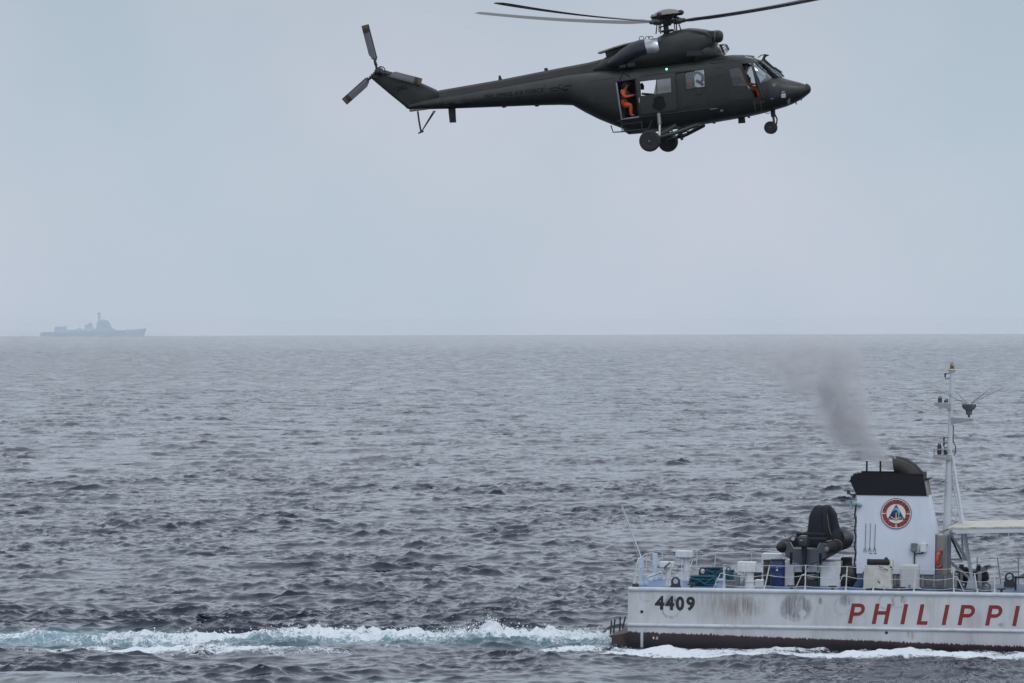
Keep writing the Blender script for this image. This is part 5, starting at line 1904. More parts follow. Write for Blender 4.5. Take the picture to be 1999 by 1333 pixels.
    for i, (px, py) in enumerate(top):
        w = 0.17 if px > 1100 else 0.13
        p = H(px, py)
        q = H(px, py + (14 + (px - 857) * 0.018))
        rings.append([Vector((p.x, -w * 1.15, q.z - 0.05)), Vector((p.x, -w, p.z - 0.07)), Vector((p.x, -w * 0.55, p.z)), Vector((p.x, w * 0.55, p.z)), Vector((p.x, w, p.z - 0.07)), Vector((p.x, w * 1.15, q.z - 0.05))])
    b.loft(rings)
    b.build('shaft_fairing', M_SHAFT, t, smooth=30)
    b = MB()
    a = H(1066, 138)
    b.box((a.x - 0.05, -0.05, a.z - 0.05), (a.x + 0.06, 0.05, a.z + 0.09))
    b.build('beacon', M_HBLACK, t, smooth=0, bevel=0.02)
    b = MB()
    pts = [H(973, 157), H(973.5, 147.5), (H(977, 147)), H(980.5, 156)]
    b.prism([(p.x, p.z) for p in pts], -0.015, 0.015)
    b.build('blade_antenna', M_HBLACK, t, smooth=0)
    for (q, th) in (([(875, 211), (889, 210), (890.5, 239), (878, 239.5)], 0.02), ([(1441, 229), (1454, 227.5), (1455, 240), (1441.5, 241)], 0.03), ([(1391, 237), (1397, 236), (1396.5, 241), (1392, 241.5)], 0.04),
                    ([(1459, 226.5), (1463, 226), (1464.5, 230), (1460.5, 230.5)], 0.04), ([(980, 208), (990, 207.5), (986, 210), (981, 210.5)], 0.03), ([(1044, 205.5), (1054, 205), (1050, 208), (1045, 208)], 0.03),
                    ([(1552, 200), (1554.5, 199), (1556, 204), (1554.5, 204)], 0.012), ([(1563, 193), (1565, 192.5), (1565, 197), (1564, 197)], 0.012)):
        pts = [H(x, y) for x, y in q]
        b = MB()
        b.prism([(p.x, p.z) for p in pts], -th, th)
        b.build('belly_antenna', M_HBLACK, t, smooth=0)
    # tail fin and stabiliser
    fin = [(722.5, 151), (729, 141), (741, 136.5), (753.5, 137), (788, 148), (822, 161.5), (852, 175), (866, 186), (830, 206), (800, 214), (793, 209.5), (758, 181)]
    pts = [H(x, y) for x, y in fin]
    cx = sum(p.x for p in pts) / len(pts); cz = sum(p.z for p in pts) / len(pts)
    b = MB()
    rings = []
    for y, s_ in ((-0.10, 0.80), (-0.075, 0.94), (-0.03, 1.0), (0.03, 1.0), (0.075, 0.94), (0.10, 0.80)):
        rings.append([Vector((cx + (p.x - cx) * s_, y, cz + (p.z - cz) * s_)) for p in pts])
    b.loft(rings)
    fin_o = b.build('tail_fin', M_OLIVE, t, smooth=50)
    text_part('fin_number', '282', M_HMARK, t, H(775, 178, -0.106), Vector((1, 0, 0.10)), Vector((0, 0, 1)), 0.005, 0.13, 0.36, bold=0.02)
    for s_ in (-1, 1):
        b = MB()
        rings = []
        for y, ch, k in ((0.15, 0.62, 0.0), (0.9, 0.56, 0.02), (1.6, 0.50, 0.04)):
            p = H(898, 193)
            rings.append([Vector((p.x - ch * 0.5 + ch * u, s_ * y, p.z - 0.16 + k + v)) for u, v in ((0, 0.0), (0.35, 0.035), (0.75, 0.045), (1, 0.0), (0.75, -0.02), (0.35, -0.015))])
        b.loft(rings)
        b.build('stabiliser', M_OLIVE, t, smooth=40)
    b = MB()
    p, q = H(800, 215.5), H(851, 216.5)
    b.box((p.x, -0.10, p.z - 0.045), (q.x, 0.10, p.z + 0.02))
    b.build('tail_bumper', M_KHAKI, t, smooth=0, bevel=0.02)
    b = MB()
    tip = H(822, 258)
    b.tube([H(815.5, 217), H(818, 236), tip], 0.03, 8)
    b.tube([H(847, 216, -0.12), tip], 0.018, 8)
    b.tube([H(850, 216, 0.12), tip], 0.018, 8)
    b.tube([H(816.5, 260), H(827, 256)], 0.025, 8)
    b.build('tail_skid', M_HBLACK, t)
    build_tail_rotor(t)
    build_main_rotor(t)
    build_gear(t)
    build_cabin(t)
    return t

def build_tail_rotor(t):
    c = H(737, 139.5, -0.32)
    b = MB()
    b.lathe([(0.11, 0.0), (0.13, -0.2), (0.15, -0.26)], tuple(c), (0, -1, 0), 16)
    b.lathe([(0.07, 0.0), (0.09, 0.05), (0.05, 0.10)], tuple(c), (0, -1, 0), 14)
    hub = b.build('tail_rotor', M_HBLACK, t)
    b = MB()
    b.torus(c + Vector((0.10, 0.10, 0.02)), 0.13, 0.018, (0, 1, 0), 24, 8)
    b.build('pitch_ring', M_HBLACK, hub)
    for (tx, ty) in ((713.5, 48.5), (671.5, 198), (822.5, 161.5)):
        tip = H(tx, ty, c.y)
        d = (tip - c)
        L = d.length
        d.normalize()
        w = Vector((0, 1, 0)).cross(d)          # chord direction
        if ty > 150 and tx < 700:
            w = w
        nrm = Vector((0, -1, 0))
        def pt(r, s_, dep):
            return c + d * r + w * s_ + nrm * dep
        # root shank
        b = MB()
        b.tube([pt(0.08, 0, 0), pt(0.22, 0, 0), pt(0.24, 0.0, 0), pt(0.40, 0, 0)], [0.045, 0.035, 0.05, 0.035], 8)
        b.tube([pt(0.20, 0.07, 0.05), pt(0.26, -0.02, 0.05), pt(0.3, 0.06, 0.04)], 0.018, 6)
        sh = b.build('tail_blade_root', M_HBLACK, hub)
        def section(r, c0, c1, th, twist):
            cc = (c0 + c1) / 2
            out = []
            for u, v in ((0, 0), (0.12, 0.5), (0.4, 0.6), (1.0, 0.06), (1.0, -0.06), (0.4, -0.35), (0.12, -0.4)):
                s_ = c0 + (c1 - c0) * u
                out.append(pt(r, s_, v * th + (s_ - cc) * twist))
            return out
        def blade(name, r0, r1, m, first=False):
            b = MB()
            secs = []
            n = 4
            for i in range(n + 1):
                r = r0 + (r1 - r0) * i / n
                k = min(max((r - 0.36) / 0.17, 0), 1)
                secs.append(section(r, 0.085 + 0.0, -0.02 - 0.125 * k, 0.03, 0.10))
            b.loft(secs)
            return b.build(name, m, hub, smooth=40)
        blade('tail_blade', 0.36, L * 0.83, M_TBLADE)
        blade('blade_band', L * 0.83, L * 0.925, M_TIPBAND)
        blade('blade_tip', L * 0.925, L, M_TIP)
        b = MB()
        b.tube([pt(0.42, 0.088, 0.002), pt(L - 0.005, 0.088, 0.002)], 0.022, 8)
        b.build('leading_edge', M_HBLACK, hub)
        b = MB()
        b.tube([pt(0.40, 0.07, 0.03), pt(0.46, -0.10, 0.02)], 0.012, 6)
        b.build('blade_cuff', M_HBLACK, hub)

def build_main_rotor(t):
    top = H(1303, 43)
    mast0 = H(1302, 68)
    b = MB()
    b.lathe([(0.16, -0.15), (0.15, 0.02), (0.10, 0.06), (0.085, 0.20), (0.085, 0.45)], (mast0.x, 0, mast0.z), 'Z', 18)
    rotor = b.build('main_rotor', M_HBLACK, t)
    hub = Vector((top.x, 0, top.z))
    b = MB()
    b.lathe([(0.10, -0.12), (0.14, -0.05), (0.14, 0.02), (0.19, 0.10), (0.24, 0.20), (0.20, 0.24)], tuple(hub), 'Z', 18)
    b.build('rotor_hub', M_HBLACK, rotor)
    # domed vibration absorber with four weights
    d0 = H(1302, 25)
    b = MB()
    b.lathe([(0.53, -0.05), (0.50, -0.02), (0.40, 0.05), (0.27, 0.105), (0.12, 0.135), (0.0, 0.14)], (d0.x, 0, d0.z - 0.02), 'Z', 30)
    b.build('absorber_dome', M_KHAKI, rotor)
    for k in range(4):
        a = R(45 + 90 * k + 24)
        dd = Vector((math.cos(a), math.sin(a), 0))
        p = Vector((d0.x, 0, d0.z - 0.06))
        b = MB()
        b.tube([p + dd * 0.12, p + dd * 0.40], 0.022, 6)
        b.tube([p + dd * 0.36, p + dd * 0.40, p + dd * 0.55, p + dd * 0.60], [0.05, 0.085, 0.085, 0.05], 8)
        b.build('absorber_weight', M_HBLACK, rotor)
    # blades: azimuths and coning read from the tips; far-left, near-left, near-right, far-right
    tips = ((942, 25, +4.9), (990.5, 8.5, -5.3), (1664, -18, -4.9), (1617, -11.5, +5.3))
    for (px, py, yw) in tips:
        # tip position in the helicopter's frame at world depth offset yw from the hub
        dirw = ray(px, py)
        hubw = HELI.M @ hub
        P = CAM_P + dirw * ((hubw.y + yw) / dirw.y)
        tip = HELI.I @ P
        d = tip - hub
        L = d.length
        d = d / L
        L = 7.85
        up = Vector((0, 0, 1))
        lead = d.cross(up).normalized()     # clockwise from above: leading edge
        upn = lead.cross(d).normalized()
        def pt(r, s_, h):
            f = r / L
            bend = (f * f - f) * 0.34        # blades bow upward towards the tip
            return hub + d * r + lead * s_ + upn * (h + bend)
        b = MB()
        b.tube([pt(0.12, 0, 0), pt(0.30, 0, 0), pt(0.34, 0, 0), pt(0.52, 0, 0.0), pt(0.56, 0, 0), pt(0.70, 0, 0)], [0.07, 0.07, 0.105, 0.105, 0.08, 0.075], 10)
        b.build('blade_grip', M_HUB, rotor)
        for (r0, s0, r1, s1, h, rr) in ((0.22, 0.10, 0.50, 0.14, 0.05, 0.03), (0.25, -0.12, 0.48, -0.10, 0.03, 0.035)):
            b = MB()
            b.tube([pt(r0, s0, h), pt(r1, s1, h)], rr, 8)
            b.build('damper', M_HUB, rotor)
        b = MB()
        for r in (0.30, 0.38, 0.46):
            b.lathe([(0.02, 0.0), (0.035, 0.02), (0.02, 0.04)], tuple(pt(r, 0.0, 0.10)), tuple(upn), 8)
        b.tube([pt(0.36, 0.12, -0.02), pt(0.40, 0.16, -0.38)], 0.02, 6)
        b.build('pitch_link', M_HBLACK, rotor)
        b = MB()
        secs = []
        N = 26
        for i in range(N + 1):
            r = 0.62 + (L - 0.62) * i / N
            k = min(max((r - 0.62) / 0.75, 0), 1)
            ch = 0.16 + (0.44 - 0.16) * k
            if i == N:
                ch *= 0.82
            tw = R(12 - 9 * (r / L))
            sec = []
            for u, v in ((0, 0), (0.05, 0.45), (0.25, 0.62), (0.6, 0.35), (1.0, 0.03), (1.0, -0.03), (0.6, -0.2), (0.25, -0.35), (0.05, -0.3)):
                s_ = ch * 0.28 - ch * u
                h = v * 0.12 * ch * (1.6 if k < 1 else 1)
                sec.append(pt(r, s_ * math.cos(tw) - h * math.sin(tw), h * math.cos(tw) + s_ * math.sin(tw)))
            secs.append(sec)
        b.loft(secs)
        bl = b.build('rotor_blade', M_BLADE, rotor, smooth=40)
        b = MB()
        b.loft([secs[-1], [q + d * 0.05 for q in secs[-1]]])
        b.build('blade_tip', M_TIP, rotor, smooth=0)
    # swash plate linkage
    b = MB()
    p = H(1303, 60)
    b.torus((p.x, 0, p.z), 0.18, 0.035, (0, 0, 1), 20, 8)
    b.build('swashplate', M_HBLACK, rotor)
    for (x0, y0, x1, y1, x2, y2, yy) in ((1287, 45, 1286.5, 62, 1292, 62.5, -0.1), (1320.5, 46, 1321, 59, 1322, 66, -0.05), (1287.5, 53.5, 1295, 51, 1301, 49, -0.12), (1311, 59, 1316, 61, 1319, 65, 0.1)):
        b = MB()
        b.tube([H(x0, y0, yy), H(x1, y1, yy), H(x2, y2, yy)], 0.022, 6)
        b.build('control_link', M_HBLACK, rotor)

def build_gear(t):
    def wheel(c, r, w, name='main_wheel'):
        b = MB()
        b.lathe([(r * 0.55, -w * 0.5), (r * 0.86, -w * 0.5), (r * 0.97, -w * 0.32), (r, 0), (r * 0.97, w * 0.32), (r * 0.86, w * 0.5), (r * 0.55, w * 0.5)], tuple(c), (0, -1, 0), 30)
        o = b.build(name, M_TYRE, t, smooth=45)
        b = MB()
        b.lathe([(0.0, w * 0.42), (r * 0.16, w * 0.44), (r * 0.2, w * 0.36), (r * 0.45, w * 0.38), (r * 0.56, w * 0.52), (r * 0.58, w * 0.45)], tuple(c), (0, -1, 0), 26)
        b.build('wheel_rim', M_RIM, o)
        b = MB()
        b.lathe([(0.0, w * 0.52), (r * 0.08, w * 0.5), (r * 0.12, w * 0.40)], tuple(c), (0, -1, 0), 12)
        b.build('wheel_hub', M_HUBCAP, o)
        return o
    cn = H(1268.5, 275, -1.55)
    wheel(cn, 0.345, 0.23)
    cf = H(1304, 276.5, 1.55)
    wheel(cf, 0.335, 0.23)
    for c, s_ in ((cn, -1), (cf, 1)):
        root = Vector((0.95, s_ * 0.62, -1.22))
        elbow = Vector((0.25, s_ * 1.30, -1.42))
        b = MB()
        b.tube([root, elbow, c + Vector((0.12, -s_ * 0.16, 0.06)), c + Vector((0, -s_ * 0.14, 0))], [0.07, 0.06, 0.055, 0.06], 10)
        b.build('trailing_arm', M_OLIVE2, t)
        oleo0 = Vector((-0.22, s_ * 0.88, -0.72))
        mid = Vector((-0.20, s_ * 1.08, -1.08))
        low = c + Vector((0.30, -s_ * 0.20, 0.12)) if s_ < 0 else c + Vector((0.25, -s_ * 0.2, 0.1))
        b = MB()
        b.tube([oleo0, mid], 0.06, 10)
        ol = b.build('oleo_strut', M_OLEO, t)
        b = MB()
        b.tube([mid, low], 0.036, 10)
        b.build('oleo_piston', M_PALEM, ol)
    # extra hydraulic and drag gear seen below the belly between the wheels
    for pts, r_, m in (([H(1288, 262, -1.2), H(1300, 256, -1.0), H(1318, 245, -0.7)], 0.075, M_OLIVE2), ([H(1310, 265, -0.6), H(1322, 256, -0.5), H(1331, 247, -0.4)], 0.035, M_HUB), ([H(1318, 270, -0.3), H(1330, 256, -0.3), H(1336, 253, -0.3)], 0.025, M_HUB),
                       ([H(1329, 254, 0), H(1330, 268, 0), H(1332, 273, 0)], 0.05, M_HBLACK), ([H(1323, 265.5, 0), H(1337, 266, 0)], 0.045, M_HBLACK), ([H(1331, 236, -0.5), H(1330, 248, -0.4)], 0.05, M_HBLACK),
                       ([H(1333, 253, 0), H(1341, 256, 0), H(1347, 260, 0), H(1352, 259, 0)], 0.025, M_HBLACK), ([H(1343, 250, 0), H(1346, 259, 0)], 0.014, M_HBLACK), ([H(1357, 245, 0), H(1351, 260, 0)], 0.014, M_HBLACK), ([H(1326, 262, 0), H(1340, 256, 0), H(1350, 260.5, 0)], 0.018, M_HBLACK)):
        b = MB()
        b.tube(pts, r_, 8)
        b.build('gear_link', m, t)
    # cargo step frame under the door and belly fairing
    b = MB()
    yy = -0.86
    b.tube([H(1192.5, 244.5, yy), H(1197, 258, yy), H(1215, 257, yy), H(1253, 252.5, yy), H(1266, 251, yy), H(1273, 234, yy)], 0.020, 8)
    b.tube([H(1213.5, 236, yy), H(1214.5, 257, yy)], 0.018, 8)
    b.tube([H(1252.5, 236, yy), H(1253.5, 252, yy)], 0.018, 8)
    b.tube([H(1213.5, 243, yy), H(1252.5, 238.5, yy)], 0.014, 8)
    b.build('boarding_step', M_OLIVE2, t)
    b = MB()
    rings = []
    for px, yb, w in ((1218, 256.5, 0.18), (1228, 262.5, 0.40), (1250, 260.5, 0.55), (1285, 256.5, 0.55), (1330, 251, 0.5), (1360, 246, 0.35)):
        q = H(px, yb)
        rings.append([Vector((q.x, w * math.cos(a), q.z + 0.0 + 0.45 * (1 - abs(math.sin(a)) ** 0.6) if a > math.pi else q.z + 0.5)) for a in [2 * math.pi * k / 20 for k in range(20)]])
    b.loft(rings)
    b.build('belly_fairing', M_OLIVE, t, smooth=40)
    # twin nose wheel on a short leg
    c = H(1504.7, 249)
    for y in (-0.11, 0.11):
        wheel(c + Vector((0, y, 0)), 0.205, 0.13, 'nose_wheel')
    b = MB()
    b.tube([H(1509, 215), H(1509.5, 228)], 0.075, 10)
    leg = b.build('nose_leg', M_HBLACK, t)
    b = MB()
    b.tube([H(1509.5, 226), H(1511, 240), H(1505, 249)], 0.042, 8)
    b.build('nose_oleo', M_HUB, leg)
    b = MB()
    b.tube([H(1512, 222), H(1517, 232), H(1516, 241), H(1508, 248)], 0.025, 8)
    b.build('torque_link', M_HBLACK, leg)
    b = MB()
    b.tube([H(1493.5, 219), H(1497, 221.5), H(1506, 220)], 0.012, 6)
    b.build('tow_loop', M_HBLACK, leg)

def build_cabin(t):
    # floor, bulkheads and seats seen through the openings
    z0 = H(1245, 229, -0.5).z - 0.02
    b = MB()
    b.box((-1.62, -0.74, z0 - 0.05), (3.2, 0.74, z0))
    b.build('cabin_floor', M_INSIDE, t, smooth=0)
    b = MB()
    b.box((-1.86, -0.62, z0 + 0.1), (-1.82, 0.62, 0.70))
    b.build('aft_bulkhead', M_INSIDE, t, smooth=0)
    for x, y in ((-1.62, -0.30), (0.55, -0.45), (1.95, -0.42), (1.95, 0.42)):
        b = MB()
        b.box((x - 0.22, y - 0.22, z0), (x + 0.22, y + 0.22, z0 + 0.42))
        st = b.build('seat', M_INSIDE, t, smooth=0, bevel=0.04)
        if x > 0:
            b = MB()
            b.box((x - 0.28, y - 0.22, z0 + 0.40), (x - 0.20, y + 0.22, z0 + (1.10 if x > 1 else 0.8)))
            b.build('seat_back', M_INSIDE, st, smooth=0, bevel=0.03)
    # instrument coaming
    b = MB()
    a = H(1496, 160)
    b.prism([(a.x - 0.12, z0), (a.x + 0.20, z0), (a.x + 0.20, a.z - 0.05), (a.x + 0.02, a.z + 0.10), (a.x - 0.12, a.z + 0.02)], -0.5, 0.5)
    b.build('instrument_panel', M_PANEL, t, smooth=0, bevel=0.05)
    # things seen against the light in the windows
    for pts, r_ in (([H(1251, 163, 0.3), H(1254, 168, 0.3), H(1254, 175, 0.3)], 0.06), ([H(1253, 183, 0.3), H(1262, 183.5, 0.3), H(1276, 184.5, 0.3)], 0.035), ([H(1360, 141, 0.4), H(1366, 143, 0.4), H(1371, 147, 0.4), H(1372, 155, 0.4), H(1366, 163, 0.4)], 0.045),
                    ([H(1359, 157, 0.35), H(1366, 161, 0.35), H(1373, 166, 0.35)], 0.05), ([H(1473, 129, 0.2), H(1476, 133, 0.2), H(1480, 132, 0.2), H(1479, 127, 0.2)], 0.012)):
        b = MB()
        b.tube(pts, r_, 8)
        b.build('cabin_fitting', M_INSIDE, t)

M_SILL = mat('worn_grey_sill', (0.20, 0.20, 0.23), 0.5, var=0.2, scale=6)
M_WPLATE = mat('white_stencil_plate', (0.50, 0.51, 0.52), 0.5, var=0.1)
M_LENS = mat('landing_light_lens', (0.35, 0.36, 0.38), 0.15, var=0.1)
M_TAN = mat('tan_cord', (0.30, 0.24, 0.17), 0.7, var=0.1)
M_SHAFT = mat('brownish_fairing_paint', (0.034, 0.034, 0.030), 0.5, var=0.2, scale=2, dirt=(0.06, 0.04, 0.03), dirt_amt=0.6)
M_OLEO = mat('grey_strut_paint', (0.16, 0.165, 0.17), 0.5, var=0.15, scale=8)
M_HUBCAP = mat('wheel_hub_metal', (0.22, 0.22, 0.24), 0.4, metal=0.4, var=0.1)
M_PANEL = mat('grey_instrument_coaming', (0.10, 0.12, 0.15), 0.6, var=0.1)
M_GREENLAMP = mat('green_lamp', (0.1, 0.6, 0.3), 0.3, var=0.0)
_b = M_GREENLAMP.node_tree.nodes['Principled BSDF']
_b.inputs['Emission Color'].default_value = (0.15, 0.95, 0.45, 1)
_b.inputs['Emission Strength'].default_value = 3.0
HELICOPTER = build_helicopter()
# ------------------------------------------------------------------ people in the helicopter
M_ORANGE = mat('orange_flight_suit', (0.55, 0.075, 0.020), 0.75, var=0.15, scale=9, bump=0.3, bscale=25)
M_SKIN = mat('skin', (0.30, 0.17, 0.11), 0.6, var=0.08, scale=10)
M_GLOVE = mat('dark_glove', (0.05, 0.05, 0.045), 0.7, var=0.1)
M_BOOT = mat('black_boot', (0.015, 0.014, 0.013), 0.55, var=0.1)
M_VEST = mat('dark_survival_vest', (0.020, 0.022, 0.022), 0.75, var=0.2, scale=10, bump=0.3, bscale=30)
M_HELMET = mat('dark_green_helmet', (0.035, 0.040, 0.036), 0.35, var=0.1)
M_VISOR = mat('dark_visor', (0.008, 0.008, 0.010), 0.12, var=0.0)
M_BADGE = mat('white_sleeve_patch', (0.6, 0.6, 0.6), 0.7, var=0.1)

def make_person(label, J, frame, helmet=True, vest=True, group=None):
    """one continuous skinned figure from named joints (frame coordinates), helmet and vest as children"""
    base = J['pelvis'] - Vector((0, 0, 0.1))
    t = thing('person', label, 'person', tuple(base), frame, group)
    order = ['pelvis', 'belly', 'chest', 'neck', 'head', 'crown', 'shoulder_r', 'elbow_r', 'wrist_r', 'palm_r', 'shoulder_l', 'elbow_l', 'wrist_l', 'palm_l',
             'hip_r', 'knee_r', 'ankle_r', 'toe_r', 'hip_l', 'knee_l', 'ankle_l', 'toe_l']
    rad = dict(pelvis=(.15, .12), belly=(.14, .11), chest=(.17, .13), neck=(.055, .055), head=(.085, .10), crown=(.07, .08),
               shoulder_r=(.075, .075), elbow_r=(.05, .05), wrist_r=(.036, .036), palm_r=(.042, .025), hip_r=(.10, .10), knee_r=(.068, .068), ankle_r=(.048, .048), toe_r=(.045, .035))
    for k in list(rad):
        if k.endswith('_r'):
            rad[k[:-1] + 'l'] = rad[k]
    ed = [('pelvis', 'belly'), ('belly', 'chest'), ('chest', 'neck'), ('neck', 'head'), ('head', 'crown')]
    for s_ in 'rl':
        ed += [('chest', 'shoulder_' + s_), ('shoulder_' + s_, 'elbow_' + s_), ('elbow_' + s_, 'wrist_' + s_), ('wrist_' + s_, 'palm_' + s_),
               ('pelvis', 'hip_' + s_), ('hip_' + s_, 'knee_' + s_), ('knee_' + s_, 'ankle_' + s_), ('ankle_' + s_, 'toe_' + s_)]
    verts = [J[k] - base for k in order]
    radii = [(rad[k][0] * 1.16, rad[k][1] * 1.16) if not k.startswith(('head', 'crown', 'palm', 'wrist')) else rad[k] for k in order]
    edges = [(order.index(a), order.index(c)) for a, c in ed]
    # five fingers on each hand, each its own short chain rooted inside the palm
    for s_ in 'rl':
        w, p = J['wrist_' + s_] - base, J['palm_' + s_] - base
        d = (p - w).normalized()
        side = d.cross(Vector((0, 0, 1)))
        if side.length < 0.1:
            side = Vector((0, 1, 0))
        side.normalize()
        dn = side.cross(d).normalized()
        ip = order.index('palm_' + s_)
        for k, (off, ln) in enumerate(((-0.028, .07), (-0.009, .08), (0.010, .075), (0.028, .058))):
            i0 = len(verts)
            verts += [p + side * off + d * 0.025, p + side * off + d * (0.03 + ln * 0.5) - dn * 0.012, p + side * off * 1.05 + d * (0.02 + ln * 0.8) - dn * 0.045]
            radii += [(.011, .011), (.0095, .0095), (.0085, .0085)]
            edges += [(ip, i0), (i0, i0 + 1), (i0 + 1, i0 + 2)]
        i0 = len(verts)
        q = w.lerp(p, 0.55)
        verts += [q - side * 0.035, q - side * 0.06 + d * 0.035 - dn * 0.01, q - side * 0.062 + d * 0.065 - dn * 0.02]
        radii += [(.013, .013), (.011, .011), (.0095, .0095)]
        edges += [(order.index('palm_' + s_), i0), (i0, i0 + 1), (i0 + 1, i0 + 2)]
    me = bpy.data.meshes.new('body')
    me.from_pydata([tuple(v) for v in verts], edges, [])
    o = bpy.data.objects.new('body', me)
    COL.objects.link(o)
    md = o.modifiers.new('skin', 'SKIN')
    md.use_smooth_shade = True
    sk = me.skin_vertices[0].data
    for i, r_ in enumerate(radii):
        sk[i].radius = r_
    sk[0].use_root = True
    sb = o.modifiers.new('sub', 'SUBSURF')
    sb.levels = sb.render_levels = 2
    dg = bpy.context.evaluated_depsgraph_get()
    m2 = bpy.data.meshes.new_from_object(o.evaluated_get(dg))
    o.modifiers.clear()
    o.data = m2
    for m_ in (M_ORANGE, M_SKIN, M_GLOVE, M_BOOT):
        m2.materials.append(m_)
    zone = {}
    for k in order:
        zone[k] = 1 if k in ('head', 'crown', 'neck') else 2 if k[:4] == 'palm' else 3 if k[:3] == 'toe' else 0
    ctr = [(J[k] - base, zone[k]) for k in order]
    hd = J['head'] - base
    for poly in m2.polygons:
        c = poly.center
        best = min(ctr, key=lambda q: (q[0] - c).length)
        z = best[1]
        if any((c - (J['palm_' + s_] - base)).length < 0.14 and (c - (J['wrist_' + s_] - base)).length > 0.05 for s_ in 'rl'):
            z = 2
        poly.material_index = z
    m2.shade_smooth()
    o.parent = t
    # face: nose, eyes, mouth
    f = (J['face'] - J['head']).normalized()
    sd = Vector((0, 0, 1)).cross(f).normalized()
    h0 = J['head']
    BASE[o.name] = BASE[t.name]
    b = MB()
    b.tube([h0 + f * 0.09 + Vector((0, 0, .03)), h0 + f * 0.125 - Vector((0, 0, .015))], [0.012, 0.018], 8)
    b.build('nose', M_SKIN, o)
    for s_ in (-1, 1):
        b = MB()
        b.ball(h0 + f * 0.088 + sd * s_ * 0.032 + Vector((0, 0, .03)), 0.012, 8)
        b.build('eye', M_VISOR, o)
    b = MB()
    b.tube([h0 + f * 0.095 - sd * 0.025 - Vector((0, 0, .045)), h0 + f * 0.10 - Vector((0, 0, .047)), h0 + f * 0.095 + sd * 0.025 - Vector((0, 0, .045))], 0.006, 6)
    b.build('mouth', M_GLOVE, o)
    if helmet:
        b = MB()
        c = J['head'].lerp(J['crown'], 0.55) - f * 0.02
        rings = []
        n = 18
        up = Vector((0, 0, 1))
        for i in range(9):
            a = math.pi / 2 * (1 - i / 8 * 1.45)
            rr = 0.148 * math.cos(a)
            zz = 0.150 * math.sin(a)
            ring = []
            for k in range(n):
                an = 2 * math.pi * k / n
                fw = math.cos(an)
                lift = 0.0
                if zz < 0.02 and fw > 0.3:
                    lift = (0.02 - zz) * 0.8
                ring.append(c + f * (max(rr, .003) * fw * 1.08) + sd * (max(rr, .003) * math.sin(an) * 0.95) + up * (zz + lift))
            rings.append(ring)
        b.loft(rings)
        hm = b.build('helmet', M_HELMET, t)
        b = MB()
        b.tube([c + f * 0.135 + sd * 0.09 + up * 0.02, c + f * 0.165 + up * 0.02, c + f * 0.135 - sd * 0.09 + up * 0.02], 0.035, 8)
        b.build('visor', M_VISOR, hm)
    if vest:
        b = MB()
        rings = []
        for k, (w, dpt) in (('belly', (.20, .19)), ('chest', (.22, .215)), ('neck', (.13, .13))):
            c = J[k] if k != 'neck' else J['chest'].lerp(J['neck'], 0.55)
            rings.append([c + f * (dpt * math.cos(2 * math.pi * i / 16)) + sd * (w * math.sin(2 * math.pi * i / 16)) for i in range(16)])
        b.loft(rings)
        b.build('vest', M_VEST, t)
        b = MB()
        b.box(tuple(J['chest'] + f * 0.20 - Vector((0.05, 0.05, 0.12))), tuple(J['chest'] + f * 0.20 + Vector((0.05, 0.07, 0.0))))
        b.build('vest_pouch', M_VEST, t, smooth=0, bevel=0.01)
    return t

def seated(Hh, y, pel, che, neck, head, sh, el, wr, kn, an, face_dx=1.0, arm2=None):
    """joint set for a seated figure facing the nose, from photograph points in the plane y"""
    J = {}
    P = lambda q, yy=y: H(q[0], q[1], yy)
    J['pelvis'] = P(pel); J['chest'] = P(che); J['belly'] = J['pelvis'].lerp(J['chest'], 0.5); J['neck'] = P(neck); J['head'] = P(head)
    J['crown'] = J['head'] + Vector((0.0, 0, 0.085)); J['face'] = J['head'] + Vector((face_dx, -0.15, 0))
    for s_, dy in (('r', -0.19), ('l', 0.19)):
        q = (sh, el, wr) if s_ == 'r' or arm2 is None else arm2
        J['shoulder_' + s_] = P(q[0], y + dy); J['elbow_' + s_] = P(q[1], y + dy * 1.25); J['wrist_' + s_] = P(q[2], y + dy * 0.9)
        d = (J['wrist_' + s_] - J['elbow_' + s_]).normalized()
        J['palm_' + s_] = J['wrist_' + s_] + d * 0.085
        hy = dy * 0.5
        J['hip_' + s_] = J['pelvis'] + Vector((0.03, hy, -0.02))
        J['knee_' + s_] = P(kn, y + hy * 1.2); J['ankle_' + s_] = P(an, y + hy * 1.1)
        J['toe_' + s_] = J['ankle_' + s_] + Vector((0.16, 0, -0.05))
    return J

make_person('person in orange flight suit and dark helmet sitting in the open rear side door',
            seated(H, -0.52, (1218, 204), (1217, 184), (1220, 174.5), (1221.5, 167), (1214, 179), (1219.5, 189.5), (1235, 186), (1231.5, 205), (1232, 224.5)), HELI)
make_person('person in orange suit sitting behind the square cabin window ahead of the sliding door',
            seated(H, -0.38, (1347, 180), (1346.5, 162.5), (1349.5, 154), (1351, 147.5), (1345, 158), (1350, 170), (1362, 172), (1368, 182), (1368, 205)), HELI, vest=False)
make_person('person in orange and a black helmet in the pilot seat at the open cockpit door',
            seated(H, -0.40, (1449, 172), (1450, 152), (1454.5, 140.5), (1457, 133), (1448.5, 147), (1452, 162), (1470, 164), (1477, 172), (1484, 193)), HELI)

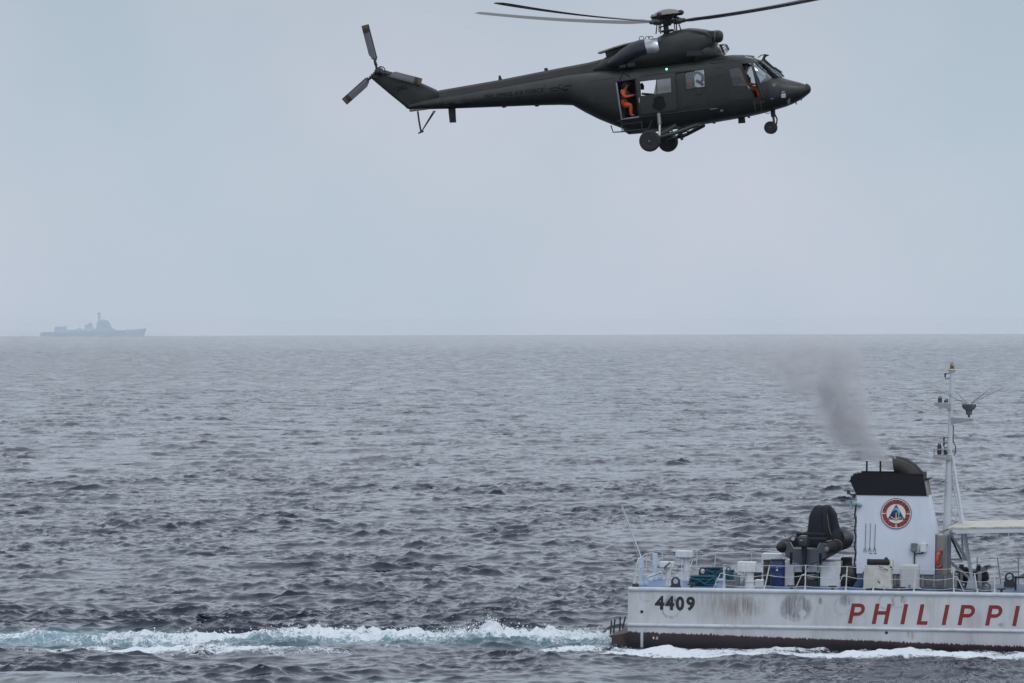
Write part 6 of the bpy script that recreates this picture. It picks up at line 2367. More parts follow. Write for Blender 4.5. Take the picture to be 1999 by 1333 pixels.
# ------------------------------------------------------------------ loose things on the ship's deck
M_RIBGREY = mat('grey_boat_hull', (0.085, 0.097, 0.115), 0.45, var=0.15, scale=3, dirt=(0.02, 0.02, 0.022), dirt_amt=0.5, streak=0.6)
M_RIBBLACK = mat('black_boat_tube', (0.013, 0.013, 0.015), 0.55, var=0.3, scale=5, spec=0.3)
M_TARP = mat('dark_grey_tarpaulin', (0.011, 0.014, 0.021), 0.65, var=0.3, scale=3, spec=0.25, bump=0.5, bscale=5)
M_MOTOR = mat('outboard_cowl', (0.035, 0.037, 0.042), 0.35, var=0.1)
M_DRUM = mat('blue_plastic_drum', (0.012, 0.030, 0.105), 0.4, var=0.12, scale=4, streak=0.4)
M_ROPE = mat('blue_green_rope', (0.012, 0.085, 0.13), 0.8, var=0.35, scale=14, bump=0.8, bscale=60)
M_TARPW = mat('off_white_tarpaulin', (0.50, 0.49, 0.44), 0.6, var=0.12, scale=3, dirt=(0.25, 0.24, 0.2), dirt_amt=0.5, bump=0.6, bscale=4)
M_HOSE = mat('black_ribbed_hose', (0.018, 0.018, 0.022), 0.6, var=0.2, scale=8)
M_LOCKER = mat('pale_grey_locker', (0.46, 0.47, 0.48), 0.45, var=0.06, scale=3, dirt=(0.3, 0.28, 0.25), dirt_amt=0.3)
M_BUOY = mat('orange_lifebuoy', (0.55, 0.085, 0.025), 0.5, var=0.1)
M_OLIVETANK = mat('dark_olive_tank', (0.030, 0.033, 0.018), 0.5, var=0.25, scale=4)
M_BLUESHEET = mat('blue_sheet', (0.010, 0.035, 0.12), 0.5, var=0.2, scale=4)
M_STRAP = mat('khaki_strap', (0.20, 0.18, 0.12), 0.7, var=0.1)

def rz(deg):
    return Matrix.Rotation(R(deg), 3, 'Z')

def build_boat():
    p0 = S(1574, 1108, -0.75)
    base = Vector((p0.x, -0.75, p0.z))
    rot = Matrix.Rotation(R(-15), 3, 'Z') @ Matrix.Rotation(R(4), 3, 'X')
    t = thing('inflatable_boat', 'dark grey rigid inflatable boat stowed athwart the deck under a tall tarpaulin', 'boat', tuple(base), SHIP, None, rot)
    BASE[t.name] = (Vector((0, 0, 0)), None)      # parts below are given in the boat's own axes
    W = 1.0
    for s_ in (-1, 1):
        path = [(s_ * W, -0.38, 0.80), (s_ * W, -0.22, 0.80), (s_ * W, 0.0, 0.80), (s_ * W, 1.2, 0.82), (s_ * W, 2.0, 0.86), (s_ * W * 0.86, 2.6, 0.93), (s_ * W * 0.5, 3.1, 1.0), (0, 3.3, 1.02)]
        b = MB()
        b.tube(path, [0.05, 0.17, 0.235, 0.24, 0.24, 0.235, 0.23, 0.23], 16)
        tb = b.build('tube', M_RIBBLACK, t)
        b = MB()
        b.lathe([(0.02, -0.02), (0.09, 0.0), (0.10, 0.03), (0.05, 0.05)], (s_ * W, -0.37, 0.80), (0, -1, 0), 12)
        b.build('tube_end', M_STRAP if s_ > 0 else M_RIBBLACK, tb)
        for yy in (0.35, 0.75, 1.0, 1.3, 1.6, 1.9):
            b = MB()
            b.torus((s_ * W, yy, 0.81 + 0.01 * yy), 0.243, 0.012, (0, 1, 0), 20, 6)
            b.build('tube_band', M_HBLACK if yy != 0.75 else M_STRAP, tb)
    # deep vee hull
    b = MB()
    rings = []
    for y, w, k, ch in ((0.0, 0.86, 0.0, 0.42), (1.5, 0.86, 0.02, 0.44), (2.1, 0.78, 0.10, 0.52), (2.7, 0.5, 0.35, 0.7), (3.1, 0.12, 0.75, 0.95)):
        rings.append([Vector(q) for q in ((-w, y, 0.80), (-w * 0.92, y, ch), (0, y, k), (w * 0.92, y, ch), (w, y, 0.80), (w * 0.5, y, 0.62), (-w * 0.5, y, 0.62))])
    b.loft(rings)
    b.build('boat_hull', M_RIBGREY, t, smooth=30)
    # transom with a notch and side cheeks
    b = MB()
    b.prism([(-0.84, 0.42), (0, 0.02), (0.84, 0.42), (0.90, 0.98), (0.62, 1.0), (0.48, 0.74), (-0.48, 0.74), (-0.62, 1.0), (-0.90, 0.98)], -0.07, -0.005)
    b.build('transom', M_RIBGREY, t, smooth=0, bevel=0.015)
    b = MB()
    b.tube([(-0.62, -0.08, 1.01), (-0.48, -0.08, 0.755), (0.48, -0.08, 0.755), (0.62, -0.08, 1.01)], 0.014, 6)
    b.build('transom_trim', M_PALEM, t)
    for x in (-0.60, 0.62):
        b = MB()
        b.box((x - 0.055, -0.085, 0.14), (x + 0.055, -0.072, 0.60))
        b.build('trim_tab', M_RIBBLACK, t, smooth=0)
    b = MB()
    b.box((-0.75, 0.25, 0.78), (0.75, 0.55, 1.16))
    b.build('stern_bench', M_TARP, t, smooth=0, bevel=0.06)
    b = MB()
    b.box((-0.62, 0.56, 1.12), (0.62, 0.70, 1.32))
    b.build('stern_bench', M_TARP, t, smooth=0, bevel=0.05)
    # outboard motor
    b = MB()
    rings = []
    for z, w, d0, d1 in ((0.86, 0.12, -0.36, -0.10), (0.92, 0.165, -0.42, -0.06), (1.10, 0.175, -0.44, -0.06), (1.24, 0.17, -0.42, -0.08), (1.30, 0.13, -0.36, -0.12)):
        rings.append([Vector((x, y, z)) for x, y in ((-w, d0 + .05), (-w * .6, d0), (w * .6, d0), (w, d0 + .05), (w, d1), (-w, d1))])
    b.loft(rings)
    mo = b.build('outboard_motor', M_MOTOR, t, smooth=30, bevel=0.015)
    b = MB()
    rings = []
    for z, w, d0, d1 in ((0.86, 0.09, -0.30, -0.11), (0.55, 0.075, -0.28, -0.12), (0.10, 0.05, -0.28, -0.14), (0.02, 0.09, -0.34, -0.06), (-0.04, 0.06, -0.40, -0.08), (-0.22, 0.02, -0.30, -0.18)):
        rings.append([Vector((x, y, z)) for x, y in ((-w, d0), (w, d0), (w, d1), (-w, d1))])
    b.loft(rings)
    b.build('motor_leg', M_RIBBLACK, mo, smooth=20)
    b = MB()
    b.box((-0.10, -0.446, 1.12), (0.03, -0.44, 1.15))
    b.build('cowl_mark', M_PALEM, mo, smooth=0)
    # tall tarpaulin over the console, loose folds
    b = MB()
    rings = []
    # plan outline with hard corners: a rigid console under the cloth
    prof = [(0.80, 0.50, 0.50), (1.10, 0.52, 0.52), (1.30, 0.53, 0.50), (1.62, 0.49, 0.46), (1.95, 0.47, 0.40), (2.16, 0.38, 0.33), (2.29, 0.29, 0.25), (2.30, 0.10, 0.10)]
    plan = [(-1, -0.75), (-0.82, -1), (-0.3, -1.06), (0.1, -0.90), (0.34, -1.04), (0.84, -1), (1, -0.7), (1.03, 0), (1, 0.8), (0.8, 1), (0, 1.02), (-0.8, 1), (-1, 0.8), (-1.04, 0.0)]
    for i, (z, w, d) in enumerate(prof):
        ring = []
        for k, (u, v) in enumerate(plan):
            j = 1 + 0.05 * mnoise.noise(Vector((u * 1.7, v * 1.7, z * 1.4)))
            ring.append(Vector((0.20 + w * u * j + (0.06 if z < 1.4 and u > 0 else 0), 1.5 + d * v * j, z + 0.03 * math.sin(k * 2.2 + i))))
        rings.append(ring)
    b.loft(rings)
    b.build('tarpaulin', M_TARP, t, smooth=22)
    b = MB()
    rings = []
    for i, (z, w, d) in enumerate(((0.85, 0.30, 0.3), (1.1, 0.30, 0.3), (1.32, 0.22, 0.22), (1.44, 0.10, 0.1))):
        rings.append([Vector((0.92 + w * math.cos(2 * math.pi * k / 14) * (1 + 0.1 * math.sin(k * 3)), 1.1 + d * math.sin(2 * math.pi * k / 14), z)) for k in range(14)])
    b.loft(rings)
    b.build('seat_cover', M_TARP, t, smooth=50)
    for x0, x1, zz in ((0.52, 0.62, 2.0),):
        b = MB()
        b.tube([(x0, 1.08, zz), (x0 * 1.2, 0.98, 1.5), (x1 * 1.3, 0.9, 1.02)], 0.012, 6)
        b.build('lashing', M_STRAP, t)
    b = MB()
    b.lathe([(0.075, 0), (0.075, 0.03), (0.0, 0.035)], (-0.62, 0.24, 1.10), (0, -1, 0), 14)
    b.build('reflector', M_LOCKER, t)
    b = MB()
    b.tube([(0.62, 0.30, 0.98), (0.95, 0.35, 1.08)], 0.016, 6)
    b.build('lashing', M_PALEM, t)
    return t
build_boat()

def on_deck(px, yl):
    return Vector((S(px, 1140, yl).x, yl, DECK_Z + 0.035))

def drum(label, px, yl, r_, h, m, tilt=0.0, group=None):
    p = on_deck(px, yl)
    t = thing('drum', label, 'drum', tuple(p), SHIP, group)
    b = MB()
    b.lathe([(r_ * 0.92, 0.0), (r_ * 0.98, 0.03), (r_, 0.06), (r_, h * 0.30), (r_ * 1.03, h * 0.32), (r_ * 1.03, h * 0.35), (r_, h * 0.37), (r_, h * 0.64), (r_ * 1.03, h * 0.66), (r_ * 1.03, h * 0.69),
             (r_, h * 0.71), (r_ * 0.99, h * 0.90), (r_ * 0.93, h * 0.95)], tuple(p), 'Z', 26)
    b.build('drum_body', m, t)
    b = MB()
    b.lathe([(r_ * 1.02, h * 0.945), (r_ * 1.05, h * 0.95), (r_ * 1.05, h * 0.99), (r_ * 0.98, h), (r_ * 0.9, h * 0.985), (0.0, h * 0.985)], tuple(p), 'Z', 26)
    b.build('drum_lid', M_HBLACK, t)
    return t, p
d1, p1_ = drum('blue plastic drum with black lid standing beside the stowed boat', 1518, -0.95, 0.29, 1.06, M_DRUM)
for dzv, hh, ww in ((0.62, 0.05, 0.08), (0.72, 0.02, 0.05)):
    b = MB()
    b.box((p1_.x - ww * 0.5, p1_.y - 0.302, p1_.z + dzv), (p1_.x + ww * 0.5, p1_.y - 0.285, p1_.z + dzv + hh))
    b.build('drum_label', M_PALE, d1, smooth=0)
drum('dark brown drum half hidden behind the blue plastic drum', 1503, -0.25, 0.27, 1.0, mat('dark_brown_drum', (0.035, 0.022, 0.022), 0.5, var=0.2))

def rope_coil(label, px0, px1, pyt, yl, seed, loops=16, bottom=None):
    rng = random.Random(seed)
    a, c = S(px0, 1140, yl), S(px1, 1140, yl)
    top = S(px0, pyt, yl).z
    z0 = DECK_Z + 0.04 if bottom is None else S(px0, bottom, yl).z
    p = Vector(((a.x + c.x) / 2, yl, z0))
    w, h = (c.x - a.x) / 2, top - z0
    t = thing('rope_coil', label, 'rope', tuple(p), SHIP, 'blue ropes coiled on the stern deck')
    b = MB()
    path = []
    n = loops * 22
    for k in range(n):
        a_ = 2 * math.pi * k / 22
        lp = k / n
        rr = (0.62 + 0.34 * math.sin(lp * 17 + seed) * 0.6 + 0.12 * rng.random())
        nz = mnoise.noise(Vector((k * 0.07, seed, 0.3)))
        path.append((p.x + w * min(rr, 0.98) * math.cos(a_ + 0.3 * nz), p.y + 0.75 * w * min(rr, 1.0) * math.sin(a_ + 0.4 * nz), p.z + 0.05 + (h - 0.09) * min(max(lp * 1.05 + 0.22 * nz, 0), 1)))
    b.tube(path, 0.036, 6)
    b.build('rope', M_ROPE, t)
    b = MB()
    rings = []
    for f, k in ((0.0, 0.80), (0.35, 0.86), (0.7, 0.72), (0.9, 0.45)):
        rings.append([Vector((p.x + w * k * math.cos(2 * math.pi * i / 18) * (1 + 0.08 * math.sin(i * 2.3)), p.y + 0.7 * w * k * math.sin(2 * math.pi * i / 18), p.z + 0.02 + (h - 0.1) * f)) for i in range(18)])
    b.loft(rings)
    b.build('rope_core', M_ROPE, t)
    b = MB()
    q = [(p.x - w * 0.75, p.y - 0.72 * w, p.z + h * 0.75), (p.x - w * 0.1, p.y - 0.80 * w, p.z + h * 0.5), (p.x + w * 0.25, p.y - 0.82 * w, p.z + h * 0.12), (p.x + w * 0.8, p.y - 0.72 * w, p.z + 0.05)]
    b.tube(q, 0.036, 6)
    b.tube([(p.x + w * 0.8, p.y - 0.7 * w, p.z + h * 0.85), (p.x + w * 0.35, p.y - 0.80 * w, p.z + h * 0.4), (p.x + w * 0.2, p.y - 0.82 * w, p.z + 0.05)], 0.036, 6)
    b.build('loose_turn', M_ROPE, t)
rope_coil('large blue rope coil lying in front near the deck edge', 1342, 1402, 1122, -1.6, 3, 18)
rope_coil('blue rope heaped on the far side beside a round chock', 1374, 1414, 1105.5, 2.2, 5, 12, bottom=1128)
rope_coil('small blue rope coil just left of the short square ventilator', 1416, 1436, 1110.5, 1.4, 8, 9)

# green strap and dark gear under the boat
p = on_deck(1586, -0.62)
t = thing('pump', 'dark greasy pump unit tucked into the recess under the boat', 'pump', (p.x, -0.5, p.z), SHIP)
b = MB()
b.box((p.x - 0.26, -0.72, p.z), (p.x + 0.20, -0.35, p.z + 0.22))
b.build('pump_bed', M_HBLACK, t, smooth=0, bevel=0.02)
b = MB()
b.lathe([(0.08, -0.02), (0.14, 0.0), (0.15, 0.22), (0.10, 0.26), (0.05, 0.34)], (p.x - 0.2, -0.55, p.z + 0.34), 'X', 14)
b.build('pump_body', M_GREY, t)
b = MB()
b.tube([(p.x + 0.15, -0.55, p.z + 0.3), (p.x + 0.22, -0.6, p.z + 0.42), (p.x + 0.05, -0.62, p.z + 0.46), (p.x - 0.15, -0.6, p.z + 0.44)], 0.03, 8)
b.build('pump_pipe', M_STEEL, t)
q0, q1 = S(1596, 1101, -0.72), S(1599, 1146, -0.72)
t = thing('strap', 'green webbing strap hanging down from the boat to the deck', 'strap', (q1.x, -0.72, DECK_Z + 0.035), SHIP)
b = MB()
b.prism([(q0.x - 0.02, q0.z), (q0.x + 0.02, q0.z), (q0.x + 0.06, (q0.z + q1.z) / 2), (q1.x + 0.02, DECK_Z + 0.036), (q1.x - 0.03, DECK_Z + 0.036), (q0.x + 0.01, (q0.z + q1.z) / 2)], -0.73, -0.72)
b.build('strap_web', mat('green_webbing', (0.012, 0.075, 0.040), 0.7, var=0.2), t, smooth=0)
b = MB()
b.box((q0.x - 0.04, -0.75, q0.z - 0.35), (q0.x + 0.07, -0.735, q0.z - 0.24))
b.build('strap_buckle', M_STEEL, t, smooth=0)
for px, yl, lab, c_, h_ in ((1426, -2.2, 'low grey equipment box just left of the short ventilator', M_GREY, 0.22), (1478, 0.6, 'small dark box on deck between two ventilators', M_DARK, 0.42), (1756, 0.2, 'dark brown box standing in the gap between tarpaulin crate and locker', M_DARK, 0.60)):
    p = on_deck(px, yl)
    t = thing('equipment_box', lab, 'box', tuple(p), SHIP)
    b = MB()
    b.box((p.x - 0.17, yl - 0.16, p.z), (p.x + 0.17, yl + 0.16, p.z + h_))
    b.build('box_body', c_, t, smooth=0, bevel=0.015)
    b = MB()
    b.box((p.x - 0.18, yl - 0.17, p.z + h_ + 0.002), (p.x + 0.18, yl + 0.17, p.z + h_ + 0.04))
    b.build('box_lid', c_, t, smooth=0, bevel=0.01)

# ribbed fender by the funnel
p = on_deck(1657, -0.35)
t = thing('fender', 'big black rubber fender standing between boat housing and funnel', 'fender', tuple(p), SHIP)
b = MB()
b.lathe([(0.22, 0.0), (0.36, 0.10), (0.42, 0.28), (0.43, 0.45), (0.38, 0.66), (0.26, 0.80), (0.10, 0.84)], tuple(p), 'Z', 22)
b.build('fender_body', M_HBLACK, t)
b = MB()
b.torus(tuple(p + Vector((0, 0, 0.88))), 0.06, 0.02, (0, 1, 0), 14, 6)
b.build('fender_eye', M_DARK, t)
# dark gear crate behind it
p = Vector((S(1653, 1100, 0.8).x, 0.8, DECK_Z + 0.035))
t = thing('crate', 'dark equipment crate stacked behind the black fender', 'crate', tuple(p), SHIP)
zt = S(1653, 1087.5, 0.8).z
b = MB()
b.box((p.x - 0.20, 0.5, p.z), (p.x + 0.20, 1.1, zt))
b.build('crate_body', M_DARK, t, smooth=0, bevel=0.02)
for k in range(4):
    b = MB()
    b.box((p.x - 0.21, 0.47, p.z + 0.15 + k * 0.28), (p.x + 0.21, 0.498, p.z + 0.24 + k * 0.28))
    b.build('crate_slat', M_DARK, t, smooth=0)
# blue sheet
p = on_deck(1679, -0.9)
t = thing('sheet', 'small blue sheet draped beside the white covered crate', 'sheet', tuple(p), SHIP)
b = MB()
rings = []
for f, w in ((0, 0.30), (0.3, 0.24), (0.7, 0.10), (1.0, 0.03)):
    rings.append([p + Vector((w * math.cos(2 * math.pi * k / 12) * (1 + 0.15 * math.sin(3 * k)) + 0.15 * f, 0.2 * w * math.sin(2 * math.pi * k / 12) * 3, 0.62 * f)) for k in range(12)])
b.loft(rings)
b.build('sheet_cloth', M_BLUESHEET, t)

# crate under a white tarpaulin, with a roll of ribbed hose on it
yl = -2.0
a, c = S(1684, 1151, yl), S(1743, 1104, yl)
p = Vector(((a.x + c.x) / 2, yl + 0.3, DECK_Z + 0.035))
t = thing('covered_crate', 'crate wrapped in a creased off-white tarpaulin beside the funnel', 'crate', tuple(p), SHIP)
b = MB()
rings = []
zt = c.z
n = 32
hw = (c.x - a.x) / 2
for i, f in enumerate(np.linspace(0.06, 1, 9)):
    w = hw * (1.0 - 0.13 * f)
    d = 0.46 - 0.05 * f
    ring = []
    for k in range(n):
        an = 2 * math.pi * k / n
        ca, sa = math.cos(an), math.sin(an)
        fold = 1 + 0.03 * math.sin(an * 7 + f * 3) * (1.1 - f) + 0.05 * mnoise.noise(Vector((ca * 3, sa * 3, f * 2.5)))
        ring.append(Vector((p.x + w * math.copysign(abs(ca) ** 0.32, ca) * fold, p.y + d * math.copysign(abs(sa) ** 0.32, sa) * fold, p.z + (zt - p.z) * f)))
    rings.append(ring)
b.loft(rings)
b.build('tarpaulin', M_TARPW, t, smooth=35)
for sx in (-0.85, 0.85):
    b = MB()
    b.box((p.x + hw * sx - 0.06, p.y - 0.45, p.z), (p.x + hw * sx + 0.06, p.y - 0.30, p.z + 0.09))
    b.build('crate_foot', M_LOCKER, t, smooth=0)
b = MB()
b.tube([(p.x + 0.05, p.y - 0.44, zt - 0.03), (p.x + 0.25, p.y - 0.47, zt - 0.10), (p.x + 0.42, p.y - 0.45, zt - 0.18)], 0.018, 6)
b.tube([(p.x + hw * 0.86, p.y - 0.40, zt - 0.02), (p.x + hw * 0.98, p.y - 0.1, zt - 0.16)], 0.018, 6)
b.tube([(p.x + hw * 0.2 - 0.1, p.y - 0.48, p.z + 0.34), (p.x + 0.1, p.y - 0.47, p.z + 0.24)], 0.015, 6)
b.build('lashing', M_HBLACK, t)
b = MB()
rings = []
for f, w, d in ((0, 0.10, 0.32), (0.5, 0.08, 0.26), (1, 0.02, 0.05)):
    rings.append([Vector((p.x + hw * 0.86 + 0.03 * f + w * math.cos(2 * math.pi * k / 10), p.y + d * math.sin(2 * math.pi * k / 10), zt - 0.05 + 0.36 * f)) for k in range(10)])
b.loft(rings)
b.build('tarp_flap', M_TARPW, t)
x0, x1 = S(1692, 1097, yl).x, S(1735.5, 1097, yl).x
zc = zt + 0.10
t2 = thing('hose_roll', 'black ribbed hose lying on top of the white covered crate', 'hose', (p.x, p.y, zt), SHIP)
b = MB()
prof = []
L_ = x1 - x0
for k in range(17):
    prof += [(0.105, L_ * k / 17), (0.125, L_ * (k + 0.3) / 17), (0.125, L_ * (k + 0.7) / 17)]
prof += [(0.105, L_)]
b.lathe(prof, (x0, p.y - 0.12, zc + 0.02), 'X', 14)
b.build('hose', M_HOSE, t2)
b = MB()
b.ball((x0 + L_ * 0.86, p.y - 0.12, zc + 0.15), 0.075, 10)
b.build('hose_coupling', M_HOSE, t2)

# rounded grey locker
yl = -2.1
a, c = S(1756.5, 1152, yl), S(1794, 1102.5, yl)
p = Vector(((a.x + c.x) / 2, yl + 0.2, DECK_Z + 0.035))
t = thing('locker', 'pale grey deck locker with rounded top standing upright by the funnel', 'locker', tuple(p), SHIP)
w = (c.x - a.x) / 2
h = c.z - p.z
b = MB()
pts = [(-w, 0.03), (w, 0.03), (w, h * 0.5)]
for k in range(7):
    an = math.pi / 2 * k / 6
    pts.append((w - 0.13 + 0.13 * math.cos(an), h - 0.13 + 0.13 * math.sin(an)))
for k in range(7):
    an = math.pi / 2 + math.pi / 2 * k / 6
    pts.append((-w + 0.13 + 0.13 * math.cos(an), h - 0.13 + 0.13 * math.sin(an)))
b.prism([(p.x + u, p.z + v) for u, v in pts], yl, yl + 0.75)
b.build('locker_body', M_LOCKER, t, smooth=30, bevel=0.04)
b = MB()
b.prism([(p.x + u * 0.86, p.z + 0.05 + v * 0.88) for u, v in pts], yl - 0.018, yl + 0.01)
b.build('locker_door', M_LOCKER, t, smooth=30, bevel=0.008)
b = MB()
b.box((p.x - w - 0.06, yl - 0.02, p.z), (p.x + w + 0.06, yl + 0.70, p.z + 0.06))
b.build('locker_base', M_LOCKER, t, smooth=0, bevel=0.01)
b = MB()
b.box((p.x - 0.02, yl - 0.05, p.z + 0.07), (p.x + 0.05, yl - 0.02, p.z + 0.20))
b.build('locker_latch', M_GREY, t, smooth=0, bevel=0.005)

# lifebuoy on the steel locker
q = S(1835.5, 1092.5, -0.45)
t = thing('lifebuoy', 'orange lifebuoy hung edge-on beside the foot of the mast', 'lifebuoy', tuple(q), SHIP)
b = MB()
b.torus(tuple(q), 0.30, 0.085, (0.95, -0.30, 0), 30, 12)
b.build('buoy_ring', M_BUOY, t)
for k in range(4):
    an = R(45 + 90 * k)
    ax = Vector((0.95, -0.30, 0)).normalized()
    u = Vector((0, 0, 1)); w_ = ax.cross(u).normalized()
    d = u * math.sin(an) + w_ * math.cos(an)
    tang = ax.cross(d)
    b = MB()
    b.torus(tuple(q + d * 0.30), 0.089, 0.010, tuple(tang), 16, 6)
    b.build('reflective_band', M_PALE, t)

# olive tanks, searchlights, table
for i, (px0, px1, py, yl, r_, lab) in enumerate(((1866, 1893, 1131, 1.6, 0.34, 'dark olive tank lying under the mast leg'), (1896, 1928, 1133, 2.0, 0.27, 'dark olive tank with a tap, beside the far rail'))):
    a, c = S(px0, py, yl), S(px1, py, yl)
    t = thing('tank', lab, 'tank', ((a.x + c.x) / 2, yl, DECK_Z + 0.035), SHIP)
    zc = DECK_Z + 0.05 + r_ + 0.06
    b = MB()
    L_ = c.x - a.x
    b.lathe([(0.05, -0.06), (r_ * 0.6, -0.03), (r_ * 0.9, 0.03), (r_, 0.12), (r_, L_ - 0.12), (r_ * 0.9, L_ - 0.03), (r_ * 0.6, L_ + 0.03), (0.04, L_ + 0.06)], (a.x, yl, zc), 'X', 22)
    b.build('tank_body', M_OLIVETANK, t)
    for k in (0.25, 0.75):
        b = MB()
        b.box((a.x + L_ * k - 0.05, yl - r_ * 0.8, DECK_Z + 0.035), (a.x + L_ * k + 0.05, yl + r_ * 0.8, zc - r_ * 0.55))
        b.build('tank_saddle', M_DARK, t, smooth=0)
    if i == 1:
        b = MB()
        b.tube([(c.x - 0.05, yl, zc + r_ * 0.7), (c.x - 0.05, yl, zc + r_ * 1.5)], 0.025, 6)
        b.tube([(c.x - 0.16, yl, zc + r_ * 1.5), (c.x + 0.06, yl, zc + r_ * 1.5)], 0.018, 6)
        b.build('tank_tap', M_DARK, t)
for px, pyt, yl, kind, lab in ((1877, 1101.5, 0.6, 0, 'square-headed deck lamp on a post by the mast legs'), (1911.5, 1103, 0.9, 1, 'round-headed deck lamp on a forked post by the far rail')):
    q = S(px, pyt, yl)
    p = Vector((q.x, yl, DECK_Z + 0.035))
    t = thing('deck_lamp', lab, 'lamp', tuple(p), SHIP)
    b = MB()
    b.tube([tuple(p), (p.x, yl, q.z - 0.22)], 0.06, 10)
    b.build('lamp_post', M_ALU, t)
    b = MB()
    if kind == 0:
        b.box((p.x - 0.085, yl - 0.1, q.z - 0.17), (p.x + 0.085, yl + 0.1, q.z))
        b.lathe([(0.09, 0), (0.07, 0.06), (0.05, 0.09)], (p.x, yl, q.z - 0.27), 'Z', 12)
    else:
        b.lathe([(0.05, -0.07), (0.10, -0.05), (0.12, 0.06), (0.10, 0.08)], (p.x - 0.02, yl, q.z - 0.13), (-0.9, -0.3, 0.1), 16)
    b.build('lamp_head', M_DARK, t, smooth=30)
    if kind:
        b = MB()
        b.tube([(p.x + 0.06, yl, p.z), (p.x + 0.07, yl, q.z - 0.06), (p.x + 0.02, yl, q.z + 0.02), (p.x - 0.06, yl, q.z)], 0.03, 8)
        b.build('lamp_yoke', M_ALU, t)
yl = -1.4
q = S(1979, 1126, yl)
p = Vector((q.x, yl, DECK_Z + 0.035))
t = thing('table', 'small black steel table on the deck by the right-hand chock', 'table', (p.x + 0.6, yl, p.z), SHIP)
b = MB()
b.box((p.x, yl, q.z - 0.05), (p.x + 1.3, yl + 0.7, q.z))
b.build('table_top', M_HBLACK, t, smooth=0, bevel=0.01)
for ux in (0.06, 1.24):
    for uy in (0.06, 0.64):
        b = MB()
        b.tube([(p.x + ux, yl + uy, p.z), (p.x + ux, yl + uy, q.z - 0.05)], 0.03, 8)
        b.build('leg', M_HBLACK, t)

# ------------------------------------------------------------------ warship far away in the haze
def build_warship():
    D = 11500.0
    fr = Frame(Matrix.Rotation(R(3), 3, 'Z'), (0, 0, 0), 182, 657.0, D)
    m = mat('far_warship_haze_pale', (0.56, 0.67, 0.77), 0.6, var=0.05, scale=0.1)  # grey lightened towards blue: most of the haze fade is in this colour
    t = thing('warship', 'grey warship far off on the horizon, faint from thin haze and a haze-pale colour', 'ship', (0, 0, 0), fr)
    W = lambda px, py: fr.y(px, 657.0 + (py - 657.0) * 1.16 - 1.2, 0.0)
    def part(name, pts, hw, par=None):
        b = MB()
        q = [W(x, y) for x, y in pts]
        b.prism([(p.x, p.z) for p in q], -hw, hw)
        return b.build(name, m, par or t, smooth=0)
    # hull with a flared bow
    b = MB()
    rings = []
    for px, yt, w in ((78, 653, 5.5), (84, 650.5, 6.5), (100, 650, 7), (140, 649, 7), (215, 648, 7), (245, 647, 6), (265, 646, 4), (280, 644.8, 1.6), (286, 644, 0.2)):
        p = W(px, yt)
        xb = W(px if px < 260 else 260 + (px - 260) * 0.75, 660)
        rings.append([Vector((p.x, -w, p.z)), Vector((xb.x, -w * 0.85, xb.z - 1)), Vector((xb.x, w * 0.85, xb.z - 1)), Vector((p.x, w, p.z))])
    b.loft(rings)
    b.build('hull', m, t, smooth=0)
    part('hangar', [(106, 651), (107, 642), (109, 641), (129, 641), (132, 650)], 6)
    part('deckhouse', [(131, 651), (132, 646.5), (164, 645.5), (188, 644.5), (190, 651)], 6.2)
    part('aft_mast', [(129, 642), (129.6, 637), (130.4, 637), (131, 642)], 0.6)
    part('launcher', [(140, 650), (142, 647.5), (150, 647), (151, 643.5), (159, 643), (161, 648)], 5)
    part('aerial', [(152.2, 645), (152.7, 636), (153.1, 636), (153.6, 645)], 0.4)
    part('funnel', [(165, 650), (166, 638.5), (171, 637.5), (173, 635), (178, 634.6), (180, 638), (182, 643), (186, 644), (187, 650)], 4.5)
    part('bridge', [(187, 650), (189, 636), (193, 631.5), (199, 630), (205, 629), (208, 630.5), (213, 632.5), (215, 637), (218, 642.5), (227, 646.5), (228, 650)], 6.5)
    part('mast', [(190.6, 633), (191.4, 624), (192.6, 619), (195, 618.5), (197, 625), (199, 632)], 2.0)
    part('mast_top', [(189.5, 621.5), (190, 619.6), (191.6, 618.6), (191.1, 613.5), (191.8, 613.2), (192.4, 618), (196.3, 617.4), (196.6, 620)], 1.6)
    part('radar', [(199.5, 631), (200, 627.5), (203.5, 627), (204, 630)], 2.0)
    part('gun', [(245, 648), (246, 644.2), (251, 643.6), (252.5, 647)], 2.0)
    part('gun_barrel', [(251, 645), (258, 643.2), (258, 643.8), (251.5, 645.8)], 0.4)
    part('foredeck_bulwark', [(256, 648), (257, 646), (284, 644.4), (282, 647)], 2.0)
    return t
build_warship()

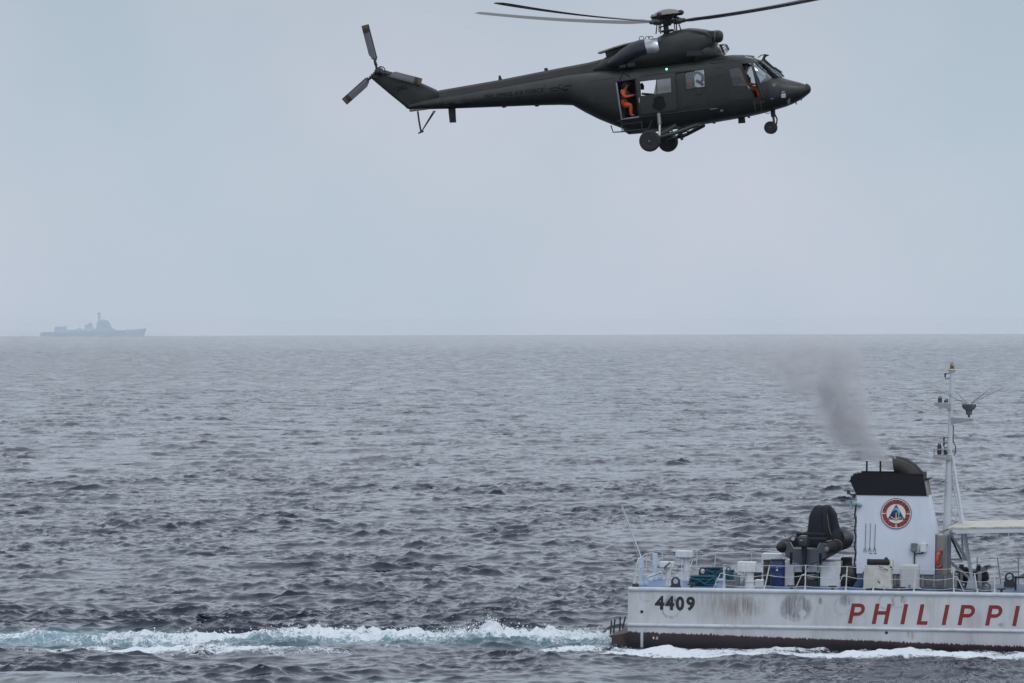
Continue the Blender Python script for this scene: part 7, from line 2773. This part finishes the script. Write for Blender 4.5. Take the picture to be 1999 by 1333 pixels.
# ------------------------------------------------------------------ funnel smoke
def smoke_material(x0, x1, z0, z1, xc, rl, rr, kk, yc, ry, dens, nscale, col):
    """soot cloud: density falls off round a centre line given as curves over height"""
    m = bpy.data.materials.new('smoke')
    m.use_nodes = True
    nt = m.node_tree
    nt.nodes.clear()
    L = nt.links.new
    out = nd(nt, 'ShaderNodeOutputMaterial')
    pv = nd(nt, 'ShaderNodeVolumePrincipled')
    pv.inputs['Color'].default_value = (*col, 1)
    pv.inputs['Anisotropy'].default_value = 0.1
    co = nd(nt, 'ShaderNodeTexCoord')
    n1 = nd(nt, 'ShaderNodeTexNoise', Scale=nscale, Detail=5.0, Roughness=0.62)
    L(co.outputs['Object'], n1.inputs['Vector'])
    wv = nd(nt, 'ShaderNodeVectorMath', operation='SUBTRACT')
    wv.inputs[1].default_value = (0.5, 0.5, 0.5)
    L(n1.outputs['Color'], wv.inputs[0])
    ws = nd(nt, 'ShaderNodeVectorMath', operation='SCALE')
    L(wv.outputs[0], ws.inputs[0])
    wa = nd(nt, 'ShaderNodeVectorMath', operation='ADD')
    L(co.outputs['Object'], wa.inputs[0]); L(ws.outputs[0], wa.inputs[1])
    sp = nd(nt, 'ShaderNodeSeparateXYZ')
    L(wa.outputs[0], sp.inputs[0])
    s0 = nd(nt, 'ShaderNodeSeparateXYZ')
    L(co.outputs['Object'], s0.inputs[0])
    def mth(op, a, b=None, clamp=False):
        n = nd(nt, 'ShaderNodeMath', operation=op, use_clamp=clamp)
        for i, v in enumerate((a, b)):
            if v is None:
                continue
            if isinstance(v, (int, float)):
                n.inputs[i].default_value = v
            else:
                L(v, n.inputs[i])
        return n.outputs[0]
    tt = nd(nt, 'ShaderNodeMapRange')
    tt.inputs['From Min'].default_value = z0
    tt.inputs['From Max'].default_value = z1
    L(s0.outputs['Z'], tt.inputs[0])
    def curve(pts, lo, hi):
        n = nd(nt, 'ShaderNodeFloatCurve')
        c = n.mapping.curves[0]
        while len(c.points) < len(pts):
            c.points.new(0.5, 0.5)
        for p, (a, v) in zip(c.points, pts):
            p.location = (a, (v - lo) / (hi - lo))
        n.mapping.update()
        L(tt.outputs[0], n.inputs['Value'])
        return mth('ADD', mth('MULTIPLY', n.outputs[0], hi - lo), lo)
    cx = curve(xc, x0, x1)
    hi = max(v for _, v in rl + rr)
    l_ = curve(rl, 0, hi); r_ = curve(rr, 0, hi)
    dx = mth('SUBTRACT', sp.outputs['X'], cx)
    left = mth('LESS_THAN', dx, 0.0)
    rad = mth('ADD', mth('MULTIPLY', left, l_), mth('MULTIPLY', mth('SUBTRACT', 1.0, left), r_))
    L(mth('MULTIPLY', r_, 1.15), ws.inputs['Scale'])
    u = mth('DIVIDE', dx, rad)
    v = mth('DIVIDE', mth('SUBTRACT', sp.outputs['Y'], yc), mth('ADD', mth('MULTIPLY', r_, ry), 0.02))
    d = mth('SQRT', mth('ADD', mth('MULTIPLY', u, u), mth('MULTIPLY', v, v)))
    fall = nd(nt, 'ShaderNodeMapRange', interpolation_type='SMOOTHSTEP')
    fall.inputs['From Min'].default_value = 1.05
    fall.inputs['From Max'].default_value = 0.15
    L(d, fall.inputs[0])
    nn = nd(nt, 'ShaderNodeMapRange')
    nn.inputs['From Min'].default_value = 0.44
    nn.inputs['From Max'].default_value = 0.66
    nn.inputs['To Min'].default_value = 0.16
    nn.inputs['To Max'].default_value = 1.5
    L(n1.outputs[0], nn.inputs[0])
    k = curve(kk, 0, max(v_ for _, v_ in kk))
    L(mth('MULTIPLY', mth('MULTIPLY', mth('MULTIPLY', fall.outputs[0], nn.outputs[0]), k), dens), pv.inputs['Density'])
    L(pv.outputs[0], out.inputs['Volume'])
    return m

def build_smoke():
    yc = 0.4
    Q = lambda px, py: S(px, py, yc)
    z0, z1 = Q(1740, 915).z, Q(1600, 645).z
    o = Q(1740, 908)
    tz = lambda py: (Q(1600, py).z - z0) / (z1 - z0)
    X = lambda px, py: Q(px, py).x - o.x
    pts = [(905, 1736, 34, 16), (880, 1708, 62, 28), (850, 1680, 84, 40), (810, 1660, 100, 52), (770, 1648, 120, 62), (730, 1640, 160, 68), (690, 1634, 240, 72), (660, 1626, 330, 74)]
    xc = [(tz(py), X(px, py)) for py, px, l, r in pts]
    rl = [(tz(py), l / 50) for py, px, l, r in pts]
    rr = [(tz(py), r / 50) for py, px, l, r in pts]
    kk = [(0.0, 4.0), (tz(905), 4.0), (tz(865), 2.2), (tz(820), 1.0), (tz(750), 0.5), (tz(690), 0.28), (tz(670), 0.16), (tz(656), 0.03), (1.0, 0.0)]
    xs = [v for _, v in xc]
    m = smoke_material(min(xs), max(xs), z0 - o.z, z1 - o.z, xc, rl, rr, kk, 0.0, 0.9, 4.6, 0.8, (0.74, 0.735, 0.75))
    b = MB()
    rings = []
    for py, px, l, r in [(917, 1746, 10, 10)] + pts + [(646, 1612, 200, 66)]:
        c = Q(px, py)
        ring = []
        for k in range(20):
            a = 2 * math.pi * k / 20
            rad = (l if math.cos(a) < 0 else r) / 50 * 1.45 + 0.5
            ring.append(Vector((c.x + rad * math.cos(a), yc + (r / 50 * 1.4 + 0.5) * math.sin(a), c.z)))
        rings.append(ring)
    b.loft(rings)
    ob = b.build('funnel_smoke', m, None, smooth=0, base=(o.x, yc, o.z))
    ob.matrix_world = SHIP.M @ Matrix.Translation((o.x, yc, o.z))
    tag(ob, 'brownish grey smoke rising aft from the funnel', None, None, 'stuff')
    # thin older smoke drifting far astern, low over the horizon
    yc2 = 2.0
    Q2 = lambda px, py: S(px, py, yc2)
    c = Q2(250, 715)
    w, h = (Q2(600, 715).x - Q2(-120, 715).x) / 2, (Q2(250, 662).z - Q2(250, 800).z) / 2
    m2 = smoke_material(-w, w, -h, h, [(0, 0.0), (0.5, 0.0), (1, -1.0)], [(0, w * 0.75), (0.5, w), (1, w * 0.9)], [(0, w * 0.6), (0.5, w * 0.9), (1, w * 0.75)],
                        [(0.0, 0.0), (0.3, 0.45), (0.65, 1.0), (0.9, 0.7), (1.0, 0.0)], 0.0, 0.3, 0.20, 0.55, (0.62, 0.62, 0.63))
    b = MB()
    b.box((c.x - w, yc2 - 3.2, c.z - h), (c.x + w, yc2 + 3.2, c.z + h))
    ob = b.build('drifting_smoke', m2, None, smooth=0, base=tuple(c))
    ob.matrix_world = SHIP.M @ Matrix.Translation(tuple(c))
    tag(ob, 'thin veil of old smoke drifting over the far water', None, None, 'stuff')
build_smoke()

# ------------------------------------------------------------------ spray thrown up by the screws
def build_spray():
    rng = np.random.default_rng(9)
    n = 1500
    s_ = np.concatenate([rng.normal(6.3, 0.9, 520), rng.uniform(0.3, 20, 640), rng.normal(2.0, 1.0, 200), rng.normal(13.5, 1.2, 140)])
    lat = rng.normal(0, 0.7, len(s_))
    W = [SHIP.M @ Vector((-a, l, 0)) for a, l in zip(s_, lat)]
    X = np.array([[w.x for w in W]]); Y = np.array([[w.y for w in W]])
    co, fo, ae = sea_points(X, Y)
    b = MB()
    for i, p in enumerate(co):
        up = abs(rng.normal(0, 0.11)) * (1.8 if i < 520 else 1.0)
        r_ = float(np.clip(rng.lognormal(-3.9, 0.55), 0.008, 0.055)) * (1 - 0.4 * min(up / 0.3, 1))
        q = Vector((float(p[0]), float(p[1]), float(p[2]) + up))
        ax = Vector(rng.normal(0, 1, 3)).normalized()
        u = ax.orthogonal().normalized(); w = ax.cross(u)
        st = 1 + rng.random()
        b.add([q + ax * r_ * st, q - ax * r_ * st, q + u * r_, q - u * r_ * 0.8, q + w * r_, q - w * r_], [(0, 2, 4), (0, 4, 3), (0, 3, 5), (0, 5, 2), (1, 4, 2), (1, 3, 4), (1, 5, 3), (1, 2, 5)])
    o = b.build('wake_spray', mat('white_spray', (0.80, 0.84, 0.86), 0.7, var=0.02), None, smooth=60)
    tag(o, 'white spray thrown up along the churned wake', None, None, 'stuff')
build_spray()
